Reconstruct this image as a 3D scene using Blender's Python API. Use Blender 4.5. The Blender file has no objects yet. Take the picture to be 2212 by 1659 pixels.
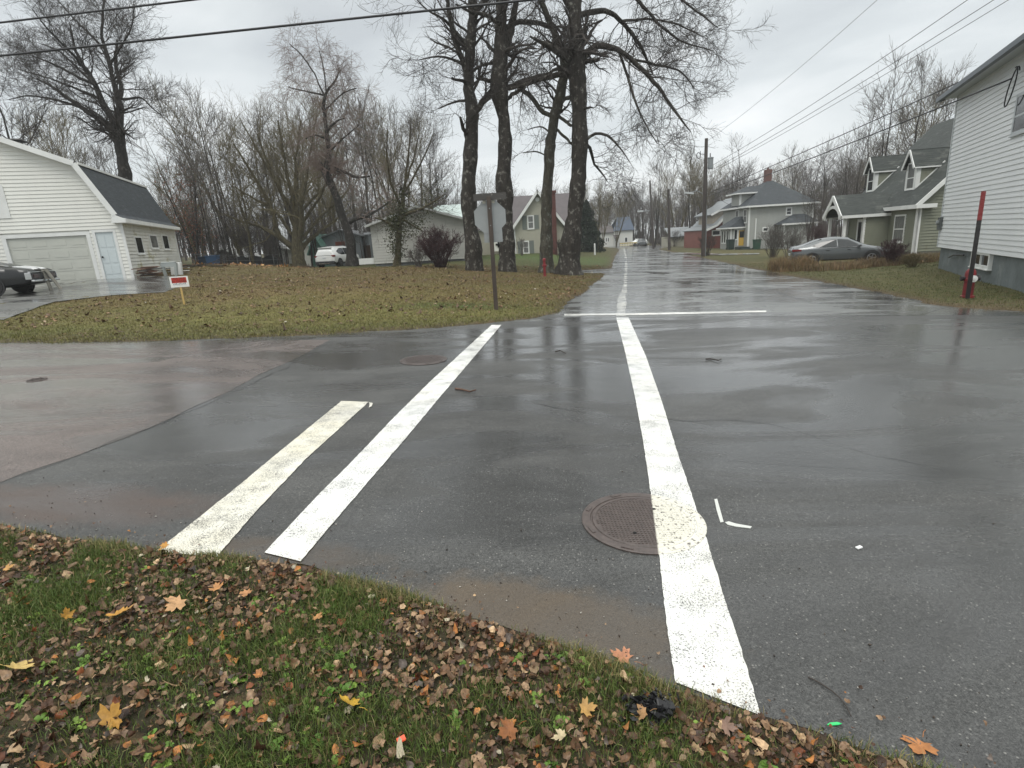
import bpy, bmesh, math, random
import numpy as np
from mathutils import Vector, Matrix
RNG = np.random.default_rng(7)
random.seed(7)
scene = bpy.context.scene
COL = scene.collection
rad = math.radians

# ------------------------------------------------------------------ camera
# camera measures in a 2212 x 1659 view of the place
VW, VH, FOC = 2212.0, 1659.0, 1173.0
CAMZ = 1.75
ROLL = rad(3.53)
PITCH = math.atan(310 * math.cos(ROLL) / FOC)
_cp, _sp, _cr, _sr = math.cos(PITCH), math.sin(PITCH), math.cos(ROLL), math.sin(ROLL)
FWD = Vector((0, _cp, -_sp)); _u0 = Vector((0, _sp, _cp)); _r0 = Vector((1, 0, 0))
RGT = _r0 * _cr - _u0 * _sr
UPV = _u0 * _cr + _r0 * _sr
cam_d = bpy.data.cameras.new('camera'); cam = bpy.data.objects.new('camera', cam_d); COL.objects.link(cam)
cam_d.sensor_width = 36; cam_d.lens = FOC / VW * 36; cam_d.clip_start = 0.05; cam_d.clip_end = 2000
mw = Matrix.Identity(4)
for i in range(3):
    mw[i][0] = RGT[i]; mw[i][1] = UPV[i]; mw[i][2] = -FWD[i]
mw[2][3] = CAMZ
cam.matrix_world = mw
scene.camera = cam
scene.view_settings.view_transform = 'Standard'; scene.view_settings.look = 'None'
scene.view_settings.exposure = 0.0; scene.view_settings.gamma = 1.0

# ------------------------------------------------------------------ overcast sky and soft sun
SUN_EL, SUN_AZ = rad(62), rad(200)
w = bpy.data.worlds.new("World"); scene.world = w; w.use_nodes = True
nt = w.node_tree; nt.nodes.clear()
def _n(t, tree=None, **k):
    n = (tree or nt).nodes.new(t)
    for a, b in k.items(): setattr(n, a, b)
    return n
out = _n('ShaderNodeOutputWorld'); add = _n('ShaderNodeAddShader')
sky = _n('ShaderNodeTexSky', sky_type='NISHITA', sun_disc=False, sun_elevation=SUN_EL, sun_rotation=SUN_AZ)
bg1 = _n('ShaderNodeBackground'); bg1.inputs[1].default_value = 0.05 * 0.25
nt.links.new(sky.outputs[0], bg1.inputs[0])
bg2 = _n('ShaderNodeBackground'); bg2.inputs[1].default_value = 1.0
tc = _n('ShaderNodeTexCoord'); sep = _n('ShaderNodeSeparateXYZ'); nt.links.new(tc.outputs['Generated'], sep.inputs[0])
mp = _n('ShaderNodeMapping'); mp.inputs['Scale'].default_value = (1.0, 1.0, 3.2); mp.inputs['Rotation'].default_value = (0.15, -0.3, 0.4)
nt.links.new(tc.outputs['Generated'], mp.inputs[0])
no = _n('ShaderNodeTexNoise'); no.inputs['Scale'].default_value = 1.9; no.inputs['Detail'].default_value = 5; no.inputs['Roughness'].default_value = 0.48
no.inputs['Distortion'].default_value = 0.5
nt.links.new(mp.outputs[0], no.inputs['Vector'])
cr = _n('ShaderNodeValToRGB')
cr.color_ramp.elements[0].position = 0.33; cr.color_ramp.elements[0].color = (0.58, 0.615, 0.635, 1)
cr.color_ramp.elements[1].position = 0.72; cr.color_ramp.elements[1].color = (1.0, 1.02, 1.02, 1)
e = cr.color_ramp.elements.new(0.52); e.color = (0.74, 0.78, 0.79, 1)
nt.links.new(no.outputs[0], cr.inputs[0])
mr = _n('ShaderNodeMapRange'); mr.inputs[1].default_value = 0.42; mr.inputs[2].default_value = 0.95; mr.inputs[3].default_value = 1.0; mr.inputs[4].default_value = 2.6
nt.links.new(sep.outputs[2], mr.inputs[0])
hi = _n('ShaderNodeMix', data_type='RGBA', blend_type='MULTIPLY'); hi.inputs[7].default_value = (1.03, 1.0, .955, 1); mh = _n('ShaderNodeMapRange'); mh.inputs[1].default_value = .3; mh.inputs[2].default_value = .7; nt.links.new(sep.outputs[2], mh.inputs[0]); nt.links.new(mh.outputs[0], hi.inputs[0]); nt.links.new(cr.outputs[0], hi.inputs[6])
vm = _n('ShaderNodeVectorMath', operation='SCALE'); nt.links.new(hi.outputs[2], vm.inputs[0]); nt.links.new(mr.outputs[0], vm.inputs['Scale'])
nt.links.new(vm.outputs[0], bg2.inputs[0])
nt.links.new(bg1.outputs[0], add.inputs[0]); nt.links.new(bg2.outputs[0], add.inputs[1]); nt.links.new(add.outputs[0], out.inputs[0])
sd = bpy.data.lights.new('sun', 'SUN'); sd.energy = 1.4; sd.angle = rad(25); sd.color = (1, 0.97, 0.92)
so = bpy.data.objects.new('sun', sd); COL.objects.link(so)
_d = Vector((math.sin(SUN_AZ) * math.cos(SUN_EL), math.cos(SUN_AZ) * math.cos(SUN_EL), math.sin(SUN_EL)))
so.rotation_euler = _d.to_track_quat('Z', 'Y').to_euler(); so.location = (0, -20, 30)

# ------------------------------------------------------------------ survey helpers: photograph sightlines -> world metres
SLOPE = -0.035
def ray(px, py):
    return FWD + RGT * ((px - VW / 2) / FOC) - UPV * ((py - VH / 2) / FOC)
def atY(px, py, Y):
    d = ray(px, py); t = Y / d.y
    return Vector((d.x * t, Y, CAMZ + d.z * t))
def level(px, py, z):
    d = ray(px, py); t = (z - CAMZ) / d.z
    return Vector((d.x * t, d.y * t, z))
def flat(px, py, z0=0.0, k=SLOPE):
    d = ray(px, py); t = (CAMZ - z0) / (k * d.x - d.z)
    return Vector((d.x * t, d.y * t, CAMZ + d.z * t))

# ------------------------------------------------------------------ materials
MATS = {}
def mat(name, col=(.5, .5, .5), rough=.6, metal=0, spec=.5, noise=None, bump=None, attr=False, coat=0, ao=None, streak=None):
    """noise=(scale, amount, stretch xyz) brightens/darkens; bump=(scale, strength, dist)"""
    if name in MATS: return MATS[name]
    m = bpy.data.materials.new(name); m.use_nodes = True; t = m.node_tree; b = t.nodes['Principled BSDF']
    L = t.links.new
    b.inputs['Base Color'].default_value = (*col, 1); b.inputs['Roughness'].default_value = rough
    b.inputs['Metallic'].default_value = metal; b.inputs['Specular IOR Level'].default_value = spec
    b.inputs['Coat Weight'].default_value = coat
    tcn = _n('ShaderNodeTexCoord', t)
    src = None
    if attr:
        a = _n('ShaderNodeAttribute', t, attribute_name='Col'); src = a.outputs['Color']
    if noise:
        mpn = _n('ShaderNodeMapping', t); L(tcn.outputs['Object'], mpn.inputs[0])
        mpn.inputs['Scale'].default_value = noise[2] if len(noise) > 2 else (1, 1, 1)
        nn = _n('ShaderNodeTexNoise', t); nn.inputs['Scale'].default_value = noise[0]; nn.inputs['Detail'].default_value = 6; nn.inputs['Roughness'].default_value = .65
        L(mpn.outputs[0], nn.inputs['Vector'])
        r = _n('ShaderNodeMapRange', t); r.inputs[1].default_value = .3; r.inputs[2].default_value = .7
        r.inputs[3].default_value = 1 - noise[1]; r.inputs[4].default_value = 1 + noise[1]
        L(nn.outputs[0], r.inputs[0])
        v = _n('ShaderNodeVectorMath', t, operation='SCALE')
        if src: L(src, v.inputs[0])
        else: v.inputs[0].default_value = col
        L(r.outputs[0], v.inputs['Scale']); src = v.outputs[0]
    if streak:   # (colour, scale, threshold, stretch): stains of their own shape
        mps = _n('ShaderNodeMapping', t); L(tcn.outputs['Object'], mps.inputs[0]); mps.inputs['Scale'].default_value = streak[3]
        ns = _n('ShaderNodeTexNoise', t); ns.inputs['Scale'].default_value = streak[1]; ns.inputs['Detail'].default_value = 7; ns.inputs['Roughness'].default_value = .7
        L(mps.outputs[0], ns.inputs['Vector'])
        rs = _n('ShaderNodeMapRange', t); rs.inputs[1].default_value = streak[2]; rs.inputs[2].default_value = streak[2] + .12; L(ns.outputs[0], rs.inputs[0])
        mx = _n('ShaderNodeMix', t, data_type='RGBA'); L(rs.outputs[0], mx.inputs[0])
        if src: L(src, mx.inputs[6])
        else: mx.inputs[6].default_value = (*col, 1)
        mx.inputs[7].default_value = (*streak[0], 1); src = mx.outputs[2]
    if src: L(src, b.inputs['Base Color'])
    if bump:
        nb = _n('ShaderNodeTexNoise', t); nb.inputs['Scale'].default_value = bump[0]; nb.inputs['Detail'].default_value = 5
        L(tcn.outputs['Object'], nb.inputs['Vector'])
        bb = _n('ShaderNodeBump', t); bb.inputs['Strength'].default_value = bump[1]; bb.inputs['Distance'].default_value = bump[2]
        L(nb.outputs[0], bb.inputs['Height']); L(bb.outputs[0], b.inputs['Normal'])
    MATS[name] = m
    return m

def M_asphalt(name, base, tint_dirt=None, paint=None, roughlo=.16, roughhi=.42, speck=.5, wear=.40, coat=.5):
    m = bpy.data.materials.new(name); m.use_nodes = True; t = m.node_tree; b = t.nodes['Principled BSDF']; L = t.links.new
    tcn = _n('ShaderNodeTexCoord', t); obj = tcn.outputs['Object']
    def noise(s, d=4, r=.6, stretch=None, dist=0):
        n = _n('ShaderNodeTexNoise', t); n.inputs['Scale'].default_value = s; n.inputs['Detail'].default_value = d; n.inputs['Roughness'].default_value = r; n.inputs['Distortion'].default_value = dist
        if stretch:
            q = _n('ShaderNodeMapping', t); q.inputs['Scale'].default_value = stretch; q.inputs['Rotation'].default_value = (0, 0, .1); L(obj, q.inputs[0]); L(q.outputs[0], n.inputs['Vector'])
        else: L(obj, n.inputs['Vector'])
        return n.outputs[0]
    def rng(src, a, b_, c, d):
        r = _n('ShaderNodeMapRange', t); r.inputs[1].default_value = a; r.inputs[2].default_value = b_; r.inputs[3].default_value = c; r.inputs[4].default_value = d
        L(src, r.inputs[0]); return r.outputs[0]
    def scale(v, s):
        q = _n('ShaderNodeVectorMath', t, operation='SCALE')
        if isinstance(v, tuple): q.inputs[0].default_value = v
        else: L(v, q.inputs[0])
        L(s, q.inputs['Scale']); return q.outputs[0]
    def mix(f, a, b_):
        q = _n('ShaderNodeMix', t, data_type='RGBA'); L(f, q.inputs[0])
        for i, v in ((6, a), (7, b_)):
            if isinstance(v, tuple): q.inputs[i].default_value = (*v, 1)
            else: L(v, q.inputs[i])
        return q.outputs[2]
    fine = noise(150, 4, .75); mid = noise(2.2, 6, .6, (0.6, 1.6, 1)); big = noise(.35, 4, .55, (.6, 1.5, 1), .6)
    grit = noise(60, 3, .7)
    c = scale(base, rng(fine, .34, .66, .25, 2.1)); c = scale(c, rng(grit, .35, .65, .62, 1.4))
    c = scale(c, rng(mid, .3, .7, .78, 1.2)); c = scale(c, rng(big, .35, .65, .78, 1.2))
    vo = _n('ShaderNodeTexVoronoi', t); vo.inputs['Scale'].default_value = 75; L(obj, vo.inputs['Vector'])
    sepc = _n('ShaderNodeSeparateColor', t); L(vo.outputs['Color'], sepc.inputs[0])
    st = rng(sepc.outputs[0], .90, .97, 0, speck)
    near = rng(vo.outputs['Distance'], .25, .4, 1, 0)
    mu = _n('ShaderNodeMath', t, operation='MULTIPLY'); L(st, mu.inputs[0]); L(near, mu.inputs[1])
    c = mix(mu.outputs[0], c, (.42, .41, .38))
    if tint_dirt:
        for (x, y, rx, ry, an, col) in tint_dirt:
            q = _n('ShaderNodeMapping', t, vector_type='TEXTURE'); q.inputs['Location'].default_value = (x, y, 0); q.inputs['Rotation'].default_value = (0, 0, an); q.inputs['Scale'].default_value = (rx, ry, 10)
            L(obj, q.inputs[0])
            g = _n('ShaderNodeTexGradient', t, gradient_type='SPHERICAL'); L(q.outputs[0], g.inputs[0])
            ad = _n('ShaderNodeMath', t, operation='MULTIPLY_ADD'); L(noise(5, 6, .7), ad.inputs[0]); ad.inputs[1].default_value = .9; L(g.outputs['Fac'], ad.inputs[2])
            c = mix(rng(ad.outputs[0], .62, 1.0, 0, .85), c, scale(col, rng(fine, .3, .7, .6, 1.4)))
    wetn = noise(.55, 7, .62, (.55, 1.5, 1), .9)
    rough = rng(wetn, .40, .60, roughlo, roughhi)
    c = scale(c, rng(wetn, .42, .58, .60, 1.10))
    if paint:
        pf = noise(120, 5, .75); pb = noise(5, 6, .65)
        s2 = _n('ShaderNodeMath', t, operation='MULTIPLY_ADD'); L(pb, s2.inputs[0]); s2.inputs[1].default_value = .35; L(pf, s2.inputs[2])
        f = rng(s2.outputs[0], wear + .19, wear + .27, 0, 1)
        pc = mix(rng(noise(1.3, 4), .42, .62, 0, 1), paint[0], paint[1])
        c = mix(f, c, scale(pc, rng(pb, .3, .7, .92, 1.05)))
        rough = rng(pf, .3, .7, .35, .6)
    L(c, b.inputs['Base Color']); L(rough, b.inputs['Roughness'])
    b.inputs['Specular IOR Level'].default_value = .5
    L(rng(wetn, .46, .56, min(1, coat * 2.0), coat * .12), b.inputs['Coat Weight']); b.inputs['Coat Roughness'].default_value = .11; b.inputs['Coat IOR'].default_value = 1.33
    bp = _n('ShaderNodeBump', t); bp.inputs['Strength'].default_value = .9; bp.inputs['Distance'].default_value = .005; L(fine, bp.inputs['Height'])
    b2 = _n('ShaderNodeBump', t); b2.inputs['Strength'].default_value = .35; b2.inputs['Distance'].default_value = .03; L(noise(1.6, 5, .6, (.6, 1.5, 1)), b2.inputs['Height']); L(bp.outputs[0], b2.inputs['Normal'])
    L(b2.outputs[0], b.inputs['Normal'])
    b3 = _n('ShaderNodeBump', t); b3.inputs['Strength'].default_value = .12; b3.inputs['Distance'].default_value = .006; L(grit, b3.inputs['Height']); b4 = _n('ShaderNodeBump', t); b4.inputs['Strength'].default_value = .15; b4.inputs['Distance'].default_value = .03; L(wetn, b4.inputs['Height']); L(b3.outputs[0], b4.inputs['Normal']); L(b4.outputs[0], b.inputs['Coat Normal'])
    MATS[name] = m
    return m

# ------------------------------------------------------------------ mesh builder
def link(o, parent=None):
    COL.objects.link(o)
    if parent is not None: o.parent = parent
    return o
def thing(name, label, cat, loc=(0, 0, 0), rz=0, group=None):
    o = bpy.data.objects.new(name, None); COL.objects.link(o); o.location = loc; o.rotation_euler = (0, 0, rz)
    o.empty_display_size = .2
    return tag(o, label, cat, group)
def tag(o, label=None, cat=None, group=None, kind=None):
    if label: o['label'] = label
    if cat: o['category'] = cat
    if group: o['group'] = group
    if kind: o['kind'] = kind
    return o
def mesh_np(name, V, faces_flat, loop_tot, material, parent=None, col=None, smooth=False):
    me = bpy.data.meshes.new(name)
    V = np.asarray(V, dtype=np.float32).reshape(-1, 3); ff = np.asarray(faces_flat, dtype=np.int32).ravel(); lt = np.asarray(loop_tot, dtype=np.int32)
    me.vertices.add(len(V)); me.vertices.foreach_set('co', V.ravel())
    me.loops.add(len(ff)); me.loops.foreach_set('vertex_index', ff)
    me.polygons.add(len(lt)); ls = np.zeros(len(lt), dtype=np.int32); ls[1:] = np.cumsum(lt)[:-1]
    me.polygons.foreach_set('loop_start', ls); me.polygons.foreach_set('loop_total', lt)
    if smooth: me.polygons.foreach_set('use_smooth', np.ones(len(lt), dtype=bool))
    me.update(calc_edges=True)
    if col is not None:
        ca = me.color_attributes.new('Col', 'FLOAT_COLOR', 'POINT')
        c4 = np.ones((len(V), 4), dtype=np.float32); c4[:, :3] = col; ca.data.foreach_set('color', c4.ravel())
    if material: me.materials.append(material)
    return link(bpy.data.objects.new(name, me), parent)
class MB:
    def __init__(s): s.v = []; s.f = []
    def add(s, vs, fs):
        n = len(s.v); s.v += [tuple(p) for p in vs]; s.f += [tuple(i + n for i in f) for f in fs]; return s
    def quad(s, a, b, c, d): return s.add([a, b, c, d], [(0, 1, 2, 3)])
    def poly(s, pts): return s.add(pts, [tuple(range(len(pts)))])
    def box(s, x0, x1, y0, y1, z0, z1):
        return s.add([(x0, y0, z0), (x1, y0, z0), (x1, y1, z0), (x0, y1, z0), (x0, y0, z1), (x1, y0, z1), (x1, y1, z1), (x0, y1, z1)],
                     [(0, 3, 2, 1), (4, 5, 6, 7), (0, 1, 5, 4), (1, 2, 6, 5), (2, 3, 7, 6), (3, 0, 4, 7)])
    def obox(s, c, ax, ay, az):   # centre and three half axes
        c, ax, ay, az = map(Vector, (c, ax, ay, az))
        p = [c + i * ax + j * ay + k * az for k in (-1, 1) for j in (-1, 1) for i in (-1, 1)]
        return s.add(p, [(0, 2, 3, 1), (4, 5, 7, 6), (0, 1, 5, 4), (1, 3, 7, 5), (3, 2, 6, 7), (2, 0, 4, 6)])
    def beam(s, p, q, w, h, up=(0, 0, 1)):
        p, q = Vector(p), Vector(q); d = (q - p); n = d.cross(Vector(up)).normalized(); u = n.cross(d).normalized()
        return s.obox((p + q) / 2, d / 2, n * w / 2, u * h / 2)
    def prism(s, pts, d):        # polygon extruded along d
        n = len(pts); d = Vector(d); P = [Vector(p) for p in pts]
        return s.add(P + [p + d for p in P], [tuple(range(n - 1, -1, -1)), tuple(range(n, 2 * n))] + [(i, (i + 1) % n, n + (i + 1) % n, n + i) for i in range(n)])
    def tube(s, pts, r, k=8, cap=True):
        P = [Vector(p) for p in pts]; n = len(P); R = r if hasattr(r, '__len__') else [r] * n
        vs = []; x = None
        for i, p in enumerate(P):
            t = (P[min(i + 1, n - 1)] - P[max(i - 1, 0)]).normalized()
            if x is None:
                x = t.cross(Vector((0, 0, 1)) if abs(t.z) < .9 else Vector((1, 0, 0))).normalized()
            x = (x - t * x.dot(t)).normalized(); y = t.cross(x)
            for j in range(k):
                a = 2 * math.pi * j / k; vs.append(p + (x * math.cos(a) + y * math.sin(a)) * R[i])
        fs = [(i * k + j, i * k + (j + 1) % k, (i + 1) * k + (j + 1) % k, (i + 1) * k + j) for i in range(n - 1) for j in range(k)]
        if cap: fs += [tuple(range(k - 1, -1, -1)), tuple((n - 1) * k + j for j in range(k))]
        return s.add(vs, fs)
    def lathe(s, prof, k=20, c=(0, 0, 0), axis='z'):
        vs = []
        for r, h in prof:
            for j in range(k):
                a = 2 * math.pi * j / k; x, y = r * math.cos(a), r * math.sin(a)
                p = {'z': (x, y, h), 'y': (x, h, y), 'x': (h, x, y)}[axis]
                vs.append((c[0] + p[0], c[1] + p[1], c[2] + p[2]))
        n = len(prof)
        fs = [(i * k + j, i * k + (j + 1) % k, (i + 1) * k + (j + 1) % k, (i + 1) * k + j) for i in range(n - 1) for j in range(k)]
        fs += [tuple(range(k - 1, -1, -1)), tuple((n - 1) * k + j for j in range(k))]
        return s.add(vs, fs)
    def obj(s, name, m, parent=None, loc=None, smooth=False, bevel=0):
        me = bpy.data.meshes.new(name); me.from_pydata([tuple(v) for v in s.v], [], s.f)
        bm = bmesh.new(); bm.from_mesh(me)
        bmesh.ops.recalc_face_normals(bm, faces=bm.faces)
        bm.to_mesh(me); bm.free()
        if smooth:
            for p in me.polygons: p.use_smooth = True
        if m: me.materials.append(m)
        o = link(bpy.data.objects.new(name, me), parent)
        if loc: o.location = loc
        if smooth and smooth != 2: 
            try: me.set_sharp_from_angle(angle=rad(40))
            except Exception: pass
        if bevel:
            b = o.modifiers.new('b', 'BEVEL'); b.width = bevel; b.segments = 2; b.limit_method = 'ANGLE'
        return o
def children(o): return [c for c in bpy.data.objects if c.parent == o]
def copy_tree(o, parent=None):
    kids = list(o.children) if hasattr(o, 'children') else []
    c = o.copy(); COL.objects.link(c)
    if parent is not None: c.parent = parent
    for k in kids: copy_tree(k, c)
    return c
# ------------------------------------------------------------------ roads and terrain
def noise1(n, seed, amp):
    r = np.random.default_rng(seed); a = r.normal(0, 1, n)
    k = np.array([.25, .5, .25]); return np.convolve(a, k, 'same') * amp
def densify(P, step, seed=0, amp=0.0, scale_with=None):
    out_ = []
    for i in range(len(P) - 1):
        a, b = np.array(P[i][:2]), np.array(P[i + 1][:2]); n = max(1, int(np.linalg.norm(b - a) / step))
        for j in range(n): out_.append(a + (b - a) * j / n)
    out_.append(np.array(P[-1][:2])); Q = np.array(out_)
    if amp:
        t = np.gradient(Q, axis=0); nn = np.stack([-t[:, 1], t[:, 0]], 1); nn /= np.linalg.norm(nn, axis=1)[:, None] + 1e-9
        Q = Q + nn * noise1(len(Q), seed, amp)[:, None]
    return Q
def W2(pts): return [tuple(flat(*p)[:2]) for p in pts]
NEAR = [(60, 0.0), (12, -1.2), (4, 0.25)] + W2([(2000, 1659), (1900, 1622), (1750, 1574), (1640, 1552), (1500, 1512), (1400, 1472), (1250, 1412), (1100, 1360), (950, 1312), (800, 1268), (650, 1222), (480, 1208), (340, 1194), (150, 1166), (0, 1140)]) + [(-5.5, 3.9), (-9, 4.6), (-60, 5.2)]
FARL = [(-60, 13)] + W2([(0, 741), (300, 738), (500, 732), (700, 723), (900, 712), (1000, 704), (1100, 694), (1152, 687), (1201, 676), (1231, 650), (1263, 630), (1279, 616), (1297, 602), (1307, 592)])
SPUR = W2([(1255, 590), (1180, 588), (1180, 583), (1251, 585)])
FARL2 = W2([(1322, 580), (1322.6, 570.5), (1326.6, 556.6), (1332.5, 546.7), (1337, 540)]) + [(21, 104), (22, 135)]
RGHT = [(38, 135), (31, 104)] + W2([(1420, 538), (1450, 544), (1500, 553.5), (1560, 566), (1620, 580), (1700, 595), (1780, 610), (1850, 623), (1950, 642), (1990, 655), (2060, 664), (2140, 668), (2212, 673)]) + [(20, 11.6), (60, 11)]
def edge(P, step, seed, amp): return densify(P, step, seed, amp)
ROADP = np.concatenate([edge(NEAR[2:18], .09, 1, .022), edge(NEAR[17:], .5, 2, .03), edge(FARL, .14, 3, .07), np.array(SPUR), edge(FARL2, .6, 4, .06), edge(RGHT, .25, 5, .10), np.array(NEAR[:2])])
def poly_sd(X, Y, P):
    """signed distance, negative inside"""
    X = X.ravel(); Y = Y.ravel(); d = np.full(X.shape, 1e9); ins = np.zeros(X.shape, bool)
    n = len(P)
    for i in range(n):
        ax, ay = P[i]; bx, by = P[(i + 1) % n]
        ex, ey = bx - ax, by - ay; L2 = ex * ex + ey * ey + 1e-12
        t = np.clip(((X - ax) * ex + (Y - ay) * ey) / L2, 0, 1)
        dd = (X - ax - t * ex) ** 2 + (Y - ay - t * ey) ** 2
        d = np.minimum(d, dd)
        c = ((ay > Y) != (by > Y)) & (X < (bx - ax) * (Y - ay) / (by - ay + 1e-12) + ax)
        ins ^= c
    d = np.sqrt(d); return np.where(ins, -d, d)
def _thin(P, tol=.12):
    Q = [P[0]]
    for p in P[1:]:
        if np.linalg.norm(np.array(p) - Q[-1]) > tol: Q.append(p)
    return np.array(Q)
ROADT = _thin(ROADP, .25)
DRIVE = np.array([(-60, 17.6), (-22, 18.2)] + [tuple(level(*p, z)[:2]) for p, z in (((0, 668), .85), ((110, 640), .95), ((240, 621), 1.05), ((350, 610), 1.1))] + [(-13.2, 23.3), (-14.6, 25.0), (-15.6, 24.5), (-22, 22.4), (-60, 22)])
ANCH = [(-16, 24, .60), (-19.5, 20.0, .16), (-18.6, 32, .80), (-14, 18.5, .32), (-9.3, 40, .18), (-2, 40, .42), (2, 56, .45), (-17, 45, -.05), (-16, 55, -.2), (-6, 25, .42), (-11, 25, .36), (0, 24, .42), (3.2, 24, .42), (5.5, 29, .30),
        (-10, 60, 0), (10, 55, .1), (12, 14.3, .02), (17.3, 22, .32), (14, 15, .25), (21.5, 29, .35), (14, 24, .08), (25, 40, .1), (30, 68, 0), (17.5, 48, .03), (0, 0, .10), (-3, 1.5, .12), (3, -2, .08), (-30, 28, .7), (-40, 60, .3), (20, 90, 0), (0, 110, 0), (60, 60, 0), (-60, 100, .2), (60, 20, .2)]
def height(X, Y, sd=None):
    X = np.asarray(X, float); Y = np.asarray(Y, float); shp = X.shape; x = X.ravel(); y = Y.ravel()
    if sd is None: sd = poly_sd(x, y, ROADT)
    num = np.zeros_like(x); den = np.zeros_like(x)
    for ax, ay, az in ANCH:
        q = ((x - ax) ** 2 + (y - ay) ** 2 + 2.0) ** -1.6; num += q * az; den += q
    dz = num / den
    s = np.clip(sd.ravel() / np.where(y > 8, 8.0, 2.0), 0, 1); s = s * s * (3 - 2 * s)
    lip = np.clip((sd.ravel() + .03) / .12, 0, 1) * .028
    z = SLOPE * np.clip(x, -60, 60) + dz * s + lip - .004 * (sd.ravel() < 0)
    z -= np.clip((y - 105) / 100, 0, 5) * .3
    return z.reshape(shp)
def H(x, y): return float(height(np.array([x]), np.array([y]))[0])
def hit(px, py):
    """where the sightline meets the terrain"""
    d = ray(px, py); t0 = 1.0; prev = None
    ts = np.geomspace(.8, 260, 900); xs = d.x * ts; ys = d.y * ts; zs = CAMZ + d.z * ts
    hh = height(xs, ys); g = zs - hh; i = int(np.argmax(g < 0)) if (g < 0).any() else len(ts) - 1
    a = g[i - 1] / (g[i - 1] - g[i] + 1e-9) if i else 0
    t = ts[i - 1] + (ts[i] - ts[i - 1]) * a
    return Vector((d.x * t, d.y * t, float(height(np.array([d.x * t]), np.array([d.y * t]))[0])))
def lin(a, b, n): return list(np.linspace(a, b, n, endpoint=False))
gx = np.array(lin(-260, -60, 20) + lin(-60, -22, 40) + lin(-22, -4.5, 70) + lin(-4.5, 2.5, 175) + lin(2.5, 14, 70) + lin(14, 40, 50) + lin(40, 100, 25) + lin(100, 281, 15))
gy = np.array(lin(-12, .4, 18) + lin(.4, 4.5, 105) + lin(4.5, 16, 62) + lin(16, 45, 80) + lin(45, 110, 60) + lin(110, 420, 30))
GX, GY = np.meshgrid(gx, gy); SD = poly_sd(GX, GY, ROADT)
GZ = height(GX, GY, SD).ravel()
rr = np.random.default_rng(3)
nearm = (GY.ravel() < 4.6) & (SD > .03)
GZ += np.where(SD > .05, rr.normal(0, 1, GZ.shape) * np.where(nearm, .004, .012), 0)
# ground colours: lawn, moss, leaf-strewn, soil beside the asphalt
x, y = GX.ravel(), GY.ravel()
C = np.tile(np.array([.055, .060, .020]), (len(x), 1))
def blend(cx, cy, rx, ry, col, amt=1.0, ang=0.0):
    ca, sa = math.cos(ang), math.sin(ang); dx, dy = x - cx, y - cy
    u, v = (dx * ca + dy * sa) / rx, (-dx * sa + dy * ca) / ry
    f = np.exp(-(u * u + v * v)) * amt; C[:] = C * (1 - f[:, None]) + np.array(col) * f[:, None]
blend(-6, 27, 12, 7, (.125, .09, .042), .9); blend(-6, 17, 14, 4, (.15, .12, .042), .8); blend(-9, 20, 6, 3, (.13, .09, .045), .6)
blend(-4, 13.3, 12, 1.5, (.15, .14, .042), .7); blend(-1.2, 14.6, 1.6, .6, (.03, .075, .015), .8)
blend(-11.5, 30, 5, 6, (.12, .10, .045), .8); blend(-16.3, 37.5, 3.0, 4.0, (.28, .15, .055), .9); blend(2, 48, 9, 8, (.045, .085, .018), .8); blend(7, 42, 5, 6, (.05, .08, .02), .8)
blend(19, 20, 9, 4, (.10, .095, .04), .9); blend(20, 32, 9, 4, (.11, .085, .04), .8); blend(25, 55, 8, 14, (.09, .08, .03), .7)
blend(-1.5, 1.6, 6, 2, (.034, .030, .016), 1)
soil = np.exp(-np.clip(SD, 0, 9) / np.where(y > 8, .35, .12)); soil[SD < 0] = 1
soilc = np.where((y < 6)[:, None], np.array([.06, .042, .028]), np.array([.07, .055, .035]))
C = C * (1 - soil[:, None]) + soilc * soil[:, None]
f_ = np.clip((14 - np.abs(y - 12.6) * 8) / 14, 0, 1) * (x > 8); C = C * (1 - .7 * f_[:, None]) + np.array([.10, .075, .045]) * .7 * f_[:, None]
wood = np.clip((y - 60) / 30, 0, 1)[:, None]; C = C * (1 - wood * .5) + np.array([.06, .05, .03]) * wood * .5
nx_, ny_ = len(gx), len(gy)
idx = np.arange(nx_ * ny_).reshape(ny_, nx_)
F = np.stack([idx[:-1, :-1], idx[:-1, 1:], idx[1:, 1:], idx[1:, :-1]], -1).reshape(-1, 4)
def M_ground():
    m = mat('ground_soil_and_grass', attr=True, rough=.85, spec=.25, noise=(9, .55), bump=(35, .9, .03))
    t = m.node_tree; b = t.nodes['Principled BSDF']; L = t.links.new
    src = b.inputs['Base Color'].links[0].from_socket
    tcn = _n('ShaderNodeTexCoord', t)
    for sc, th, colr, st in ((3.2, .53, (.13, .085, .045), (1, 2.2, 1)), (14, .60, (.19, .12, .06), (1, 1, 1)), (5.5, .60, (.045, .035, .02), (.8, 2.4, 1))):
        q = _n('ShaderNodeMapping', t); q.inputs['Scale'].default_value = st; q.inputs['Location'].default_value = (sc, 3, 1); L(tcn.outputs['Object'], q.inputs[0])
        n = _n('ShaderNodeTexNoise', t); n.inputs['Scale'].default_value = sc; n.inputs['Detail'].default_value = 7; n.inputs['Roughness'].default_value = .68; L(q.outputs[0], n.inputs['Vector'])
        r = _n('ShaderNodeMapRange', t); r.inputs[1].default_value = th; r.inputs[2].default_value = th + .09; r.inputs[4].default_value = .6; L(n.outputs[0], r.inputs[0])
        x_ = _n('ShaderNodeMix', t, data_type='RGBA'); L(r.outputs[0], x_.inputs[0]); L(src, x_.inputs[6]); x_.inputs[7].default_value = (*colr, 1); src = x_.outputs[2]
    L(src, b.inputs['Base Color'])
    return m
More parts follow.
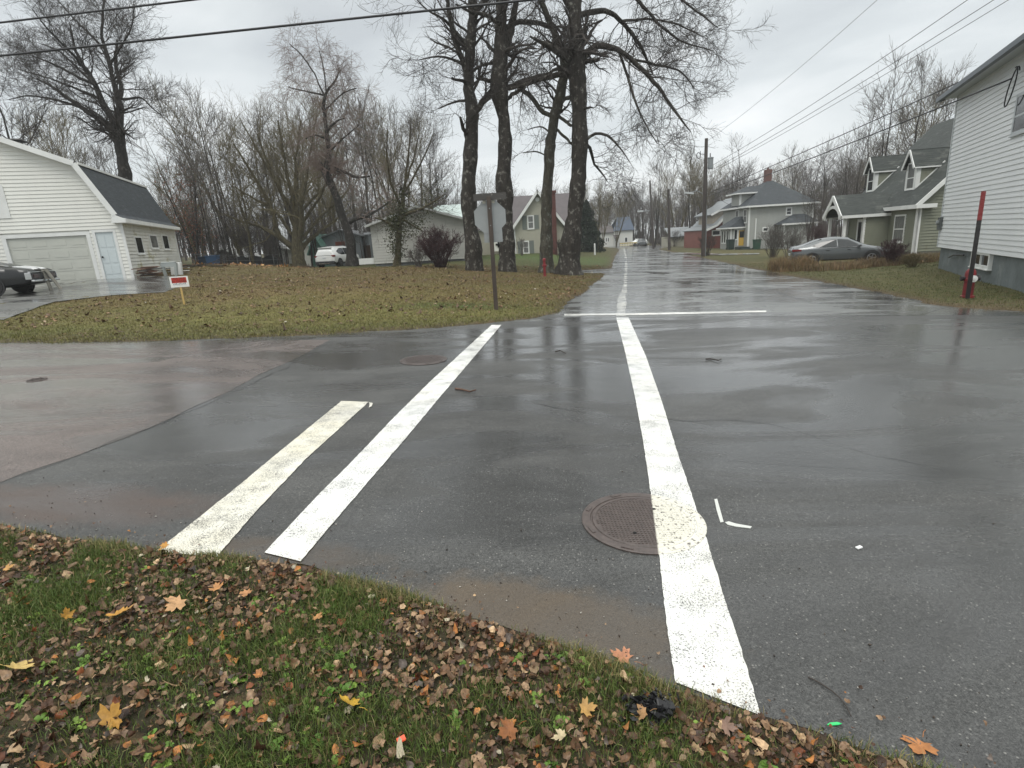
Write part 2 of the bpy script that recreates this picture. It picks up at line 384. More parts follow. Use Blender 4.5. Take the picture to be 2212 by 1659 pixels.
g = mesh_np('ground', np.stack([x, y, GZ], 1), F, np.full(len(F), 4), M_ground(), col=C, smooth=True); tag(g, kind='structure')

def plane_z(x, y): return SLOPE * min(60, max(-60, x)) - max(0, (y - 105) / 100) * .3
def sheet(name, P, m, lift, kind='structure', z=None, thick=0):
    me = bpy.data.meshes.new(name); bm = bmesh.new()
    vs = [bm.verts.new((p[0], p[1], (z(p[0], p[1]) if z else plane_z(p[0], p[1])) + lift)) for p in P]
    f = bm.faces.new(vs); f.normal_update()
    if f.normal.z < 0: f.normal_flip()
    bmesh.ops.triangulate(bm, faces=[f]); bm.to_mesh(me); bm.free(); me.materials.append(m)
    o = link(bpy.data.objects.new(name, me)); 
    if kind: o['kind'] = kind
    return o
DIRT = [(.1, 2.22, 1.1, .38, -.35, (.10, .075, .05)), (-3.2, 3.6, 1.6, .42, -.15, (.075, .052, .042)), (-1.6, 2.85, 1.1, .26, -.1, (.08, .062, .045)), (8.8, 12.0, 4, .6, -.05, (.11, .095, .07))]
AS = M_asphalt('wet_asphalt', (.048, .048, .046), tint_dirt=DIRT)
sheet('road', ROADP, AS, .006)
# worn strip of the older, pinkish asphalt on the cross street
OLD = W2([(0, 744), (300, 741), (500, 736), (716, 735), (640, 775), (560, 810), (500, 845), (420, 880), (330, 925), (150, 990), (0, 1046)]) + [(-6.2, 4.35), (-9, 4.75), (-59, 5.4), (-59.5, 12.8)]
OLDP = np.concatenate([np.array(OLD[:4]), densify(OLD[3:13], .15, 8, .02), np.array(OLD[13:])])
sheet('road_old_surface', OLDP, M_asphalt('pinkish_old_asphalt', (.092, .074, .067), roughlo=.07, roughhi=.38, coat=.6), .0085)
OLDG = W2([(1219, 688), (1500, 685), (1760, 683), (1990, 681)]) + [tuple(p) for p in densify([tuple(flat(*q)[:2]) for q in [(2040, 665), (1990, 656.5), (1950, 643.5), (1850, 624.5), (1780, 611.5), (1700, 596.3), (1620, 581), (1560, 567), (1500, 554.5), (1450, 544.8), (1422, 539)]], .8, 31, .05)] + [(30.6, 104), (21.4, 104)] + [tuple(p) for p in densify([tuple(flat(*q)[:2]) for q in [(1339, 540), (1334.5, 546.7), (1328.6, 556.6), (1325, 570.5), (1324, 580), (1310, 592), (1300, 602), (1282, 616), (1267, 630), (1236, 650), (1208, 676)]], .6, 32, .05)]
sheet('road_old_surface', OLDG, M_asphalt('old_light_grey_asphalt', (.115, .118, .115), roughlo=.08, roughhi=.40, speck=.35, coat=.7), .0085)
# drape driveway
def drape(name, P, m, lift, step=.5):
    me = bpy.data.meshes.new(name); bm = bmesh.new()
    f = bm.faces.new([bm.verts.new((p[0], p[1], 0)) for p in P])
    P = np.array(P); x0, x1, y0, y1 = P[:, 0].min(), P[:, 0].max(), P[:, 1].min(), P[:, 1].max()
    for ax, a, b in ((0, x0, x1), (1, y0, y1)):
        c = a + step
        while c < b:
            co = [0, 0, 0]; no_ = [0, 0, 0]; co[ax] = c; no_[ax] = 1
            bmesh.ops.bisect_plane(bm, geom=bm.verts[:] + bm.edges[:] + bm.faces[:], plane_co=co, plane_no=no_); c += step
    V = np.array([v.co[:] for v in bm.verts]); z = height(V[:, 0], V[:, 1])
    for v, zz in zip(bm.verts, z): v.co.z = zz + lift
    for f in bm.faces:
        f.normal_update()
        if f.normal.z < 0: f.normal_flip()
        f.smooth = True
    bmesh.ops.triangulate(bm, faces=bm.faces[:]); bm.to_mesh(me); bm.free(); me.materials.append(m)
    o = link(bpy.data.objects.new(name, me)); o['kind'] = 'structure'; return o
DR = np.array(DRIVE); DRn = np.concatenate([DR[:1], densify([tuple(p) for p in DR[1:7]], .3, 11, .05), DR[7:]])
DRn = DRn[DRn[:, 0] > -59]; DRn = np.concatenate([np.array([(-32, 17.9)]), DRn[DRn[:, 0] > -31.5], np.array([(-32, 22.3)])])
drape('driveway', DRn, M_asphalt('grey_driveway_asphalt', (.085, .085, .082), roughlo=.12, roughhi=.4, speck=.2), .022, .3)
# pale driveways across the yards on both sides of the street
CONC = M_asphalt('pale_wet_concrete', (.20, .20, .19), roughlo=.12, roughhi=.4, speck=.1)
dp = [tuple(hit(*p)[:2]) for p in ((1400, 544), (1440, 545.5), (1560, 549), (1640, 547.5), (1640, 549.5), (1560, 552), (1480, 550))]
drape('driveway', dp, CONC, .04, .8)

# painted lines
WHITE = M_asphalt('white_road_paint', (.052, .053, .052), paint=((.80, .80, .77), (.76, .75, .70)), wear=.365)
WORN = M_asphalt('worn_yellowed_road_paint', (.06, .058, .05), paint=((.78, .76, .68), (.72, .68, .55)), wear=.385)
THIN = M_asphalt('thin_grey_white_paint', (.06, .06, .06), paint=((.66, .66, .62), (.55, .55, .52)), wear=.44)
def stripe(Lp, Rp, m, lift, step=.02, amp=.0022, seed=1):
    a = densify(W2(Lp), step, seed, amp); b = densify(W2(Rp), step, seed + 9, amp)
    return sheet('road_marking', np.concatenate([a, b[::-1]]), m, lift)
stripe([(1331, 687), (1350, 760), (1372, 860), (1390, 960), (1403, 1050), (1422, 1190), (1440, 1350), (1458, 1478)], [(1358, 687), (1395, 770), (1430, 870), (1465, 985), (1497, 1080), (1527, 1170), (1572, 1320), (1606, 1420), (1642, 1550)], WHITE, .0115)
stripe([(1062, 703), (925, 830), (850, 905), (760, 1000), (680, 1080), (572, 1197)], [(1083, 703), (950, 860), (880, 945), (790, 1050), (722, 1130), (650, 1216)], WHITE, .0115, seed=3)
stripe([(738, 868), (620, 965), (500, 1065), (338, 1194)], [(797, 870), (665, 990), (560, 1100), (468, 1207)], WORN, .0115, seed=5, amp=.003)
stripe([(1331, 684), (1332.6, 666), (1334, 648), (1339.5, 633), (1345.6, 618.7), (1348.6, 595), (1350, 571), (1351, 563.6)], [(1353, 684), (1352.5, 666), (1352, 648), (1354, 621.6), (1355, 592), (1355.6, 571.6), (1353, 563)], THIN, .0115, step=.3, amp=.02, seed=7)
stripe([(1349.6, 559), (1349, 550), (1347, 538)], [(1354, 559), (1352.5, 550), (1350.5, 538)], THIN, .0115, step=.5, amp=.02, seed=8)
stripe([(1219, 679.0), (1400, 677.2), (1655, 671.8)], [(1219, 683.0), (1400, 681.3), (1655, 675.6)], WHITE, .0135, step=.15, amp=.008, seed=9)
# loose strips of lane tape by the big manhole, tick by the worn line
TAPE = mat('pale_tape', (.55, .56, .53), .5)
for i, P in enumerate(([(1543, 1081), (1549, 1080), (1556, 1105), (1563, 1130), (1556, 1131), (1548, 1105)], [(1566, 1131), (1574, 1129), (1590, 1134), (1624, 1140), (1621, 1144), (1588, 1140), (1572, 1136)])):
    o = sheet('marking_tape', W2(P), TAPE, .010, kind=None); m_ = o.modifiers.new('s', 'SOLIDIFY'); m_.thickness = .003
    tag(o, ['upright strip of pale tape stuck on the asphalt right of the painted manhole', 'slanting strip of pale tape lying below the upright one'][i], 'tape', 'tape strips beside the large manhole')
sheet('road_marking', W2([(797, 871), (806, 873), (803, 880), (797, 883), (799, 875)]), WORN, .0135)
# cracks and seams
CRK = mat('tar_crack', (.012, .012, .012), .35)
def crack(pts, wdt, seed):
    P = densify(W2(pts), .12, seed, .035); t = np.gradient(P, axis=0); n = np.stack([-t[:, 1], t[:, 0]], 1); n /= np.linalg.norm(n, axis=1)[:, None]
    ww = wdt * (0.35 + np.abs(noise1(len(P), seed + 1, 1)))[:, None]; ww[0] = ww[-1] = 0.001
    return sheet('road_crack', np.concatenate([P + n * ww, (P - n * ww)[::-1]]), CRK, .0105)
crack([(1150, 872), (1220, 886), (1300, 897), (1420, 906), (1560, 912), (1660, 917), (1760, 945), (1880, 985), (2040, 1018)], .0026, 21)
crack([(1300, 690), (1500, 697), (1750, 694), (1990, 690)], .004, 22)
crack([(0, 1046), (150, 990), (330, 925), (500, 850), (640, 785), (716, 737)], .005, 23)
crack([(820, 880), (870, 866), (960, 855), (1060, 858)], .0022, 24)
crack([(1480, 560), (1580, 583), (1660, 622), (1700, 640), (1760, 655)], .012, 25)
crack([(1830, 640), (1830, 648), (1880, 656), (1940, 655)], .012, 26)
crack([(1570, 1000), (1800, 1012), (2212, 1040)], .0015, 27)
# standing water along the right gutter
PUD = mat('puddle_water', (.07, .07, .068), .09, spec=.5, noise=(3, .3), bump=(4, .25, .02))
def puddle(c, rx, ry, an, seed, lift=.0105):
    r_ = np.random.default_rng(seed); k = 40; a = np.linspace(0, 2 * math.pi, k, endpoint=False)
    R_ = 1 + .25 * np.sin(3 * a + r_.uniform(0, 6)) + .14 * np.sin(7 * a + r_.uniform(0, 6)) + r_.normal(0, .03, k)
    u, v = rx * R_ * np.cos(a), ry * R_ * np.sin(a); ca, sa = math.cos(an), math.sin(an)
    P = np.stack([c[0] + u * ca - v * sa, c[1] + u * sa + v * ca], 1)
    sheet('puddle', P, PUD, lift)
for i, (p, rx, ry, an) in enumerate((((1600, 588), .9, 1.6, .3), ((1640, 592), .5, 1.0, .3), ((1790, 618), 1.0, .35, -.1), ((1870, 632), 1.1, .3, -.1), ((1930, 646), .9, .28, -.1), ((1500, 557), 1.0, 1.2, .2), ((1560, 572), .8, .9, .3), ((1320, 566), .5, 2.0, .2), ((1480, 610), .6, .8, .2), ((1420, 590), .5, 1.1, .2), ((1550, 630), .8, .4, .2))):
    c_ = flat(*p); puddle(c_, rx, ry, an, 40 + i)

# ------------------------------------------------------------------ manhole covers
CAST = mat('rusty_cast_iron', (.075, .058, .052), .33, noise=(30, .35), spec=.6, bump=(160, .6, .002))
def manhole(loc, R, label, painted=None, group='manhole covers in the road'):
    t = thing('manhole_cover', label, 'manhole cover', (loc[0], loc[1], plane_z(loc[0], loc[1]) + .0075), 0, group)
    t.rotation_euler = (0, math.atan(-SLOPE), 0)
    fr = MB().lathe([(R, 0), (R, .008), (R - .012, .011), (R * .86, .011), (R * .845, .004), (R * .825, .004), (R * .82, .010), (R * .79, .011), (.01, .009)][:6] , 64)
    f = MB()
    def ring(mb, r0, r1, z0, z1, k=64):
        vs = []
        for r, z in ((r0, z0), (r1, z1)):
            vs += [(r * math.cos(2 * math.pi * j / k), r * math.sin(2 * math.pi * j / k), z) for j in range(k)]
        mb.add(vs, [(j, (j + 1) % k, k + (j + 1) % k, k + j) for j in range(k)])
    for a in ((R, 0, R, .007), (R, .007, R * .985, .010), (R * .985, .010, R * .86, .010), (R * .86, .010, R * .85, .003), (R * .85, .003, R * .83, .003)): ring(f, a[0], a[2], a[1], a[3])
    for k in range(8):
        a = k * math.pi / 4 + .3; c = Vector((math.cos(a), math.sin(a), 0)); d = Vector((-c.y, c.x, 0))
        f.obox(c * R * .925 + Vector((0, 0, .011)), c * R * .028, d * R * .09, Vector((0, 0, .003)))
    fo = f.obj('frame', CAST, t)
    l = MB(); Rl = R * .83
    for a in ((Rl, .003, Rl * .985, .010), (Rl * .985, .010, Rl * .93, .010), (Rl * .93, .010, Rl * .925, .006), (Rl * .925, .006, 0.001, .006)): ring(l, a[0], a[2], a[1], a[3])
    n = int(Rl / .022)
    for i in range(-n, n + 1):
        for j in range(-n, n + 1):
            px_, py_ = i * .022, j * .022
            if px_ * px_ + py_ * py_ < (Rl * .9) ** 2: l.box(px_ - .0065, px_ + .0065, py_ - .0065, py_ + .0065, .006, .0095)
    lo = l.obj('lid', CAST, t)
    for a in (.9, 4.2):
        h = MB().lathe([(.012, .0096), (.0119, .0105)], 10, (math.cos(a) * Rl * .55, math.sin(a) * Rl * .55, 0)); h.obj('lift_hole', mat('hole_black', (.004, .004, .004), .9), lo)
    if painted: 
        for o in (fo, lo): o.data.materials.clear(); o.data.materials.append(painted)
    return t
def M_split():
    """rusty iron with the white line painted over its right part"""
    m = mat('iron_with_white_paint', (.075, .058, .052), .35, noise=(30, .35), spec=.6, bump=(160, .6, .002)); t = m.node_tree; b = t.nodes['Principled BSDF']; L = t.links.new
    g_ = _n('ShaderNodeNewGeometry', t); s_ = _n('ShaderNodeSeparateXYZ', t); L(g_.outputs['Position'], s_.inputs[0])
    p0, p1 = flat(1405, 1066), flat(1421, 1190)   # left edge of the line, carried on
    ex, ey = p1.x - p0.x, p1.y - p0.y; L_ = math.hypot(ex, ey); nx, ny = -ey / L_, ex / L_
    d_ = _n('ShaderNodeVectorMath', t, operation='DOT_PRODUCT'); L(g_.outputs['Position'], d_.inputs[0]); d_.inputs[1].default_value = (nx, ny, 0)
    off = nx * p0.x + ny * p0.y
    if (flat(1480, 1120).x * nx + flat(1480, 1120).y * ny) < off: d_.inputs[1].default_value = (-nx, -ny, 0); off = -off
    r = _n('ShaderNodeMapRange', t); r.inputs[1].default_value = off - .004; r.inputs[2].default_value = off + .006; L(d_.outputs['Value'], r.inputs[0])
    n_ = _n('ShaderNodeTexNoise', t); n_.inputs['Scale'].default_value = 45; n_.inputs['Detail'].default_value = 4; L(g_.outputs['Position'], n_.inputs['Vector'])
    r2 = _n('ShaderNodeMapRange', t); r2.inputs[1].default_value = .33; r2.inputs[2].default_value = .45; L(n_.outputs[0], r2.inputs[0])
    mu = _n('ShaderNodeMath', t, operation='MULTIPLY'); L(r.outputs[0], mu.inputs[0]); L(r2.outputs[0], mu.inputs[1])
    src = b.inputs['Base Color'].links[0].from_socket
    x_ = _n('ShaderNodeMix', t, data_type='RGBA'); L(mu.outputs[0], x_.inputs[0]); L(src, x_.inputs[6]); x_.inputs[7].default_value = (.66, .64, .56, 1); L(x_.outputs[2], b.inputs['Base Color'])
    return m
mc = (flat(1262, 1130) + flat(1520, 1130)) / 2
mc = Vector((.775, 3.10, 0))
manhole(mc, .385, 'large round manhole cover half covered by the white painted line', M_split())
m2 = flat(915, 779); manhole(m2, .36, 'dark manhole cover in wet asphalt left of the middle white line')
m3 = flat(80, 822); manhole(m3, .12, 'small dark valve cover in the pinkish old asphalt')
# ------------------------------------------------------------------ trees
def unit(v): return v / (np.linalg.norm(v, axis=-1, keepdims=True) + 1e-9)
def tubes(P, R, k):
    """P (N,m,3), R (N,m) -> verts, quads"""
    N, m, _ = P.shape
    T = np.gradient(P, axis=1); T = unit(T)
    ref = np.where(np.abs(T[:, :1, 2:3]) < .9, np.array([0, 0, 1.]), np.array([1., 0, 0])); ref = np.repeat(ref, m, 1)
    X = unit(np.cross(T, ref)); Y = np.cross(T, X)
    a = np.arange(k) * 2 * np.pi / k
    V = P[:, :, None, :] + R[:, :, None, None] * (X[:, :, None, :] * np.cos(a)[None, None, :, None] + Y[:, :, None, :] * np.sin(a)[None, None, :, None])
    base = (np.arange(N) * m * k)[:, None, None]; i = np.arange(m - 1)[None, :, None] * k; j = np.arange(k)[None, None, :]; j2 = (j + 1) % k
    F_ = np.stack([base + i + j, base + i + j2, base + i + k + j2, base + i + k + j], -1).reshape(-1, 4)
    return V.reshape(-1, 3), F_
class Acc:
    def __init__(s): s.V = []; s.F = []; s.n = 0
    def add(s, V, F_): s.V.append(V); s.F.append(F_ + s.n); s.n += len(V)
    def obj(s, name, m, parent=None, smooth=True):
        V = np.concatenate(s.V); F_ = np.concatenate(s.F); return mesh_np(name, V, F_, np.full(len(F_), 4), m, parent, smooth=smooth)
    def mesh_data(s, name, m):
        o = s.obj(name, m); return o
def resample(P, R, m):
    P = np.asarray(P, float); d = np.r_[0, np.cumsum(np.linalg.norm(np.diff(P, axis=0), axis=1))]; t = np.linspace(0, d[-1], m)
    # smooth (Catmull-like) by interpolating then relaxing
    Q = np.stack([np.interp(t, d, P[:, i]) for i in range(3)], 1)
    for _ in range(2): Q[1:-1] = Q[1:-1] * .5 + (Q[:-2] + Q[2:]) * .25
    return Q, np.interp(t, d, R)
def spawn(rg, P, R, c, L, Lj, ang, m, up=.0, curl=.15, t0=.15, t1=1.0, rr_=.45, taper=.35, rmin=.003, droop=0.0, tip=True, lfall=.5, ccurve=0.0):
    """children branches of polylines P (N,mp,3)"""
    N, mp, _ = P.shape
    t = rg.uniform(t0, t1, (N, c))
    if tip: t[:, 0] = 1.0
    f = t * (mp - 1); i = np.minimum(f.astype(int), mp - 2); fr = (f - i)[..., None]
    n = np.arange(N)[:, None]
    p = P[n, i] * (1 - fr) + P[n, i + 1] * fr; r = R[n, i] * (1 - fr[..., 0]) + R[n, i + 1] * fr[..., 0]
    d = unit(P[n, i + 1] - P[n, i])
    rv = unit(rg.normal(0, 1, (N, c, 3))); side = unit(rv - d * (rv * d).sum(-1, keepdims=True))
    a = rg.normal(ang, ang * .25, (N, c)); 
    if tip: a[:, 0] *= .3
    dd = d * np.cos(a)[..., None] + side * np.sin(a)[..., None]; dd[..., 2] += up; dd = unit(dd)
    Ls = L * (1 - lfall * t) * rg.uniform(1 - Lj, 1 + Lj, (N, c)); r0 = np.maximum(r * rr_, rmin)
    p = p.reshape(-1, 3); dd = dd.reshape(-1, 3); Ls = Ls.ravel(); r0 = r0.ravel()
    Q = np.zeros((len(p), m, 3)); Q[:, 0] = p; cur = dd; bend = rg.normal(0, ccurve, (len(p), 3))
    for s in range(1, m):
        cur = cur + rg.normal(0, curl, cur.shape) + bend; cur[:, 2] += up * .35 - droop * s / m; cur = unit(cur); Q[:, s] = Q[:, s - 1] + cur * (Ls / (m - 1))[:, None]
    RR = np.maximum(r0[:, None] * np.linspace(1, taper, m)[None], rmin * .8)
    return Q, RR
def M_bark(name, a, b, bump=1.0, sc=9):
    m = mat(name, a, rough=.8, spec=.3, noise=(sc, .5, (1, 1, .28)), streak=(b, 5.0, .545, (1.0, 1.0, .8)), bump=(16, bump, .06)); return m
BARK = M_bark('dark_lichen_bark', (.036, .031, .026), (.22, .215, .185), 1.0, 7)
BARK2 = M_bark('wet_black_bark', (.028, .025, .022), (.10, .10, .085))
BARKM = M_bark('mossy_bark', (.075, .064, .036), (.14, .125, .065))
TWIG = mat('dark_twig_bark', (.050, .043, .038), .7, spec=.3)
TWIGG = mat('grey_twig_bark', (.11, .098, .088), .75, spec=.3)
TWIGY = mat('olive_twig_bark', (.125, .105, .055), .75, spec=.3)
TWIGP = mat('pale_rosy_twig_bark', (.19, .145, .125), .75, spec=.3)
LEAFG = mat('leaf_colour', attr=True, rough=.7, spec=.3)
def lumpy(acc, Q, R, k, rg, amp=.09):
    P = Q[None]; V, F_ = tubes(P, R[None], k)
    V = V.reshape(len(Q), k, 3); c = Q[:, None, :]; a = np.arange(k) * 2 * np.pi / k; t = np.linspace(0, len(Q) * .35, len(Q))[:, None]
    ph = rg.uniform(0, 6, 4)
    s = 1 + amp * (np.sin(3 * a + ph[0] + .8 * np.sin(t * 1.1)) * .6 + np.sin(5 * a + ph[1] - t * .9) * .4) + rg.normal(0, amp * .28, (len(Q), k)) + amp * .7 * np.sin(t * 2.3 + ph[2])
    V = c + (V - c) * s[..., None]; acc.add(V.reshape(-1, 3), F_)
def sized(poly, depth, dys=0.0):
    """list of (px, py, width px) -> world points and radii on a standing plane at the given depth"""
    P = []; R = []
    for i, (px, py, wd) in enumerate(poly):
        Y = depth + (dys * i / max(1, len(poly) - 1)); q = atY(px, py, Y); P.append(q[:]); zc = (Vector(q) - Vector((0, 0, CAMZ))).dot(FWD); R.append(wd / 2 / FOC * zc)
    return np.array(P), np.array(R)
def survey_tree(name, label, base, stems, depth=None, seed=1, bark=BARK, twig=TWIG, n1=9, L1=3.0, n2=7, L2=1.3, n3=6, L3=.5, n4=0, L4=.3, up=.10, droop=0.0, flare=1.35, group=None, twigr=.0048, t0=.3, cat='tree', trunk_t0=.45, jit=1.2, curl=.20):
    rg = np.random.default_rng(seed)
    if depth is None: b = hit(*base); depth = b.y
    root = atY(base[0], base[1], depth); z0 = H(root.x, root.y)
    o = thing(name, label, cat, (root.x, root.y, z0), 0, group)
    org = np.array([root.x, root.y, z0]); at = Acc(); ac = Acc()
    lv = []
    for si, st in enumerate(stems):
        P, R = sized(st, depth, 0 if si == 0 else rg.normal(0, jit))
        P = P - org
        if si == 0: P[0, 2] = min(P[0, 2], -.15)
        m = max(8, int(np.linalg.norm(np.diff(P, axis=0), axis=1).sum() / .28)); m = min(m, 60)
        Q, RR = resample(P, R, m)
        if si == 0: RR = RR * (1 + (flare - 1) * np.exp(-np.maximum(Q[:, 2], 0) / .45))
        Q = Q + rg.normal(0, .02, Q.shape) * np.minimum(1, RR / .1)[:, None]
        lumpy(at, Q, RR, 14 if RR.max() > .12 else 8, rg, .09 if RR.max() > .15 else .05)
        q6, r6 = resample(Q, RR, 12); lv.append((q6, r6, trunk_t0 if si == 0 else t0))
    for q6, r6, tt in lv:
        ln = np.linalg.norm(np.diff(q6, axis=0), axis=1).sum()
        c = max(3, int(n1 * ln / 5.0))
        P1, R1 = spawn(rg, q6[None], r6[None], c, min(L1, ln * .8), .35, rad(58), 8, up=up, curl=curl, t0=tt, rr_=.30, rmin=.011, lfall=.35, droop=droop)
        ac.add(*tubes(P1, R1, 5))
        for lvl, (n_, L_, k_, rm) in enumerate(((n2, L2, 4, .0075), (n3, L3, 3, twigr), (n4, L4, 3, twigr * .8))):
            if not n_: break
            P1, R1 = spawn(rg, P1, R1, n_, L_, .4, rad(46), 6 if lvl == 0 else 4, up=up * .8, curl=curl, t0=.2, rr_=.55, rmin=rm, lfall=.45, droop=droop)
            ac.add(*tubes(P1, R1, k_))
    at.obj('trunk', bark, o); ac.obj('crown', twig, o)
    return o
GT = 'tall bare maples in a row on the corner lawn'
D1 = 29.0
survey_tree('bare_tree', 'tall bare tree with black lichen bark, nearest the dark red bush', (1024, 574), [
    [(1024, 575, 34), (1021, 530, 35), (1017, 490, 30), (1012, 445, 33), (1013, 370, 31), (1018, 295, 29), (1020, 243, 27), (1012, 195, 22), (1010, 156, 24), (1017, 104, 21), (1019, 52, 20), (1020, 0, 17), (1022, -80, 14), (1015, -180, 10), (1020, -300, 4)],
    [(1009, 160, 14), (989, 104, 12), (979, 70, 11), (971, 35, 10), (968, 0, 8), (950, -90, 6), (940, -190, 2)],
    [(1012, 180, 8), (998, 174, 7), (976, 170, 5)], [(1008, 300, 9), (1000, 270, 8), (994, 254, 5)],
    [(1025, 250, 12), (1038, 225, 13), (1052, 205, 14), (1070, 195, 14)],
    [(1014, 150, 8), (980, 125, 6), (945, 120, 4), (905, 130, 2)], [(1012, 215, 6), (975, 222, 4), (945, 235, 2)], [(1010, 100, 8), (960, 40, 6), (915, 20, 3), (880, -30, 2)], [(1018, 40, 8), (1060, -10, 6), (1080, -80, 3)]],
    D1, 11, n1=13, L1=2.6, n2=8, L2=1.3, n3=7, L3=.6, up=.10, group=GT, trunk_t0=.42)
survey_tree('bare_tree', 'tall bare tree with very dark rough bark behind the grey octagonal sign', (1095, 571), [
    [(1095, 573, 37), (1096, 530, 32), (1097, 495, 28), (1093, 455, 30), (1090, 416, 34), (1086, 386, 36), (1089, 357, 30), (1093, 295, 28), (1088, 243, 26), (1078, 208, 36), (1077, 174, 38), (1084, 104, 30), (1082, 52, 26), (1082, 0, 22), (1080, -90, 17), (1088, -190, 11), (1084, -300, 4)],
    [(1088, 120, 18), (1097, 95, 17), (1107, 52, 15), (1114, 0, 13), (1125, -100, 9), (1138, -210, 3)],
    [(1080, 195, 12), (1100, 190, 12), (1130, 178, 13), (1160, 167, 13), (1190, 160, 10)],
    [(1070, 175, 9), (1045, 172, 8), (1028, 168, 5)], [(1100, 100, 7), (1115, 92, 5), (1120, 90, 4)],
    [(1095, 215, 9), (1118, 196, 8), (1135, 186, 6)], [(1092, 60, 9), (1060, 35, 9), (1020, 28, 7), (985, 10, 4)], [(1090, 60, 10), (1130, 45, 11), (1170, 52, 10), (1200, 60, 8)]],
    D1 - .4, 12, n1=11, L1=2.3, n2=8, L2=1.2, n3=7, L3=.55, up=.10, group=GT, trunk_t0=.5)
survey_tree('bare_tree', 'slender bare tree leaning right beside the brick chimney', (1180, 571), [
    [(1178, 571, 30), (1180, 530, 26), (1180, 486, 25), (1181, 417, 22), (1186, 347, 22), (1190, 295, 21), (1201, 243, 22), (1209, 208, 22), (1217, 174, 21), (1222, 150, 18), (1216, 112, 17), (1194, 62, 14), (1180, 31, 12), (1160, -20, 10), (1150, -120, 6), (1140, -220, 3)],
    [(1196, 252, 9), (1173, 246, 10), (1152, 215, 10), (1128, 191, 9), (1112, 183, 6)],
    [(1205, 250, 7), (1222, 262, 7), (1234, 272, 6)], [(1200, 278, 6), (1220, 296, 6), (1236, 312, 5)],
    [(1212, 222, 8), (1222, 211, 9), (1236, 208, 10), (1247, 210, 8)], [(1185, 340, 3), (1160, 325, 3), (1130, 330, 2)], [(1192, 290, 4), (1170, 270, 3), (1140, 280, 2)]],
    D1 - .3, 13, bark=M_bark('grey_green_bark', (.07, .064, .048), (.20, .21, .185)), n1=9, L1=1.9, n2=7, L2=1.1, n3=5, L3=.45, up=.06, droop=.05, group=GT, trunk_t0=.45)
survey_tree('bare_tree', 'thickest bare tree with flared base and drooping limbs over the road', (1229, 581), [
    [(1229, 583, 46), (1231, 560, 44), (1235, 521, 40), (1243, 451, 33), (1250, 382, 33), (1254, 312, 33), (1252, 243, 33), (1249, 174, 36), (1244, 139, 42), (1245, 104, 33), (1242, 52, 27), (1243, 0, 26), (1247, -100, 20), (1252, -220, 10), (1250, -320, 4)],
    [(1255, 128, 15), (1262, 118, 14), (1284, 101, 13), (1305, 94, 12), (1336, 108, 11), (1364, 128, 10), (1392, 153, 9), (1423, 187, 8), (1440, 215, 7), (1465, 250, 5), (1492, 285, 2)],
    [(1250, 34, 13), (1284, 24, 12), (1312, 21, 10), (1343, 45, 9), (1371, 80, 8), (1395, 120, 6), (1410, 160, 3)],
    [(1262, 305, 8), (1268, 298, 7), (1291, 281, 6), (1319, 295, 5), (1343, 323, 3), (1360, 350, 2)],
    [(1262, 302, 8), (1267, 312, 7), (1284, 333, 7), (1277, 354, 5), (1298, 368, 4), (1312, 392, 2)],
    [(1240, 135, 15), (1215, 118, 14), (1190, 101, 12), (1165, 88, 8), (1145, 78, 4)],
    [(1236, 165, 12), (1211, 158, 12), (1183, 167, 11), (1145, 180, 8), (1100, 191, 4)],
    [(1255, 140, 10), (1275, 130, 9), (1296, 128, 8)], [(1256, 240, 5), (1268, 232, 5), (1280, 233, 3)],
    [(1240, 30, 16), (1225, 0, 15), (1190, -60, 11), (1150, -140, 6), (1120, -220, 2)],
    [(1248, -20, 13), (1300, -50, 11), (1360, -60, 9), (1430, -30, 7), (1500, 20, 4), (1550, 60, 2)],
    [(1290, -40, 9), (1370, -10, 8), (1420, 50, 6), (1470, 90, 4), (1540, 110, 2)],
    [(1336, 108, 6), (1360, 180, 6), (1375, 230, 5), (1400, 280, 3), (1420, 310, 2)], [(1364, 128, 6), (1420, 140, 5), (1470, 150, 4), (1500, 190, 2)],
    [(1343, 45, 6), (1400, 40, 5), (1460, 50, 4), (1520, 80, 2)], [(1248, 0, 10), (1270, -60, 8), (1330, -130, 5), (1400, -150, 3)]],
    D1 - 1.8, 14, n1=14, L1=2.2, n2=8, L2=1.2, n3=7, L3=.55, up=.05, droop=.08, flare=1.45, group=GT, trunk_t0=.5)
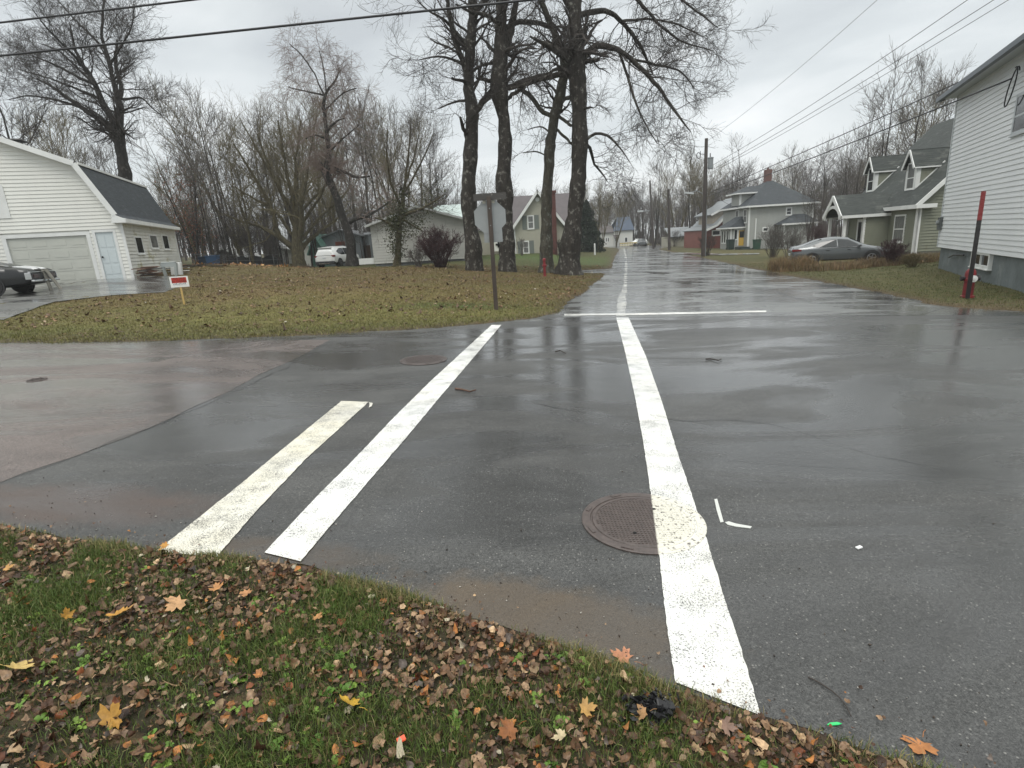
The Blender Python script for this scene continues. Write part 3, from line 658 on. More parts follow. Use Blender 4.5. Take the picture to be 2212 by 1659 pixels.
survey_tree('bare_tree', 'big bare tree with wide dark crown rising behind the white garage', (270, 392), [
    [(276, 600, 28), (270, 377, 25), (265, 345, 22), (260, 322, 21), (255, 293, 20), (255, 276, 19), (259, 248, 16), (258, 218, 13), (248, 198, 10), (244, 169, 9), (238, 139, 8), (228, 107, 7), (218, 82, 6), (221, 50, 5), (224, 10, 4), (230, -60, 2)],
    [(258, 212, 10), (264, 198, 9), (260, 174, 8), (250, 149, 7), (250, 119, 6), (253, 87, 3)],
    [(254, 275, 15), (245, 262, 13), (233, 243, 13), (218, 213, 12), (206, 183, 11), (193, 159, 9), (174, 134, 7), (159, 99, 5), (150, 50, 2)],
    [(250, 288, 13), (244, 280, 12), (223, 263, 11), (198, 250, 10), (179, 233, 9), (154, 216, 8), (129, 201, 7), (116, 188, 5), (80, 170, 3)],
    [(262, 214, 6), (285, 213, 5), (305, 207, 4), (330, 235, 3), (350, 250, 2)], [(262, 245, 4), (285, 240, 3), (312, 232, 2)],
    [(206, 183, 7), (165, 165, 6), (120, 140, 4), (70, 120, 2)], [(228, 107, 5), (190, 70, 4), (150, 30, 3), (125, 0, 2)], [(179, 233, 5), (120, 215, 4), (60, 205, 3), (20, 215, 2)], [(193, 159, 6), (150, 110, 5), (100, 60, 3), (70, 20, 2)],
    [(206, 183, 6), (170, 150, 5), (130, 110, 4), (90, 95, 2)], [(218, 213, 6), (160, 190, 5), (110, 170, 3), (40, 150, 2)], [(238, 139, 5), (262, 100, 4), (285, 60, 3), (290, 10, 2)], [(248, 170, 5), (270, 150, 4), (290, 135, 2)]],
    36.0, 15, bark=BARK2, n1=14, L1=2.6, n2=10, L2=1.3, n3=8, L3=.6, up=.12, jit=1.6)
survey_tree('bare_tree', 'spreading bare tree with many fanning stems left of the white car', (648, 578), [
    [(646, 581, 28), (645, 560, 25), (642, 537, 24), (642, 527, 24), (640, 500, 16), (636, 468, 12), (630, 418, 9), (622, 388, 7), (612, 329, 5), (600, 260, 3)],
    [(635, 535, 12), (622, 527, 12), (598, 504, 11), (594, 468, 9), (578, 428, 8), (559, 398, 7), (535, 359, 5), (505, 310, 3)],
    [(632, 538, 10), (618, 525, 9), (582, 498, 8), (553, 486, 6), (523, 480, 5), (485, 462, 3)],
    [(650, 540, 10), (660, 525, 9), (682, 508, 7), (721, 478, 5), (750, 455, 3)],
    [(644, 530, 13), (652, 490, 11), (652, 458, 10), (650, 438, 9), (662, 388, 6), (670, 330, 4), (685, 250, 3)],
    [(652, 455, 7), (680, 425, 6), (701, 408, 4), (725, 370, 2)], [(640, 500, 9), (618, 440, 7), (585, 370, 5), (555, 290, 3)],
    [(646, 500, 8), (640, 420, 6), (638, 350, 5), (650, 260, 3)], [(640, 520, 8), (600, 460, 6), (550, 430, 4), (500, 400, 2)], [(650, 520, 8), (690, 470, 6), (735, 430, 4), (760, 400, 2)],
    [(635, 470, 7), (600, 400, 5), (560, 330, 4), (520, 260, 2)], [(655, 480, 7), (695, 420, 5), (720, 350, 4), (740, 290, 2)]],
    None, 16, bark=BARKM, twig=TWIGY, n1=10, L1=3.2, n2=7, L2=1.5, n3=6, L3=.7, up=.16, flare=1.25, jit=1.3, t0=.2, trunk_t0=.4)
survey_tree('bare_tree', 'leaning dark trunk with weeping pale rosy crown behind the white car', (760, 575), [
    [(762, 577, 24), (757, 517, 19), (748, 490, 17), (739, 468, 17), (730, 435, 16), (721, 408, 15), (703, 376, 19), (710, 345, 13), (711, 322, 9), (704, 273, 8), (699, 228, 7), (701, 206, 6), (708, 193, 5), (722, 180, 4), (735, 150, 2)],
    [(701, 372, 12), (695, 360, 9), (692, 352, 6)], [(701, 206, 4), (691, 203, 4), (651, 196, 3), (622, 188, 2)], [(703, 215, 4), (680, 160, 3), (650, 115, 3), (625, 95, 2)], [(705, 200, 3), (700, 150, 3), (690, 110, 2)],
    [(757, 480, 9), (761, 476, 9), (790, 468, 7), (815, 455, 5), (850, 430, 3)], [(704, 285, 6), (725, 262, 4), (745, 255, 2)], [(706, 300, 5), (680, 290, 4), (660, 300, 2)], [(700, 240, 4), (740, 200, 3), (770, 190, 2)],
    [(712, 360, 8), (745, 372, 7), (775, 385, 5), (800, 380, 3)], [(708, 330, 4), (740, 300, 3), (775, 270, 2)]],
    None, 17, bark=BARK2, twig=TWIGP, n1=15, L1=1.9, n2=8, L2=1.3, n3=8, L3=.7, up=.06, droop=.24, jit=1.0, t0=.2, trunk_t0=.45, twigr=.006)
def leaf_quads(C_, size, rg, col, cj=.25, flat_=.0):
    """small random leaf faces around the centres C_"""
    n = len(C_); a = unit(rg.normal(0, 1, (n, 3))); b = unit(np.cross(a, rg.normal(0, 1, (n, 3)))); s = size * rg.uniform(.6, 1.4, (n, 1))
    V = np.stack([C_ - a * s, C_ + b * s * .45, C_ + a * s, C_ - b * s * .45], 1).reshape(-1, 3)
    F_ = np.arange(4 * n).reshape(-1, 4); c = np.array(col) * rg.uniform(1 - cj, 1 + cj, (n, 1)); return V, F_, np.repeat(c, 4, 0)
def leaf_obj(name, C_, size, rg, col, parent, cj=.35):
    V, F_, c = leaf_quads(C_, size, rg, col, cj); return mesh_np(name, V, F_, np.full(len(F_), 4), LEAFG, parent, col=c)
# ivy-clad tree in front of the bungalow
t_ivy = survey_tree('bare_tree', 'small tree with ivy-green foliage in front of the white bungalow', (858, 576), [
    [(857, 577, 15), (859, 540, 13), (862, 500, 11), (866, 460, 8), (872, 420, 7), (878, 370, 5), (884, 320, 4), (888, 260, 2)],
    [(864, 470, 7), (900, 455, 6), (930, 440, 4), (960, 420, 2)], [(868, 450, 6), (845, 400, 5), (835, 340, 4), (838, 280, 2)], [(872, 420, 5), (900, 370, 4), (925, 320, 3), (935, 290, 2)],
    [(862, 500, 6), (835, 478, 5), (810, 470, 3)], [(874, 400, 5), (895, 340, 4), (905, 290, 2)], [(866, 470, 5), (895, 490, 4), (915, 500, 2)]],
    None, 18, bark=BARKM, twig=TWIGG, n1=10, L1=2.2, n2=7, L2=1.2, n3=6, L3=.6, up=.14, jit=.7, t0=.25, trunk_t0=.45)
rg = np.random.default_rng(5); b_ = t_ivy.location
pts = []
for px, py, r_, n_ in ((858, 540, .45, 500), (856, 500, .75, 900), (862, 480, .6, 700), (866, 450, .45, 500), (872, 415, .35, 350), (845, 470, .6, 350), (905, 470, .6, 260), (930, 430, .7, 260), (955, 415, .5, 120), (890, 490, .6, 200)):
    c = np.array(atY(px, py, b_.y)) - np.array(b_); pts.append(c + rg.normal(0, 1, (n_, 3)) * r_ * np.array([.55, .55, .75]))
leaf_obj('foliage', np.concatenate(pts), .07, rg, (.055, .06, .025), t_ivy)

# ---- prototypes for the trees standing farther off
def proto(seed, h=11.0, multi=1, spread=.5, twig=TWIGG, bark=BARK2, n1=14, L1=3.6, n2=7, L2=1.7, n3=6, L3=.8, up=.16, fork=.35, r0=.16):
    rg = np.random.default_rng(seed); at = Acc(); ac = Acc()
    Ps = []
    for i in range(multi):
        a = rg.uniform(0, 6.28); lean = spread * (.25 if multi == 1 else 1) * rg.uniform(.4, 1); m = 10; t = np.linspace(0, 1, m)[:, None]
        hh = h * rg.uniform(.8, 1.0)
        P = np.concatenate([np.cos(a) * lean * hh * .3 * t ** 1.2, np.sin(a) * lean * hh * .3 * t ** 1.2, hh * t], 1) + np.cumsum(rg.normal(0, h * .006, (m, 3)), 0) * (t > 0)
        P[0] = (0, 0, -.2); R = np.linspace(r0, .02, m) * (1 if multi == 1 else .7); Ps.append((P, R)); lumpy(at, P, R, 7, rg, .06)
    for P, R in Ps:
        c = int(n1 if multi == 1 else n1 * .6)
        P1, R1 = spawn(rg, P[None], R[None], c, L1, .3, rad(48), 7, up=up, curl=.12, t0=fork, rr_=.5, rmin=.02, lfall=.55)
        ac.add(*tubes(P1, R1, 4))
        P1, R1 = spawn(rg, P1, R1, n2, L2, .4, rad(42), 5, up=up, curl=.12, t0=.2, rr_=.55, rmin=.012, lfall=.4); ac.add(*tubes(P1, R1, 3))
        P1, R1 = spawn(rg, P1, R1, n3, L3, .4, rad(40), 4, up=up, curl=.12, t0=.2, rr_=.6, rmin=.009, lfall=.4); ac.add(*tubes(P1, R1, 3))
    tr = at.obj('trunk', bark, None); cr_ = ac.obj('crown', twig, None)
    d = (tr.data, cr_.data)
    bpy.data.objects.remove(tr); bpy.data.objects.remove(cr_)
    return d
PB = [proto(101, 11, 1), proto(102, 10, 3, .8, n1=12), proto(103, 12, 2, .5), proto(104, 9, 4, 1.1, twig=TWIGY, bark=BARKM), proto(105, 11, 1, twig=TWIGY, bark=BARKM, up=.25), proto(106, 10, 1, twig=TWIG, L1=4.2, n1=16)]
PW = [proto(111, 9, 1, n1=10, n2=6, n3=4, L3=.9, r0=.2), proto(112, 10, 2, .6, n1=10, n2=6, n3=4, L3=.9, r0=.2), proto(113, 8.5, 3, .8, n1=10, n2=5, n3=4, L3=.9, r0=.2)]
for d in PW: d[1].materials.clear(); d[1].materials.append(mat('far_twig_bark', (.075, .064, .056), .8, spec=.15))
def place_tree(protos, k, x, y, h, label, group=None, rz=None, name='bare_tree', href=None, extra=None, cat='tree'):
    d = protos[k % len(protos)]; ref = [11, 10, 12, 9, 11, 10][k % 6] if protos is PB else [9, 10, 8.5][k % 3]
    o = thing(name, label, cat, (x, y, H(x, y) - .05), rz if rz is not None else random.uniform(0, 6.28), group)
    s = h / ref; o.scale = (s, s, s)
    for n, me in zip(('trunk', 'crown'), d): link(bpy.data.objects.new(n, me), o)
    return o
def top_h(px, py, Y):
    q = atY(px, py, Y); return q.x, q.z - H(q.x, Y)
def trees_at(specs, label, group, protos=None, k0=0):
    for i, s in enumerate(specs):
        px, py, Y = s[:3]; x_, h_ = top_h(px, py, Y); lb = s[3] if len(s) > 3 else label
        place_tree(protos or PB, k0 + i if len(s) < 5 else s[4], x_, Y, h_, lb, None if len(s) > 3 else group)
# behind the garage
trees_at([(110, 262, 48, 'thin bare tree with a forked top just right of the garage chimney', 4), (190, 290, 50), (215, 310, 46), (60, 270, 56), (325, 360, 52)],
         'thin grey bare tree rising behind the garage roof', 'thin bare trees behind the garage roof')
trees_at([(-35, 120, 34, 'dark bare tree cut off by the left edge of the view above the garage', 5)], '', None)
# thicket between garage and bungalow
GTh = 'bare trees of the thicket between the garage and the bungalow'; LTh = 'bare tree in the tangled thicket between the garage and the white car'
trees_at([(440, 215, 50, 'tallest bare tree in the thicket, just right of the copper-leaved one', 2), (375, 300, 60), (415, 320, 46), (470, 260, 56), (500, 300, 48), (530, 265, 60), (560, 290, 52), (590, 260, 62), (455, 350, 44), (395, 380, 48), (430, 400, 52), (480, 370, 62),
          (510, 330, 55), (545, 340, 64), (575, 350, 58), (610, 300, 66), (405, 350, 64), (620, 380, 70), (495, 420, 60)], LTh, GTh)
trees_at([(660, 235, 60), (690, 250, 66), (740, 255, 62), (770, 270, 56), (800, 255, 60), (830, 260, 52, 'twiggy bare tree with pale crown above the bungalow ridge', 4), (860, 265, 62), (890, 250, 54), (915, 300, 58), (935, 330, 66), (780, 320, 66), (820, 350, 70), (720, 330, 70), (680, 340, 72), (960, 405, 90)],
         'olive grey bare tree standing behind the bungalow and the grey shed', 'bare trees behind the bungalow', k0=3)
# copper-leaved tree
c0 = place_tree(PB, 1, *(lambda q: (q[0], 47))(top_h(385, 345, 47)), top_h(385, 345, 47)[1], 'tree still holding copper-red leaves behind the garage corner', name='copper_leaved_tree')
rg = np.random.default_rng(8); s_ = c0.scale[0]; leaf_obj('foliage', rg.normal(0, 1, (1500, 3)) * np.array([1.0, 1.0, 1.9]) / s_ + np.array([0, 0, 4.8]) / s_, .07 / s_, rg, (.20, .075, .045), c0)
# right side: behind the houses
trees_at([(1930, 165, 62, 'tall bare tree with lobed crown right behind the olive cottage roof', 2), (1990, 190, 60, 'bare tree whose crown shows between the cottage roof and the white house', 0), (2040, 170, 58)], 'bare tree at the back of the cottage beside the white house wall', 'bare trees behind the cottage')
trees_at([(1880, 270, 66), (1850, 300, 70), (1815, 340, 76), (1960, 240, 72), (1900, 300, 80), (1790, 390, 86), (2010, 230, 76), (1835, 370, 90), (1870, 340, 86)], 'dense grey bare tree between the foursquare house and the cottage', 'bare trees between foursquare house and cottage')
trees_at([(1735, 330, 90, 'bushy bare tree right of the foursquare house chimney', 1), (1600, 375, 95), (1640, 385, 110), (1700, 375, 105), (1775, 400, 100), (1570, 400, 115)], 'bare tree standing behind the foursquare house roof', 'bare trees behind the foursquare house')
trees_at([(1415, 345, 100, 'tall bare tree left of the far utility pole', 2), (1490, 352, 96, 'tall bare tree between the two utility poles', 0), (1540, 365, 92, 'bare tree just right of the near utility pole', 3), (1465, 380, 110), (1440, 370, 120), (1520, 400, 100)], 'bare tree by the roadside beyond the near utility pole', 'bare trees beside the far road')
trees_at([(1290, 395, 75, 'thin straight bare tree rising right of the thickest maple', 4), (1330, 430, 112, 'small bare tree in front of the white house with blue roof', 3), (1300, 430, 100), (1262, 400, 95), (1350, 440, 150), (1375, 430, 155), (1235, 410, 100)], 'bare tree around the far white house', 'bare trees around the far white house', k0=1)
# far woods that read as one mass
def woods(name, n, xr, yr, hr, seed, gap=None):
    rg = np.random.default_rng(seed); Vs = []; Fs = []; k = 0; src = []
    for d in PW:
        cur_ = []
        for me in d:
            V = np.empty(len(me.vertices) * 3, np.float32); me.vertices.foreach_get('co', V); F_ = np.empty(len(me.loops), np.int32); me.loops.foreach_get('vertex_index', F_); cur_.append((V.reshape(-1, 3), F_.reshape(-1, 4)))
        src.append(cur_)
    for i in range(n):
        x_ = rg.uniform(*xr); y_ = rg.uniform(*yr)
        if gap and gap(x_, y_): continue
        q = i % 3; s = rg.uniform(*hr) / 9; a = rg.uniform(0, 6.28); Rm = np.array([[math.cos(a), -math.sin(a), 0], [math.sin(a), math.cos(a), 0], [0, 0, 1]]) * s
        for V, F_ in src[q]: Vs.append(V @ Rm.T + np.array([x_, y_, H(x_, y_)])); Fs.append(F_ + k); k += len(V)
    o = mesh_np(name, np.concatenate(Vs), np.concatenate(Fs), np.full(sum(len(f) for f in Fs), 4), mat('far_twig_bark'), None)
    return tag(o, 'distant grey-brown bare woods closing the view', 'woods', kind='stuff')
woods('woods', 210, (-95, 110), (135, 185), (10, 15), 5, gap=lambda a, b: 18 < a < 34 and b < 150)
woods('woods', 50, (-70, -8), (68, 110), (5, 8), 6)
woods('undergrowth', 100, (-31, -9), (50, 64), (2.6, 4.6), 16)['label'] = 'dense brown undergrowth beneath the thicket trees'
woods('undergrowth', 260, (-25, 85), (137, 160), (6, 11.5), 18)['label'] = 'dark brown undergrowth closing the far end of the street'
woods('undergrowth', 110, (33, 66), (52, 82), (3.5, 7.5), 17, gap=lambda a, b: a < 44 and b > 62)['label'] = 'dense brown undergrowth behind the houses on the right'
woods('woods', 70, (38, 120), (82, 130), (9, 13), 7)
# conifers beside the thickest maple
def conifer(x, y, h, label, seed, r=.28, group=None):
    rg = np.random.default_rng(seed); o = thing('conifer', label, 'conifer', (x, y, H(x, y)), 0, group)
    MB().tube([(0, 0, -.1), (0, 0, h * .5), (0, 0, h * .97)], [.16, .1, .02], 8).obj('trunk', BARK2, o)
    n = 9000; t = rg.uniform(0, 1, n) ** .9; z = h * (.04 + .96 * (1 - t)); a = rg.uniform(0, 6.28, n); rad_ = h * r * t ** .62 * (.25 + .75 * rg.uniform(0, 1, n) ** .5) * (1 + .30 * np.sin(a * 5 + z * 2.1) + .22 * np.sin(z * 5.3 + a))
    C_ = np.stack([np.cos(a) * rad_, np.sin(a) * rad_, z - rad_ * .25], 1)
    leaf_obj('foliage', C_, .11, rg, (.018, .030, .018), o, .4); return o
x_, h_ = top_h(1266, 432, 72); conifer(x_, 72, h_, 'dark conifer tucked behind the thickest maple trunk', 3, .3)
x_, h_ = top_h(1284, 478, 78); conifer(x_, 78, h_, 'lower dark conifer right of the other one, near the far driveway', 4, .3)
# shrubs: many stems from the ground
def shrub(label, px, py, w_px, top_px, seed, twig, name='bare_shrub', n=26, Y=None, leaves=None, L=None, cat='shrub', rmin=.006, dens=6, group=None):
    rg = np.random.default_rng(seed); b = hit(px, py) if Y is None else atY(px, py, Y); z0 = H(b.x, b.y); o = thing(name, label, cat, (b.x, b.y, z0), 0, group)
    zc = (Vector(b) - Vector((0, 0, CAMZ))).dot(FWD); W_ = w_px / FOC * zc / 2; Ht = atY(px, top_px, b.y).z - z0
    m = 7; a = rg.uniform(0, 6.28, n); rr2 = rg.uniform(0, 1, n) ** .6; t = np.linspace(0, 1, m)[None, :, None]
    base = np.stack([np.cos(a), np.sin(a), 0 * a], 1) * (W_ * .25 * rr2)[:, None]; tip = np.stack([np.cos(a) * W_ * rr2, np.sin(a) * W_ * rr2, Ht * (1 - .35 * rr2 ** 2) * rg.uniform(.75, 1, n)], 1)
    P = base[:, None] * (1 - t) + tip[:, None] * t; P[..., 2] = tip[:, None, 2] * (t[..., 0] ** .8); P[:, 1:] += rg.normal(0, W_ * .04, (n, m - 1, 3))
    R = np.linspace(.018, .006, m)[None].repeat(n, 0); ac = Acc(); ac.add(*tubes(P, R, 4))
    P1, R1 = spawn(rg, P, R, dens, Ht * .32, .4, rad(38), 5, up=.12, t0=.25, rmin=rmin * 1.2, rr_=.6); ac.add(*tubes(P1, R1, 3))
    P1, R1 = spawn(rg, P1, R1, dens, Ht * .16, .4, rad(40), 4, up=.1, t0=.2, rmin=rmin, rr_=.7); ac.add(*tubes(P1, R1, 3))
    ac.obj('branches', twig, o)
    if leaves:
        q = P1[rg.integers(0, len(P1), leaves[0]), rg.integers(0, 4, leaves[0])] + rg.normal(0, .03, (leaves[0], 3)); leaf_obj('foliage', q, leaves[1], rg, leaves[2], o)
    return o
DRED = mat('dark_red_twig', (.060, .034, .036), .7, spec=.3)
shrub('round dark red bush in front of the white bungalow', 952, 578, 100, 500, 31, DRED, name='red_bush', n=75, leaves=(1500, .035, (.075, .03, .03)), dens=7)
shrub('straggly low bush between ivy tree and dark red bush', 905, 577, 50, 535, 32, TWIGG, n=22)
shrub('brown twiggy bush against the foot of the near utility pole', 1527, 553, 36, 505, 33, TWIG, n=26)
shrub('bare shrub beside the green bins of the foursquare house', 1668, 556, 60, 492, 34, TWIGG, n=34)
shrub('rounded bare shrub before the small hipped annex', 1705, 556, 62, 495, 35, TWIGG, n=30)
shrub('rust-brown shrub between the foursquare house and the cottage porch', 1772, 545, 52, 485, 36, DRED, Y=50, n=40)
shrub('brown bramble bush beneath the cottage window', 1925, 573, 60, 522, 37, DRED, n=40)
shrub('pale weedy shrub at the corner post of the cottage', 1972, 577, 60, 548, 38, TWIGY, n=26)
shrub('thin bare shrub by the wall of the beige house', 1128, 552, 20, 515, 39, TWIGG, n=10)
shrub('bare shrub at the right corner of the beige house', 1210, 565, 26, 520, 40, TWIG, n=12)
for i, (px, py, w_, tp) in enumerate(((330, 577, 50, 480), (430, 570, 60, 470), (480, 572, 60, 490), (540, 568, 60, 480), (590, 572, 50, 500), (390, 573, 50, 460), (690, 560, 50, 500), (790, 572, 40, 520), (1770, 540, 60, 470), (1455, 535, 40, 500), (1580, 545, 40, 490), (1390, 528, 40, 495), (1430, 530, 40, 500))):
    shrub('tangled brown brush at the foot of the background trees', px, py, w_, tp, 50 + i, TWIG if i % 2 else TWIGG, n=34, dens=6, Y=[52, 50, 56, 54, 58, 62, 66, 60, 60, 100, 84, 118, 112][i], group='brush under the background trees', rmin=.008)
# ------------------------------------------------------------------ building kit
class Fr:
    """local frame of a building: x along the facade (left to right), y into the building, z up from the root"""
    def __init__(s, x, y, z, ang): s.o = Vector((x, y, z)); s.a = ang; s.c, s.s = math.cos(ang), math.sin(ang)
    def l(s, p): d = Vector(p) - s.o; return Vector((d.x * s.c + d.y * s.s, -d.x * s.s + d.y * s.c, d.z))
    def w(s, x, y, z=0): return s.o + Vector((x * s.c - y * s.s, x * s.s + y * s.c, z))
    def _r(s, px, py):
        d = ray(px, py); o = s.l((0, 0, CAMZ)); return o, Vector((d.x * s.c + d.y * s.s, -d.x * s.s + d.y * s.c, d.z))
    def front(s, px, py, y0=0.0): o, d = s._r(px, py); t = (y0 - o.y) / d.y; p = o + d * t; return p.x, p.z
    def side(s, px, py, x0=0.0): o, d = s._r(px, py); t = (x0 - o.x) / d.x; p = o + d * t; return p.y, p.z
class Wall:
    """wall plane: origin P0 (x, y) local, direction u, outward normal"""
    def __init__(s, p0, u): s.p = Vector((*p0, 0)); s.u = Vector((*u, 0)).normalized(); s.n = Vector((s.u.y, -s.u.x, 0))
    def __call__(s, t, z, o=0.0): return s.p + s.u * t + s.n * o + Vector((0, 0, z))
    def box(s, mb, t0, t1, z0, z1, o0, o1): return mb.obox(s((t0 + t1) / 2, (z0 + z1) / 2, (o0 + o1) / 2), s.u * (t1 - t0) / 2, s.n * (o1 - o0) / 2, Vector((0, 0, (z1 - z0) / 2)))
def lap(mb, W, z0, z1, rng, pitch=.15, lip=.022):
    z = z0
    while z < z1 - .01:
        zt = min(z + pitch, z1); a0, a1 = rng(z); b0, b1 = rng(zt - 1e-4)
        if a1 - a0 > .02:
            if b1 - b0 < .02: b0 = b1 = (b0 + b1) / 2
            mb.add([W(a0, z, lip), W(a1, z, lip), W(b1, zt, .002), W(b0, zt, .002), W(a0, z, 0), W(a1, z, 0)], [(0, 1, 2, 3), (4, 5, 1, 0)])
        z = zt
def slab(mb, pts, th): 
    P = [Vector(p) for p in pts]; n = (P[1] - P[0]).cross(P[2] - P[0]).normalized()
    if n.z < 0: n = -n
    return mb.prism([p - n * th for p in P], n * th)
GLASS = mat('dark_window_glass', (.018, .022, .024), .07, spec=.6)
GLASSC = mat('curtained_window_glass', (.16, .165, .16), .12, spec=.5, noise=(3, .5, (6, 1, .5)))
WTRIM = mat('white_painted_trim', (.72, .73, .71), .5, noise=(2, .08))
def window(root, W, t0, t1, z0, z1, fw=.07, mullion=None, rail=None, glass=GLASS, sill=True, proud=.05, trim=None, name='window'):
    f = MB()
    W.box(f, t0 - fw, t0, z0 - fw, z1 + fw, 0, proud); W.box(f, t1, t1 + fw, z0 - fw, z1 + fw, 0, proud)
    W.box(f, t0, t1, z1, z1 + fw, 0, proud - .002); W.box(f, t0, t1, z0 - fw, z0, 0, proud - .002)
    if sill: W.box(f, t0 - fw * 1.3, t1 + fw * 1.3, z0 - fw - .035, z0 - fw - .003, 0, proud + .03)
    if rail: W.box(f, t0, t1, z0 + (z1 - z0) * rail - .025, z0 + (z1 - z0) * rail + .025, 0, proud - .01)
    for m_ in (mullion or []): W.box(f, t0 + (t1 - t0) * m_ - .018, t0 + (t1 - t0) * m_ + .018, z0, z1, 0, proud - .014)
    o = f.obj(name, trim or WTRIM, root)
    p = MB(); W.box(p, t0, t1, z0, z1, .004, .0375); p.obj('pane', glass, o)
    return o
def rect(fr_fn, tl, br, *a):
    """corner pixels -> (t0, t1, z0, z1)"""
    x0, z1 = fr_fn(*tl, *a); x1, z0 = fr_fn(*br, *a); return x0, x1, z0, z1
ROOFG = mat('dark_wet_shingle', (.045, .052, .058), .7, spec=.25, noise=(4, .38, (.5, .5, 4.5)), bump=(26, .8, .02), streak=((.09, .095, .10), 1.4, .56, (1, 1, 3)))
ROOFC = mat('greenish_grey_shingle', (.043, .049, .046), .7, spec=.25, noise=(4, .38, (.5, .5, 4.5)), bump=(26, .8, .02), streak=((.11, .115, .105), 1.2, .55, (1, 1, 3)))

# ================================================================== white gambrel garage
def shingled(mb, mbt, pts, th): slab(mb, pts, th)
fg = Fr(-16, 24, 1.14, rad(17))
root = thing('garage', 'white gambrel-roofed garage with wide door and pale blue side door', 'garage', fg.o, fg.a)
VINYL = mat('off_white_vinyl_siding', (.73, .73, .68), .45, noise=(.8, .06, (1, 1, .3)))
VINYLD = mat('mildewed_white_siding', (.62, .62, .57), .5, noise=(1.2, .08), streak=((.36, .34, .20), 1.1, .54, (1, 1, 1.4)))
EZ = 2.38; KX, KZ = -1.15, 4.80   # eave and knee of the gambrel
kx, kz = fg.front(166, 357); KX, KZ = kx, kz
ex, ez = fg.front(262, 473); EZ = ez
PX = -6.6; PZ = KZ + (KX - PX) * .42
LX = 2 * PX
Wf = Wall((LX, 0), (1, 0))
def grange(z):
    if z <= EZ: a = 0.0
    elif z <= KZ: a = KX * (z - EZ) / (KZ - EZ)
    else: a = KX + (PX - KX) * (z - KZ) / (PZ - KZ)
    return (2 * PX - a) - LX, a - LX
DT = .98; 
sdx0, sdz1 = fg.front(209, 502); sdx1, _ = fg.front(246, 500); sdx1 = fg.front(253, 540)[0]; sdx0 = fg.front(214, 540)[0]
gdx0, gdz1 = fg.front(22, 555)[0], fg.front(180, 508)[1]; gdx1 = fg.front(198, 555)[0]
gdx0 = fg.front(24, 555)[0]
m = MB()
def holes(z):
    return grange(z)
def lap_holes(mb, W, z0, z1, rng, holes, pitch, lip):
    z = z0
    while z < z1 - .01:
        zt = min(z + pitch, z1); a0, a1 = rng(z); cuts = [(a0, a1)]
        for h0, h1, hz0, hz1 in holes:
            if z + pitch * .5 > hz0 and z + pitch * .5 < hz1:
                nc = []
                for c0, c1 in cuts:
                    if h0 >= c1 or h1 <= c0: nc.append((c0, c1)); continue
                    if h0 > c0: nc.append((c0, h0))
                    if h1 < c1: nc.append((h1, c1))
                cuts = nc
        b0, b1 = rng(zt - 1e-4)
        for i, (c0, c1) in enumerate(cuts):
            d0, d1 = (b0 if abs(c0 - a0) < 1e-6 else c0), (b1 if abs(c1 - a1) < 1e-6 else c1)
            mb.add([W(c0, z, lip), W(c1, z, lip), W(d1, zt, .002), W(d0, zt, .002), W(c0, z, 0), W(c1, z, 0)], [(0, 1, 2, 3), (4, 5, 1, 0)])
        z = zt
gh = gdz1; sh_ = sdz1
lap_holes(m, Wf, .05, PZ, grange, [(gdx0 - LX - .14, gdx1 - LX + .14, -1, gh + .14), (sdx0 - LX - .1, sdx1 - LX + .1, -1, sh_ + .1)], .145, .024)
m.obj('front_siding', VINYL, root)
m = MB(); Ws = Wall((0, 0), (0, 1)); SL = 8.2
wins = [rect(fg.side, (289, 513), (310, 546)), rect(fg.side, (321, 509), (341, 535)), rect(fg.side, (348, 509), (365, 537))]
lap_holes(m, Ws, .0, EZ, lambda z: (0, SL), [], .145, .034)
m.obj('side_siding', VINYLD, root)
m = MB(); m.box(LX + .02, -.02, .05, SL - .02, -.6, EZ - .02)
m.poly([(LX + .02, .05, EZ - .02), (-.02, .05, EZ - .02), (KX, .05, KZ), (PX, .05, PZ), (LX - KX, .05, KZ)])
m.poly([(LX + .02, SL, EZ - .02), (-.02, SL, EZ - .02), (KX, SL, KZ), (PX, SL, PZ), (LX - KX, SL, KZ)]); m.obj('wall', VINYL, root)
r = MB(); ov = -.32; bk = SL + .25
fl = .55
slab(r, [(.30, ov, EZ - .02), (.30, bk, EZ - .02), (-.02, bk, EZ + .20), (-.02, ov, EZ + .20)], .06)
slab(r, [(-.02, ov, EZ + .20), (-.02, bk, EZ + .20), (KX + .06, bk, KZ + .10), (KX + .06, ov, KZ + .10)], .06)
slab(r, [(KX + .12, ov, KZ + .07), (KX + .12, bk, KZ + .07), (PX, bk, PZ + .14), (PX, ov, PZ + .14)], .07)
slab(r, [(PX, ov, PZ + .14), (PX, bk, PZ + .14), (LX - KX, bk, KZ + .10), (LX - KX, ov, KZ + .10)], .07)
slab(r, [(LX - KX, ov, KZ + .10), (LX - KX, bk, KZ + .10), (LX, bk, EZ + .1), (LX, ov, EZ + .1)], .06)
r.obj('roof', ROOFG, root)
t = MB(); fy = ov - .02
for a, b in (((PX, PZ), (KX, KZ)), ((KX, KZ), (-.02, EZ + .12)), ((PX, PZ), (LX - KX, KZ))):
    t.beam((a[0], fy + .02, a[1] + .02), (b[0], fy + .02, b[1] + .02), .05, .20)
    t.add([(a[0], fy + .04, a[1] - .07), (b[0], fy + .04, b[1] - .07), (b[0], .0, b[1] - .07), (a[0], .0, a[1] - .07)], [(0, 1, 2, 3)])
t.beam((.31, ov, EZ - .09), (.31, bk, EZ - .09), .04, .16); t.beam((.14, ov + .01, EZ - .16), (.14, bk, EZ - .16), .32, .02)
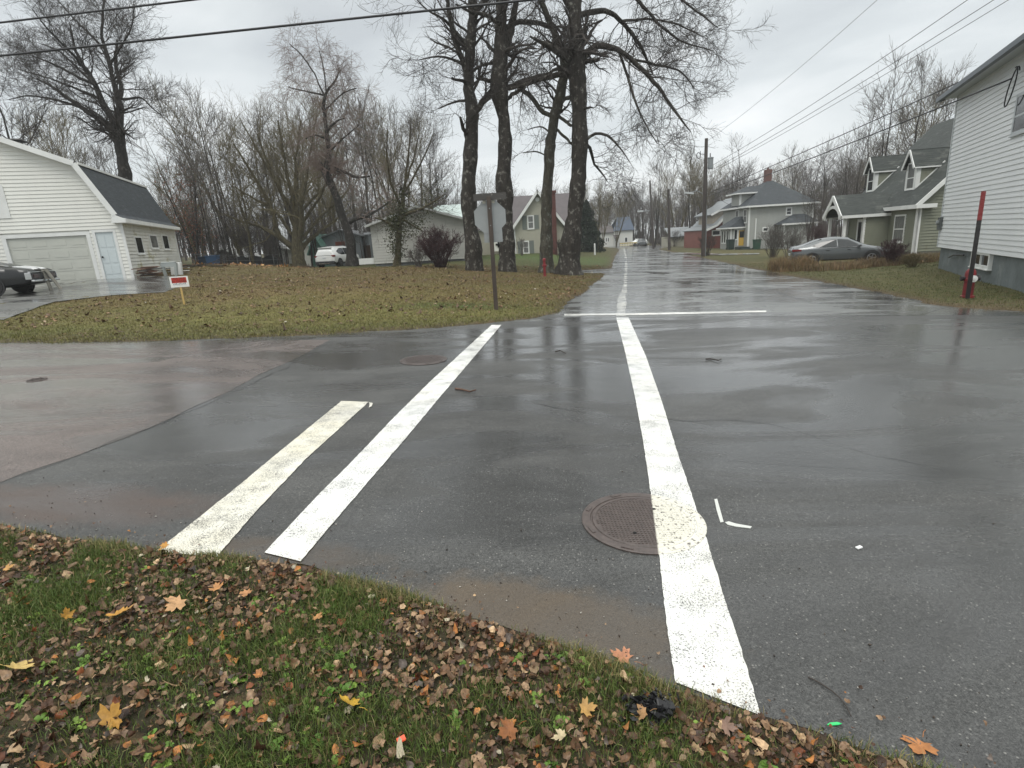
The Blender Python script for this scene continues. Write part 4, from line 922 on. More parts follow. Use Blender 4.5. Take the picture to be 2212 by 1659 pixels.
t.prism([(-.12, fy, EZ + .2), (-.2, fy, EZ - .16), (.30, fy, EZ - .17), (.30, fy, EZ - .01)], (0, .34, 0))
t.beam((.03, -.012, .02), (.03, -.012, EZ - .16), .10, .06, up=(0, 1, 0)); t.beam((.03, SL, -.1), (.03, SL, EZ - .16), .10, .06, up=(0, 1, 0))
t.beam((KX + .14, ov, KZ + .03), (KX + .14, bk, KZ + .03), .05, .09)
t.obj('trim', WTRIM, root)
# doors
d = MB(); n_ = 4
for i in range(n_):
    z0 = .02 + (gh - .02) * i / n_; z1 = .02 + (gh - .02) * (i + 1) / n_ - .012; d.box(gdx0, gdx1, .03, .07, z0, z1)
    cw = (gdx1 - gdx0) / 4
    for j in range(4): d.box(gdx0 + cw * j + .09, gdx0 + cw * (j + 1) - .09, .022, .03, z0 + .1, z1 - .1)
gd = d.obj('garage_door', mat('grey_white_garage_door', (.50, .51, .46), .45, noise=(1.5, .05)), root)
f = MB()
for x0, x1 in ((gdx0 - .14, gdx0), (gdx1, gdx1 + .14)): f.box(x0, x1, -.03, .06, 0, gh + .14)
f.box(gdx0, gdx1, -.032, .06, gh, gh + .14); f.obj('door_frame', WTRIM, gd)
d = MB(); d.box(sdx0, sdx1, .02, .05, .06, sh_)
ww = (sdx1 - sdx0)
for a, b in ((.1, .28), (.34, .62), (.68, .93)):
    for c in (.1, .55): d.box(sdx0 + ww * c, sdx0 + ww * (c + .35), .010, .02, .06 + (sh_ - .06) * a, .06 + (sh_ - .06) * b)
sdo = d.obj('door', mat('pale_blue_door', (.56, .62, .63), .4), root)
f = MB()
for x0, x1 in ((sdx0 - .10, sdx0), (sdx1, sdx1 + .10)): f.box(x0, x1, -.03, .04, 0, sh_ + .1)
f.box(sdx0, sdx1, -.032, .04, sh_, sh_ + .1); f.box(sdx0 - .05, sdx1 + .05, -.09, .04, 0, .055); f.obj('door_frame', WTRIM, sdo)
MB().lathe([(.035, -.02), (.04, -.045), (.02, -.06)], 12, (sdx0 + .08, 0, .96), 'y').obj('handle', mat('black_metal', (.015, .015, .016), .35, metal=.6), sdo)
for i, (a, b, c_, d_) in enumerate(wins):
    window(root, Ws, a, b, c_, d_, .06, mullion=[.5] if i != 1 else None, glass=GLASS if i != 1 else GLASSC)
# small vented panel high on the left of the front
_x, _z = fg.front(12, 420); pm = MB(); Wf.box(pm, _x - LX - 1.0, _x - LX - .02, _z - .9, _z + .35, .0, .04); pm.obj('window', WTRIM, root)
q = fg.front(40, 330, 4.5)
cm = MB().box(q[0] - .32, q[0] + .28, 4.2, 4.8, PZ - 1.6, q[1] - .1 + .25); cm.box(q[0] - .42, q[0] + .36, 4.1, 4.9, q[1] + .48, q[1] + .53)
for dx in (-.25, .2): cm.box(q[0] + dx - .05, q[0] + dx + .05, 4.45, 4.55, q[1] + .15, q[1] + .48)
cm.obj('chimney', mat('grey_chimney_block', (.16, .155, .15), .8, noise=(6, .3)), root)

# ================================================================== white two-storey house at the right
A = atY(2025.5, 533.3, 22.0); gzz = 1.75 - 1.38 * 22 / 15
Dv = Vector((-2.4, -5.07, 0)).normalized(); fw_ = Fr(A.x, A.y, gzz, math.atan2(Dv.y, Dv.x))
root = thing('white_house', 'tall white sided house on a grey-green foundation at the right edge', 'house', fw_.o, fw_.a)
SB = A.z - gzz; ST = atY(*((3550 + 330 / 1.508) / 1.823, (150 + 340 / 1.508) / 1.823), 22.0).z - gzz; WLn = 11.0; WDn = 8.0
W0 = Wall((0, 0), (1, 0)); m = MB(); lap(m, W0, SB, ST, lambda z: (0, WLn), .145, .024); m.obj('siding', mat('white_vinyl_siding', (.74, .76, .76), .45, noise=(.8, .05)), root)
m = MB(); m.box(0, WLn, .03, WDn, SB - .02, ST + .5); m.poly([(0, .03, ST), (0, WDn, ST), (0, WDn / 2, ST + 1.9)]); m.poly([(WLn, .03, ST), (WLn, WDn, ST), (WLn, WDn / 2, ST + 1.9)]); m.obj('wall', mat('white_vinyl_siding'), root)
CONCF = mat('painted_grey_green_foundation', (.155, .18, .185), .6, noise=(2.5, .25), streak=((.25, .275, .27), 1.3, .58, (1, 1, 1)), bump=(9, .4, .02))
m = MB(); m.box(.04, WLn, .10, WDn - .1, -1.2, SB - .02); m.obj('foundation', CONCF, root)
t = MB(); t.box(-.03, .09, -.03, .06, SB, ST); t.box(-.4, WLn, -.42, .03, ST - .02, ST + .01); t.obj('trim', mat('grey_white_trim', (.50, .53, .54), .5), root)
r = MB(); sl = .40
slab(r, [(-.45, -.5, ST + .04), (WLn + .4, -.5, ST + .04), (WLn + .4, WDn / 2, ST + .04 + sl * (WDn / 2 + .5)), (-.45, WDn / 2, ST + .04 + sl * (WDn / 2 + .5))], .06)
slab(r, [(-.45, WDn + .5, ST + .04), (WLn + .4, WDn + .5, ST + .04), (WLn + .4, WDn / 2, ST + .04 + sl * (WDn / 2 + .5)), (-.45, WDn / 2, ST + .04 + sl * (WDn / 2 + .5))], .06)
r.obj('roof', mat('grey_wet_metal_roof', (.22, .225, .24), .3, noise=(1.5, .15)), root)
t = MB(); t.box(-.47, WLn + .4, -.58, -.44, ST - .10, ST + .05)
t.beam((-.46, -.45, ST - .02), (-.46, WDn / 2, ST - .02 + sl * (WDn / 2 + .5)), .05, .14)
t.obj('gutter', mat('dark_grey_gutter', (.055, .07, .085), .4), root)
wx0, wz1 = fw_.front(2203, 210); wx1 = wx0 + 1.0; wz0 = fw_.front(2196, 284)[1]
window(root, W0, wx0, wx1, wz0, wz1, .09, rail=.45, trim=mat('grey_white_trim'))
a = rect(fw_.front, (2093, 547), (2129, 572), .1); bx = MB()
Wfd = Wall((0, .1), (1, 0)); b0 = fw_.front(2098, 560)[0]; b1 = fw_.front(2134, 562)[0]; bz1 = fw_.front(2108, 549)[1]; bz0 = fw_.front(2108, 571)[1]
window(root, Wfd, b0, b1, bz0, bz1, .09, mullion=[.5], proud=.10, name='window')
mt = fw_.front(2035, 483); mm = MB(); W0.box(mm, mt[0] - .12, mt[0] + .14, mt[1] - .22, mt[1] + .24, .0, .13); mo = mm.obj('meter_box', mat('grey_meter_box', (.10, .11, .11), .4), root)
MB().lathe([(.085, -.13), (.085, -.19), (.05, -.20)], 16, (mt[0] + .01, 0, mt[1] + .04), 'y').obj('dial', mat('grey_meter_glass', (.25, .27, .27), .2), mo)
p1 = fw_.front(2048, 556); p2 = fw_.front(2060, 551); p3 = fw_.front(2082, 551)
MB().tube([(p1[0], .02, p1[1]), (p2[0], .0, p2[1]), (p3[0], .0, p3[1])], .025, 8).obj('vent_pipe', mat('black_metal'), root)
# looped service wire by the eave
lp = []
for i in range(26):
    a = i / 25 * 2 * math.pi * 1.15 + .4; cx_, cz_ = fw_.front(2202, 186); lp.append((cx_ + .34 * math.cos(a) + .1 * math.sin(a), -.15 - .05 * i / 25, cz_ + .42 * math.sin(a) + .2 * math.cos(a)))
MB().tube(lp, .018, 6).obj('service_wire_loop', mat('cable_black', (.02, .021, .024), .5), root)

# ================================================================== olive cottage with two gabled dormers
Ac = atY(1984, 440, 29.0); th = rad(12); e_ = Vector((math.sin(th), math.cos(th), 0)); fc = Fr(21.5, 29, H(21.5, 29) - .05, math.atan2(-e_.y, -e_.x))
root = thing('cottage', 'olive-green cottage with two white-trimmed gabled dormers', 'house', fc.o, fc.a)
OLIVE = mat('olive_green_clapboard', (.19, .20, .15), .6, noise=(1.2, .12, (1, 1, .4)), streak=((.16, .155, .10), 1.5, .60, (1, 1, .5)))
EV = 2.5 - fc.o.z; CL = 9.3; CW = 9.2; RZ = EV + CW / 2 * 1.02
Wc = Wall((-CL, 0), (1, 0)); m = MB(); lap(m, Wc, .35, EV, lambda z: (0, CL), .15, .032); Wg = Wall((0, 0), (0, 1))
lap(m, Wg, .35, RZ, lambda z: (max(0, (z - EV) / 1.02), CW - max(0, (z - EV) / 1.02)), .15, .032); m.obj('wall', OLIVE, root)
m = MB(); m.box(-CL + .02, -.02, .03, CW, .3, EV); m.obj('back_wall', OLIVE, root)
m = MB(); m.box(-CL - .02, .015, .02, CW + .02, -.8, .36); m.obj('foundation', mat('mossy_concrete', (.12, .12, .10), .7, noise=(4, .3)), root)
r = MB(); o_ = .28
slab(r, [(-CL - .3, -o_, EV - o_ * 1.02 + .1), (.33, -o_, EV - o_ * 1.02 + .1), (.33, CW / 2, RZ + .1), (-CL - .3, CW / 2, RZ + .1)], .09)
slab(r, [(-CL - .3, CW + o_, EV - o_ * 1.02 + .1), (.33, CW + o_, EV - o_ * 1.02 + .1), (.33, CW / 2, RZ + .1), (-CL - .3, CW / 2, RZ + .1)], .09)
ro = r.obj('roof', ROOFC, root)
def roofz(n): return EV + n * 1.02 + .1
t = MB(); t.box(-4.6, .34, -.33, -.26, EV - .40, EV - .20); t.box(-4.6, .3, -.30, .02, EV - .41, EV - .38)
t.box(.30, .37, -.31, .62, EV - .40, EV - .20); t.box(.02, .30, .0, .58, EV - .41, EV - .38)
t.beam((.34, -.30, EV - .30), (.34, CW / 2, RZ - .02), .05, .20)
t.box(-.22, .05, -.05, .02, .1, EV - .4); t.box(.0, .05, -.05, .10, .1, EV - .4)
t.obj('trim', WTRIM, root)
MB().box(-CL - .05, -CL + .1, -.05, .02, .1, EV - .4).obj('corner_board', WTRIM, root)
wr = (fc.front(1934, 490)[0], fc.front(1954, 492)[0], fc.front(1942, 520)[1], fc.front(1947, 467)[1])
window(root, Wc, wr[0] + CL, wr[1] + CL, wr[2], wr[3], .09, mullion=[.5], rail=.48, glass=GLASSC)
def dormer(cxp, wd, n0, ztop_apex, hw):
    """gabled dormer, front plane at y=n0"""
    zb = roofz(n0); d = MB(); ze = ztop_apex - .80; kk = .80 / (wd / 2)
    Wd = Wall((cxp - wd / 2, n0), (1, 0))
    nr = (ze - EV - .1) / 1.02
    do = None
    # cheek: wedge between roof slope and dormer eave
    d = MB(); lap(d, Wd, zb - .1, ztop_apex - .1, lambda z: (max(0, (z - ze) / kk), wd - max(0, (z - ze) / kk)), .11, .012)
    for sx in (1, -1):
        x_ = cxp + sx * wd / 2; z = zb
        d.add([(x_, n0, zb - .1), (x_, n0, ze), (x_, nr, ze)], [(0, 1, 2)])
        zz = zb
        while zz < ze - .02:
            z2 = min(zz + .11, ze); ya = (zz - EV - .1) / 1.02; yb = (z2 - EV - .1) / 1.02
            d.add([(x_ + sx * .018, n0, zz), (x_ + sx * .018, ya, zz), (x_ + sx * .003, yb, z2), (x_ + sx * .003, n0, z2), (x_, n0, zz), (x_, ya, zz)], [(0, 1, 2, 3), (0, 1, 5, 4)]); zz = z2
    do = d.obj('dormer', OLIVE, root)
    rf = MB(); oe = .11; nra = (ztop_apex - EV - .1) / 1.02 + .05; nre = (ze - .12 - EV) / 1.02
    for sx in (1, -1):
        slab(rf, [(cxp, n0 - .22, ztop_apex), (cxp + sx * (wd / 2 + oe), n0 - .22, ze - oe * kk), (cxp + sx * (wd / 2 + oe), nre + .1, ze - oe * kk), (cxp, nra, ztop_apex)], .06)
    rf.obj('roof', ROOFC, do)
    tr = MB()
    for sx in (1, -1):
        tr.beam((cxp, n0 - .24, ztop_apex - .06), (cxp + sx * (wd / 2 + oe), n0 - .24, ze - oe * kk - .06), .04, .13)
        tr.box(*sorted((cxp + sx * wd / 2, cxp + sx * (wd / 2 - .16))), n0 - .04, n0 + .02, zb - .08, ze)
        tr.box(*sorted((cxp + sx * (wd / 2 + .02), cxp + sx * (wd / 2 - .01))), n0, n0 + .16, zb - .05, ze - .05)
        tr.beam((cxp + sx * (wd / 2 + oe), n0 - .2, ze - oe * kk - .05), (cxp + sx * (wd / 2 + oe), nre, ze - oe * kk - .05), .03, .07)
        tr.beam((cxp + sx * (wd / 2 + .02), n0, zb + .03), (cxp + sx * (wd / 2 + .02), nr, ze + .03), .04, .07)
    tr.obj('trim', WTRIM, do)
    Wd2 = Wall((cxp - wd / 2, n0), (1, 0)); window(do, Wd2, .22, wd - .22, zb + .06, ze + .05, .07, rail=.42, glass=GLASSC if hw else GLASS, name='window')
for bot, apex, hw in (((1966, 409), (1973, 323), True), ((1880, 413), (1885, 339), False)):
    # find where the bottom of the dormer front meets the roof slope
    o, d = fc._r(*bot); t_ = (EV + .1 + 1.02 * o.y - o.z) / (d.z - 1.02 * d.y); p_ = o + d * t_
    n0 = p_.y; ax_, az_ = fc.front(*apex, n0); dormer(p_.x, 1.15, n0, az_, hw)
# porch wing with an arched gable towards the street
PWd = 2.6; PXc = fc.front(1922, 470)[0] - PWd / 2; PL = -fc.side(1810, 440, PXc)[0]; print('porch', PXc, PL)
pr0 = fc.side(1925, 455, PXc + PWd / 2)
po = MB(); Wp = Wall((PXc + PWd / 2, -PL + 1.1), (0, 1)); pe = EV - .42
lap(po, Wp, .3, pe, lambda z: (0, PL - 1.1), .15, .032); po.box(PXc - PWd / 2, PXc + PWd / 2 - .02, -PL + 1.12, 0, .3, pe)
porch = po.obj('porch', OLIVE, root)
r = MB(); pap = pe + PWd / 2 * .85
for sx in (1, -1): slab(r, [(PXc, -PL - .25, pap), (PXc + sx * (PWd / 2 + .18), -PL - .25, pe - .1), (PXc + sx * (PWd / 2 + .18), .4, pe - .1), (PXc, 1.2, pap)], .07)
r.obj('roof', ROOFC, porch)
t = MB()
for sx in (1, -1):
    t.beam((PXc, -PL - .28, pap - .1), (PXc + sx * (PWd / 2 + .18), -PL - .28, pe - .18), .05, .26)
    t.beam((PXc + sx * (PWd / 2 + .18), -PL - .25, pe - .17), (PXc + sx * (PWd / 2 + .18), 0, pe - .17), .05, .16)
    t.box(*sorted((PXc + sx * (PWd / 2 - .05), PXc + sx * (PWd / 2 - .2))), -PL - .02, -PL + .13, .3, pe - .15)
    t.box(*sorted((PXc + sx * (PWd / 2 + .02), PXc + sx * (PWd / 2 - .14))), -PL + 1.0, -PL + 1.12, .3, pe - .15)
# arch pieces
for i in range(8):
    a0, a1 = math.pi * i / 8, math.pi * (i + 1) / 8; R1 = PWd / 2 - .1
    t.beam((PXc + R1 * math.cos(a0), -PL - .26, pe - .3 + .75 * math.sin(a0)), (PXc + R1 * math.cos(a1), -PL - .26, pe - .3 + .75 * math.sin(a1)), .04, .16)
t.obj('trim', WTRIM, porch)
m = MB(); m.box(PXc - PWd / 2, PXc + PWd / 2, -PL - .1, .0, .1, .3); m.obj('deck', mat('mossy_concrete'), porch)
Wpd = Wall((PXc - PWd / 2, -PL + 1.1), (1, 0)); window(porch, Wpd, PWd - .85, PWd - .35, .75, 2.0, .16, glass=GLASS, name='door')
# small red chimney showing at the back
m = MB(); m.box(-.6, -.1, CW / 2 + .2, CW / 2 + .7, RZ - .8, RZ + .9); m.obj('chimney', mat('red_brick', (.19, .055, .04), .8, noise=(8, .3)), root)

# ================================================================== grey foursquare house with a yellow door
FX, FY = 29.75, 68.0; fs = Fr(FX, FY, -1.10, 0)
root = thing('foursquare_house', 'grey two-storey house with pyramid roof, brick chimney and yellow door', 'house', fs.o, 0)
GREY = mat('pale_grey_shingle_siding', (.34, .35, .33), .65, noise=(1.5, .08, (1, 1, .5)))
EZf = 3.98 + 1.10; FWd = 7.75; FD = 8.0
m = MB(); lap(m, Wall((0, 0), (1, 0)), .1, EZf, lambda z: (0, FWd), .16, .012); lap(m, Wall((0, FD), (0, -1)), .1, EZf, lambda z: (0, FD), .16, .012); m.box(.02, FWd - .02, .02, FD, -.5, EZf - .02); m.obj('wall', GREY, root)
r = MB(); o_ = .5; pkx, pkz = fs.front(1657, 388, FD / 2)
B = [(-o_, -o_, EZf), (FWd + o_, -o_, EZf), (FWd + o_, FD + o_, EZf), (-o_, FD + o_, EZf)]; pk = (FWd / 2 + .3, FD / 2, pkz)
r.add(B + [pk, (pk[0] - .25, pk[1], pk[2])], [(0, 1, 4), (1, 2, 4), (2, 3, 5, 4), (3, 0, 5), (0, 4, 5), (3, 2, 1, 0)]); r.obj('roof', ROOFG, root)
t = MB(); t.box(-o_ - .03, FWd + o_ + .03, -o_ - .04, -o_, EZf - .12, EZf + .08); t.box(-o_ - .04, -o_, -o_, FD + o_, EZf - .12, EZf + .08)
t.box(-.06, .14, -.05, .02, 0, EZf - .1); t.box(FWd - .14, FWd + .05, -.05, .02, 0, EZf - .1)
t.box(-o_, FWd + o_, -o_, .0, EZf - .10, EZf - .06)
t.obj('trim', WTRIM, root)
cx_, cz_ = fs.front(1659, 372, FD / 2); m = MB(); m.box(cx_ - .38, cx_ + .38, FD / 2 - .3, FD / 2 + .3, pkz - .8, cz_ + .3); m.box(cx_ - .12, cx_ + .06, FD / 2 - .12, FD / 2 + .12, cz_ + .3, cz_ + .55); m.obj('chimney', mat('brown_brick', (.13, .065, .055), .8, noise=(8, .3)), root)
def wpx(fr, x0, y0, x1, y1, yy=0.0): a, d = fr.front(x0, y0, yy)[0], fr.front(x0, y0, yy)[1]; b, c = fr.front(x1, y1, yy); return a, b, c, d
W = Wall((0, 0), (1, 0))
def P8(u, v): return (2700 + u / 3.386) / 1.823, (600 + v / 3.386) / 1.823
a = wpx(fs, *P8(1352, 748), *P8(1400, 822)); window(root, W, *a, .13, rail=.5)
a = wpx(fs, *P8(1038, 1012), *P8(1088, 1042)); window(root, W, *a, .13)
a = fs.front(*P8(935, 880)); b = fs.front(*P8(938, 1200)); MB().box(a[0] - .06, a[0] + .06, -.14, -.02, b[1], a[1]).obj('white_pipe', WTRIM, root)
# windows on the street side wall
Wl = Wall((0, FD), (0, -1))
for s0 in (4.2, 6.6): window(root, Wl, s0, s0 + .8, EZf - 1.75, EZf - .35, .12, rail=.5, glass=GLASSC)
# dormer to the street
m = MB(); m.box(-.15, 2.4, 2.6, 5.0, EZf + .3, EZf + 1.75); dm = m.obj('dormer', GREY, root)
r = MB(); r.add([(-.7, 2.1, EZf + 1.7), (-.7, 5.5, EZf + 1.7), (3.4, 5.5, EZf + 1.7), (3.4, 2.1, EZf + 1.7), (1.2, 3.8, EZf + 2.55), (3.4, 3.8, EZf + 2.6)], [(0, 1, 4), (1, 2, 5, 4), (3, 0, 4, 5), (0, 3, 2, 1), (2, 3, 5)]); r.obj('roof', ROOFG, dm)
t = MB(); t.box(-.74, 2.2, 2.06, 2.1, EZf + 1.6, EZf + 1.75); t.box(-.74, -.7, 2.1, 5.5, EZf + 1.6, EZf + 1.75); t.box(-.17, .1, 2.57, 2.6, EZf + .3, EZf + 1.6); t.obj('trim', WTRIM, dm)
# hipped annex at the right front
ax0, ax1 = fs.front(*P8(1312, 960), -1.8)[0], fs.front(*P8(1735, 945), -1.8)[0]; ae = fs.front(*P8(1500, 948), -1.8)[1]
m = MB(); lap(m, Wall((ax0, -1.8), (1, 0)), .1, ae, lambda z: (0, ax1 - ax0), .16, .012); m.box(ax0 + .02, ax1 - .02, -1.78, 0, -.4, ae); an = m.obj('annex', GREY, root)
r = MB(); t0_ = fs.front(*P8(1430, 822), 0)[0]; t1_ = fs.front(*P8(1585, 822), 0)[0]; tz = fs.front(*P8(1500, 822), 0)[1]
r.add([(ax0 - .4, -2.2, ae), (ax1 + .4, -2.2, ae), (ax1 + .4, 0, ae), (ax0 - .4, 0, ae), (t0_, -.05, tz), (t1_, -.05, tz)], [(0, 1, 5, 4), (1, 2, 5), (3, 0, 4), (0, 3, 2, 1), (2, 3, 4, 5)]); r.obj('roof', ROOFG, an)
t = MB(); t.box(ax0 - .43, ax1 + .43, -2.25, -2.2, ae - .1, ae + .08); t.box(ax0 - .03, ax0 + .12, -1.85, -1.8, 0, ae - .1); t.box(ax1 - .12, ax1 + .03, -1.85, -1.8, 0, ae - .1); t.obj('trim', WTRIM, an)
# street-side porch with the yellow door
py0 = 1.2; q0 = fs.front(*P8(600, 1100), py0)[0]; q1 = 0.0; qe = fs.front(*P8(700, 1003), py0)[1]
m = MB(); lap(m, Wall((q0, py0), (1, 0)), .3, qe, lambda z: (0, -q0), .16, .012); lap(m, Wall((q0, py0 + 3.2), (0, -1)), .3, qe, lambda z: (0, 3.2), .16, .012); m.box(q0 + .02, 0, py0 + .02, py0 + 3.2, -.3, qe); po = m.obj('porch', GREY, root)
r = MB(); r.add([(q0 - .45, py0 - .4, qe), (.0, py0 - .4, qe), (0, py0 + 3.6, qe), (q0 - .45, py0 + 3.6, qe), (-.02, py0 + .5, qe + 1.3), (-.02, py0 + 2.8, qe + 1.3), (q0 + 1.1, py0 + 1.6, qe + 1.25)], [(0, 1, 4, 6), (3, 0, 6), (6, 5, 2, 3), (4, 5, 6), (0, 3, 2, 1)]); r.obj('roof', ROOFG, po)
t = MB(); t.box(q0 - .48, 0, py0 - .44, py0 - .4, qe - .1, qe + .06); t.box(q0 - .49, q0 - .45, py0 - .4, py0 + 3.6, qe - .1, qe + .06); t.box(q0 - .04, q0 + .12, py0 - .05, py0, .2, qe - .1); t.obj('trim', WTRIM, po)
Wq = Wall((q0, py0), (1, 0)); a = wpx(fs, *P8(652, 1035), *P8(680, 1155), py0); window(po, Wq, a[0] - q0, a[1] - q0, a[2], a[3], .09)
a = wpx(fs, *P8(708, 1040), *P8(778, 1240), py0); d = MB(); Wq.box(d, a[0] - q0, a[1] - q0, a[2], a[3], .01, .05); do = d.obj('door', mat('yellow_door', (.60, .38, .06), .45), po)
d = MB(); h_ = a[3] - a[2]; Wq.box(d, a[0] - q0 + .1, a[1] - q0 - .1, a[2] + h_ * .52, a[3] - .12, .052, .06); d.obj('pane', GLASS, do)
f = MB(); 
for u0, u1 in ((a[0] - .12, a[0]), (a[1], a[1] + .12)): Wq.box(f, u0 - q0, u1 - q0, a[2], a[3] + .12, 0, .07)
Wq.box(f, a[0] - q0, a[1] - q0, a[3], a[3] + .12, 0, .068); f.obj('door_frame', WTRIM, do)
Wq2 = Wall((q0, py0 + 3.2), (0, -1))
for s0 in (.5, 1.25, 2.2): window(po, Wq2, s0, s0 + .45, qe - 1.75, qe - .35, .1)
st = MB(); st.box(q0 + .6, .1, py0 - 1.7, py0 - .01, -.3, .42); st.box(q0 + .5, .2, py0 - 2.1, py0 - 1.71, -.3, .22); st.obj('steps', mat('dark_green_steps', (.035, .05, .045), .5), po)

# ================================================================== red barn-like house behind it
fr_ = Fr(25.2, 78.5, H(25.2, 78.5) - .1, 0); root = thing('red_house', 'barn-red house with pale wet roof half hidden behind the grey one', 'house', fr_.o, 0)
RED = mat('barn_red_siding', (.21, .075, .060), .65, noise=(1.5, .12))
x0, z0 = fr_.front(*P8(258, 1040)); x1, z1 = fr_.front(*P8(400, 975)); x2, z2 = fr_.front(*P8(660, 715)); s1 = (z1 - z0) / (x1 - x0); x3, z3 = fr_.front(*P8(780, 600))
prof = [(x0, z0), (x1, z1), (x2, z2), (x3, z3)]; pkr = x3
pts = [(x0, 0, -.5)] + [(a, 0, b) for a, b in prof] + [(2 * pkr - a, 0, b) for a, b in prof[::-1][1:]] + [(2 * pkr - x0, 0, -.5)]
m = MB(); m.prism(pts, (0, 9, 0)); m.obj('wall', RED, root)
r = MB()
for (a, b), (c, d) in zip(prof[:-1], prof[1:]): slab(r, [(a - .15, -.5, b + .05), (c, -.5, d + .08), (c, 9.5, d + .08), (a - .15, 9.5, b + .05)], .09)
slab(r, [(pkr, -.5, z3 + .08), (pkr, 9.5, z3 + .08), (2 * pkr - x0, 9.5, z0), (2 * pkr - x0, -.5, z0)], .09)
r.obj('roof', mat('pale_wet_roof', (.20, .215, .225), .3, noise=(1.5, .2)), root)
t = MB()
for (a, b), (c, d) in zip(prof[:-1], prof[1:]): t.beam((a, -.54, b - .02), (c, -.54, d - .0), .05, .26)
t.obj('trim', WTRIM, root)
a = wpx(fr_, *P8(362, 1052), *P8(452, 1095)); window(root, Wall((0, 0), (1, 0)), *a, .14, mullion=[.25, .5, .75])
# shed dormer in beige
d1 = fr_.front(*P8(345, 835), 2.0); d2 = fr_.front(*P8(760, 600), 2.0)
m = MB(); m.prism([(d1[0], 1.2, d1[1] - 1.2), (d1[0], 1.2, d1[1] + .05), (d2[0], 1.2, d2[1] + .0), (d2[0], 1.2, d1[1] - .6)], (0, 6, 0)); dm = m.obj('dormer', mat('beige_clapboard', (.33, .29, .23), .6), root)
r = MB(); slab(r, [(d1[0] - .5, .8, d1[1] + .02), (d2[0], .8, d2[1] + .2), (d2[0], 8, d2[1] + .2), (d1[0] - .5, 8, d1[1] + .02)], .12); r.obj('roof', mat('pale_wet_roof'), dm)
t = MB(); t.beam((d1[0] - .5, .76, d1[1] - .05), (d2[0], .76, d2[1] + .12), .05, .24); t.obj('trim', WTRIM, dm)

# ================================================================== beige house with gable, shutters and brick chimney
fb = Fr(1.2, 56, .42, 0); root = thing('beige_house', 'beige gabled house with grey shutters and tall brick chimney between the trees', 'house', fb.o, 0)
BEI = mat('beige_siding', (.38, .37, .30), .6, noise=(1.2, .06))
apx, apz = fb.front(1160, 413); ehx, ehz = fb.front(1111, 487); BWd = 2 * (apx - ehx) * .96 + .3; BWd = 2 * apx
slope_b = (apz - ehz) / (apx - ehx)
def brange(z): k = max(0, (z - (ehz)) / slope_b); return (k, BWd - k)
m = MB(); lap(m, Wall((0, 0), (1, 0)), 0, apz - .05, brange, .16, .014); m.box(.02, BWd - .02, .02, 4, -.6, ehz - .15); m.obj('wall', BEI, root)
ROOFB = mat('dark_brown_roof', (.065, .052, .055), .5, noise=(2, .2), bump=(20, .5, .02))
r = MB(); oo = .35
for sx in (1, -1): slab(r, [(apx, -.45, apz + .12), (apx + sx * (apx + oo), -.45, apz + .12 - slope_b * (apx + oo)), (apx + sx * (apx + oo), 5, apz + .12 - slope_b * (apx + oo)), (apx, 5, apz + .12)], .1)
# main roof behind
rz_ = fb.front(1195, 419, 5.5)[1]
slab(r, [(-.1, 1.2, ehz - .1), (BWd + 1.8, 1.2, ehz - .1), (BWd + 1.8, 5.5, rz_), (-.1, 5.5, rz_)], .1); slab(r, [(-.1, 9.8, ehz - .1), (BWd + 1.8, 9.8, ehz - .1), (BWd + 1.8, 5.5, rz_), (-.1, 5.5, rz_)], .1)
lz = fb.front(1095, 445, 5.5)[1]; slab(r, [(-5, 2.2, ehz - .1), (-.1, 2.2, ehz - .1), (-.1, 5.5, lz), (-5, 5.5, lz)], .1)
r.obj('roof', ROOFB, root)
m = MB(); m.box(-4.8, -.02, 2.6, 8, -.6, ehz - .2); m.obj('side_wing', BEI, root); m = MB(); m.box(BWd + .02, BWd + 1.6, 1.6, 8, -.6, ehz - .2); m.obj('side_wing', BEI, root)
t = MB()
for sx in (1, -1): t.beam((apx, -.47, apz - .03), (apx + sx * (apx + oo), -.47, apz - .03 - slope_b * (apx + oo)), .05, .24)
t.beam((0, -.03, 0), (0, -.03, ehz), .10, .06, up=(0, 1, 0)); t.obj('trim', WTRIM, root)
def P5(u, v): return (1850 + u / 4.483) / 1.823, (740 + v / 4.483) / 1.823
SHUT = mat('grey_green_shutter', (.15, .17, .155), .6); Wb = Wall((0, 0), (1, 0))
for tl, br in (((1030, 505), (1120, 705)), ((952, 955), (1035, 1140))):
    a = wpx(fb, *P5(*tl), *P5(*br)); window(root, Wb, *a, .11, rail=.5, glass=GLASSC)
    for u0 in (a[0] - .62, a[1] + .13): s_ = MB(); Wb.box(s_, u0, u0 + .46, a[2] - .12, a[3] + .1, .0, .045); s_.obj('shutter', SHUT, root)
q = fb.front(*P5(1190, 205)); s_ = MB().lathe([(.22, -.01), (.22, -.05), (.17, -.055)], 8, (q[0], -.02, q[1]), 'y'); s_.obj('gable_vent', WTRIM, root)
c0_ = fb.front(1191, 470, -.5)[0]; c1_ = fb.front(1201, 470, -.5)[0]; ct_ = fb.front(1195, 417, -.5)[1]
m = MB(); m.box(c0_, c1_, -.72, -.2, -.6, ct_); m.box(c0_ - .08, c1_ + .08, -.8, -.12, ct_, ct_ + .22); m.obj('chimney', mat('dark_red_brick', (.095, .034, .028), .8, noise=(9, .35)), root)

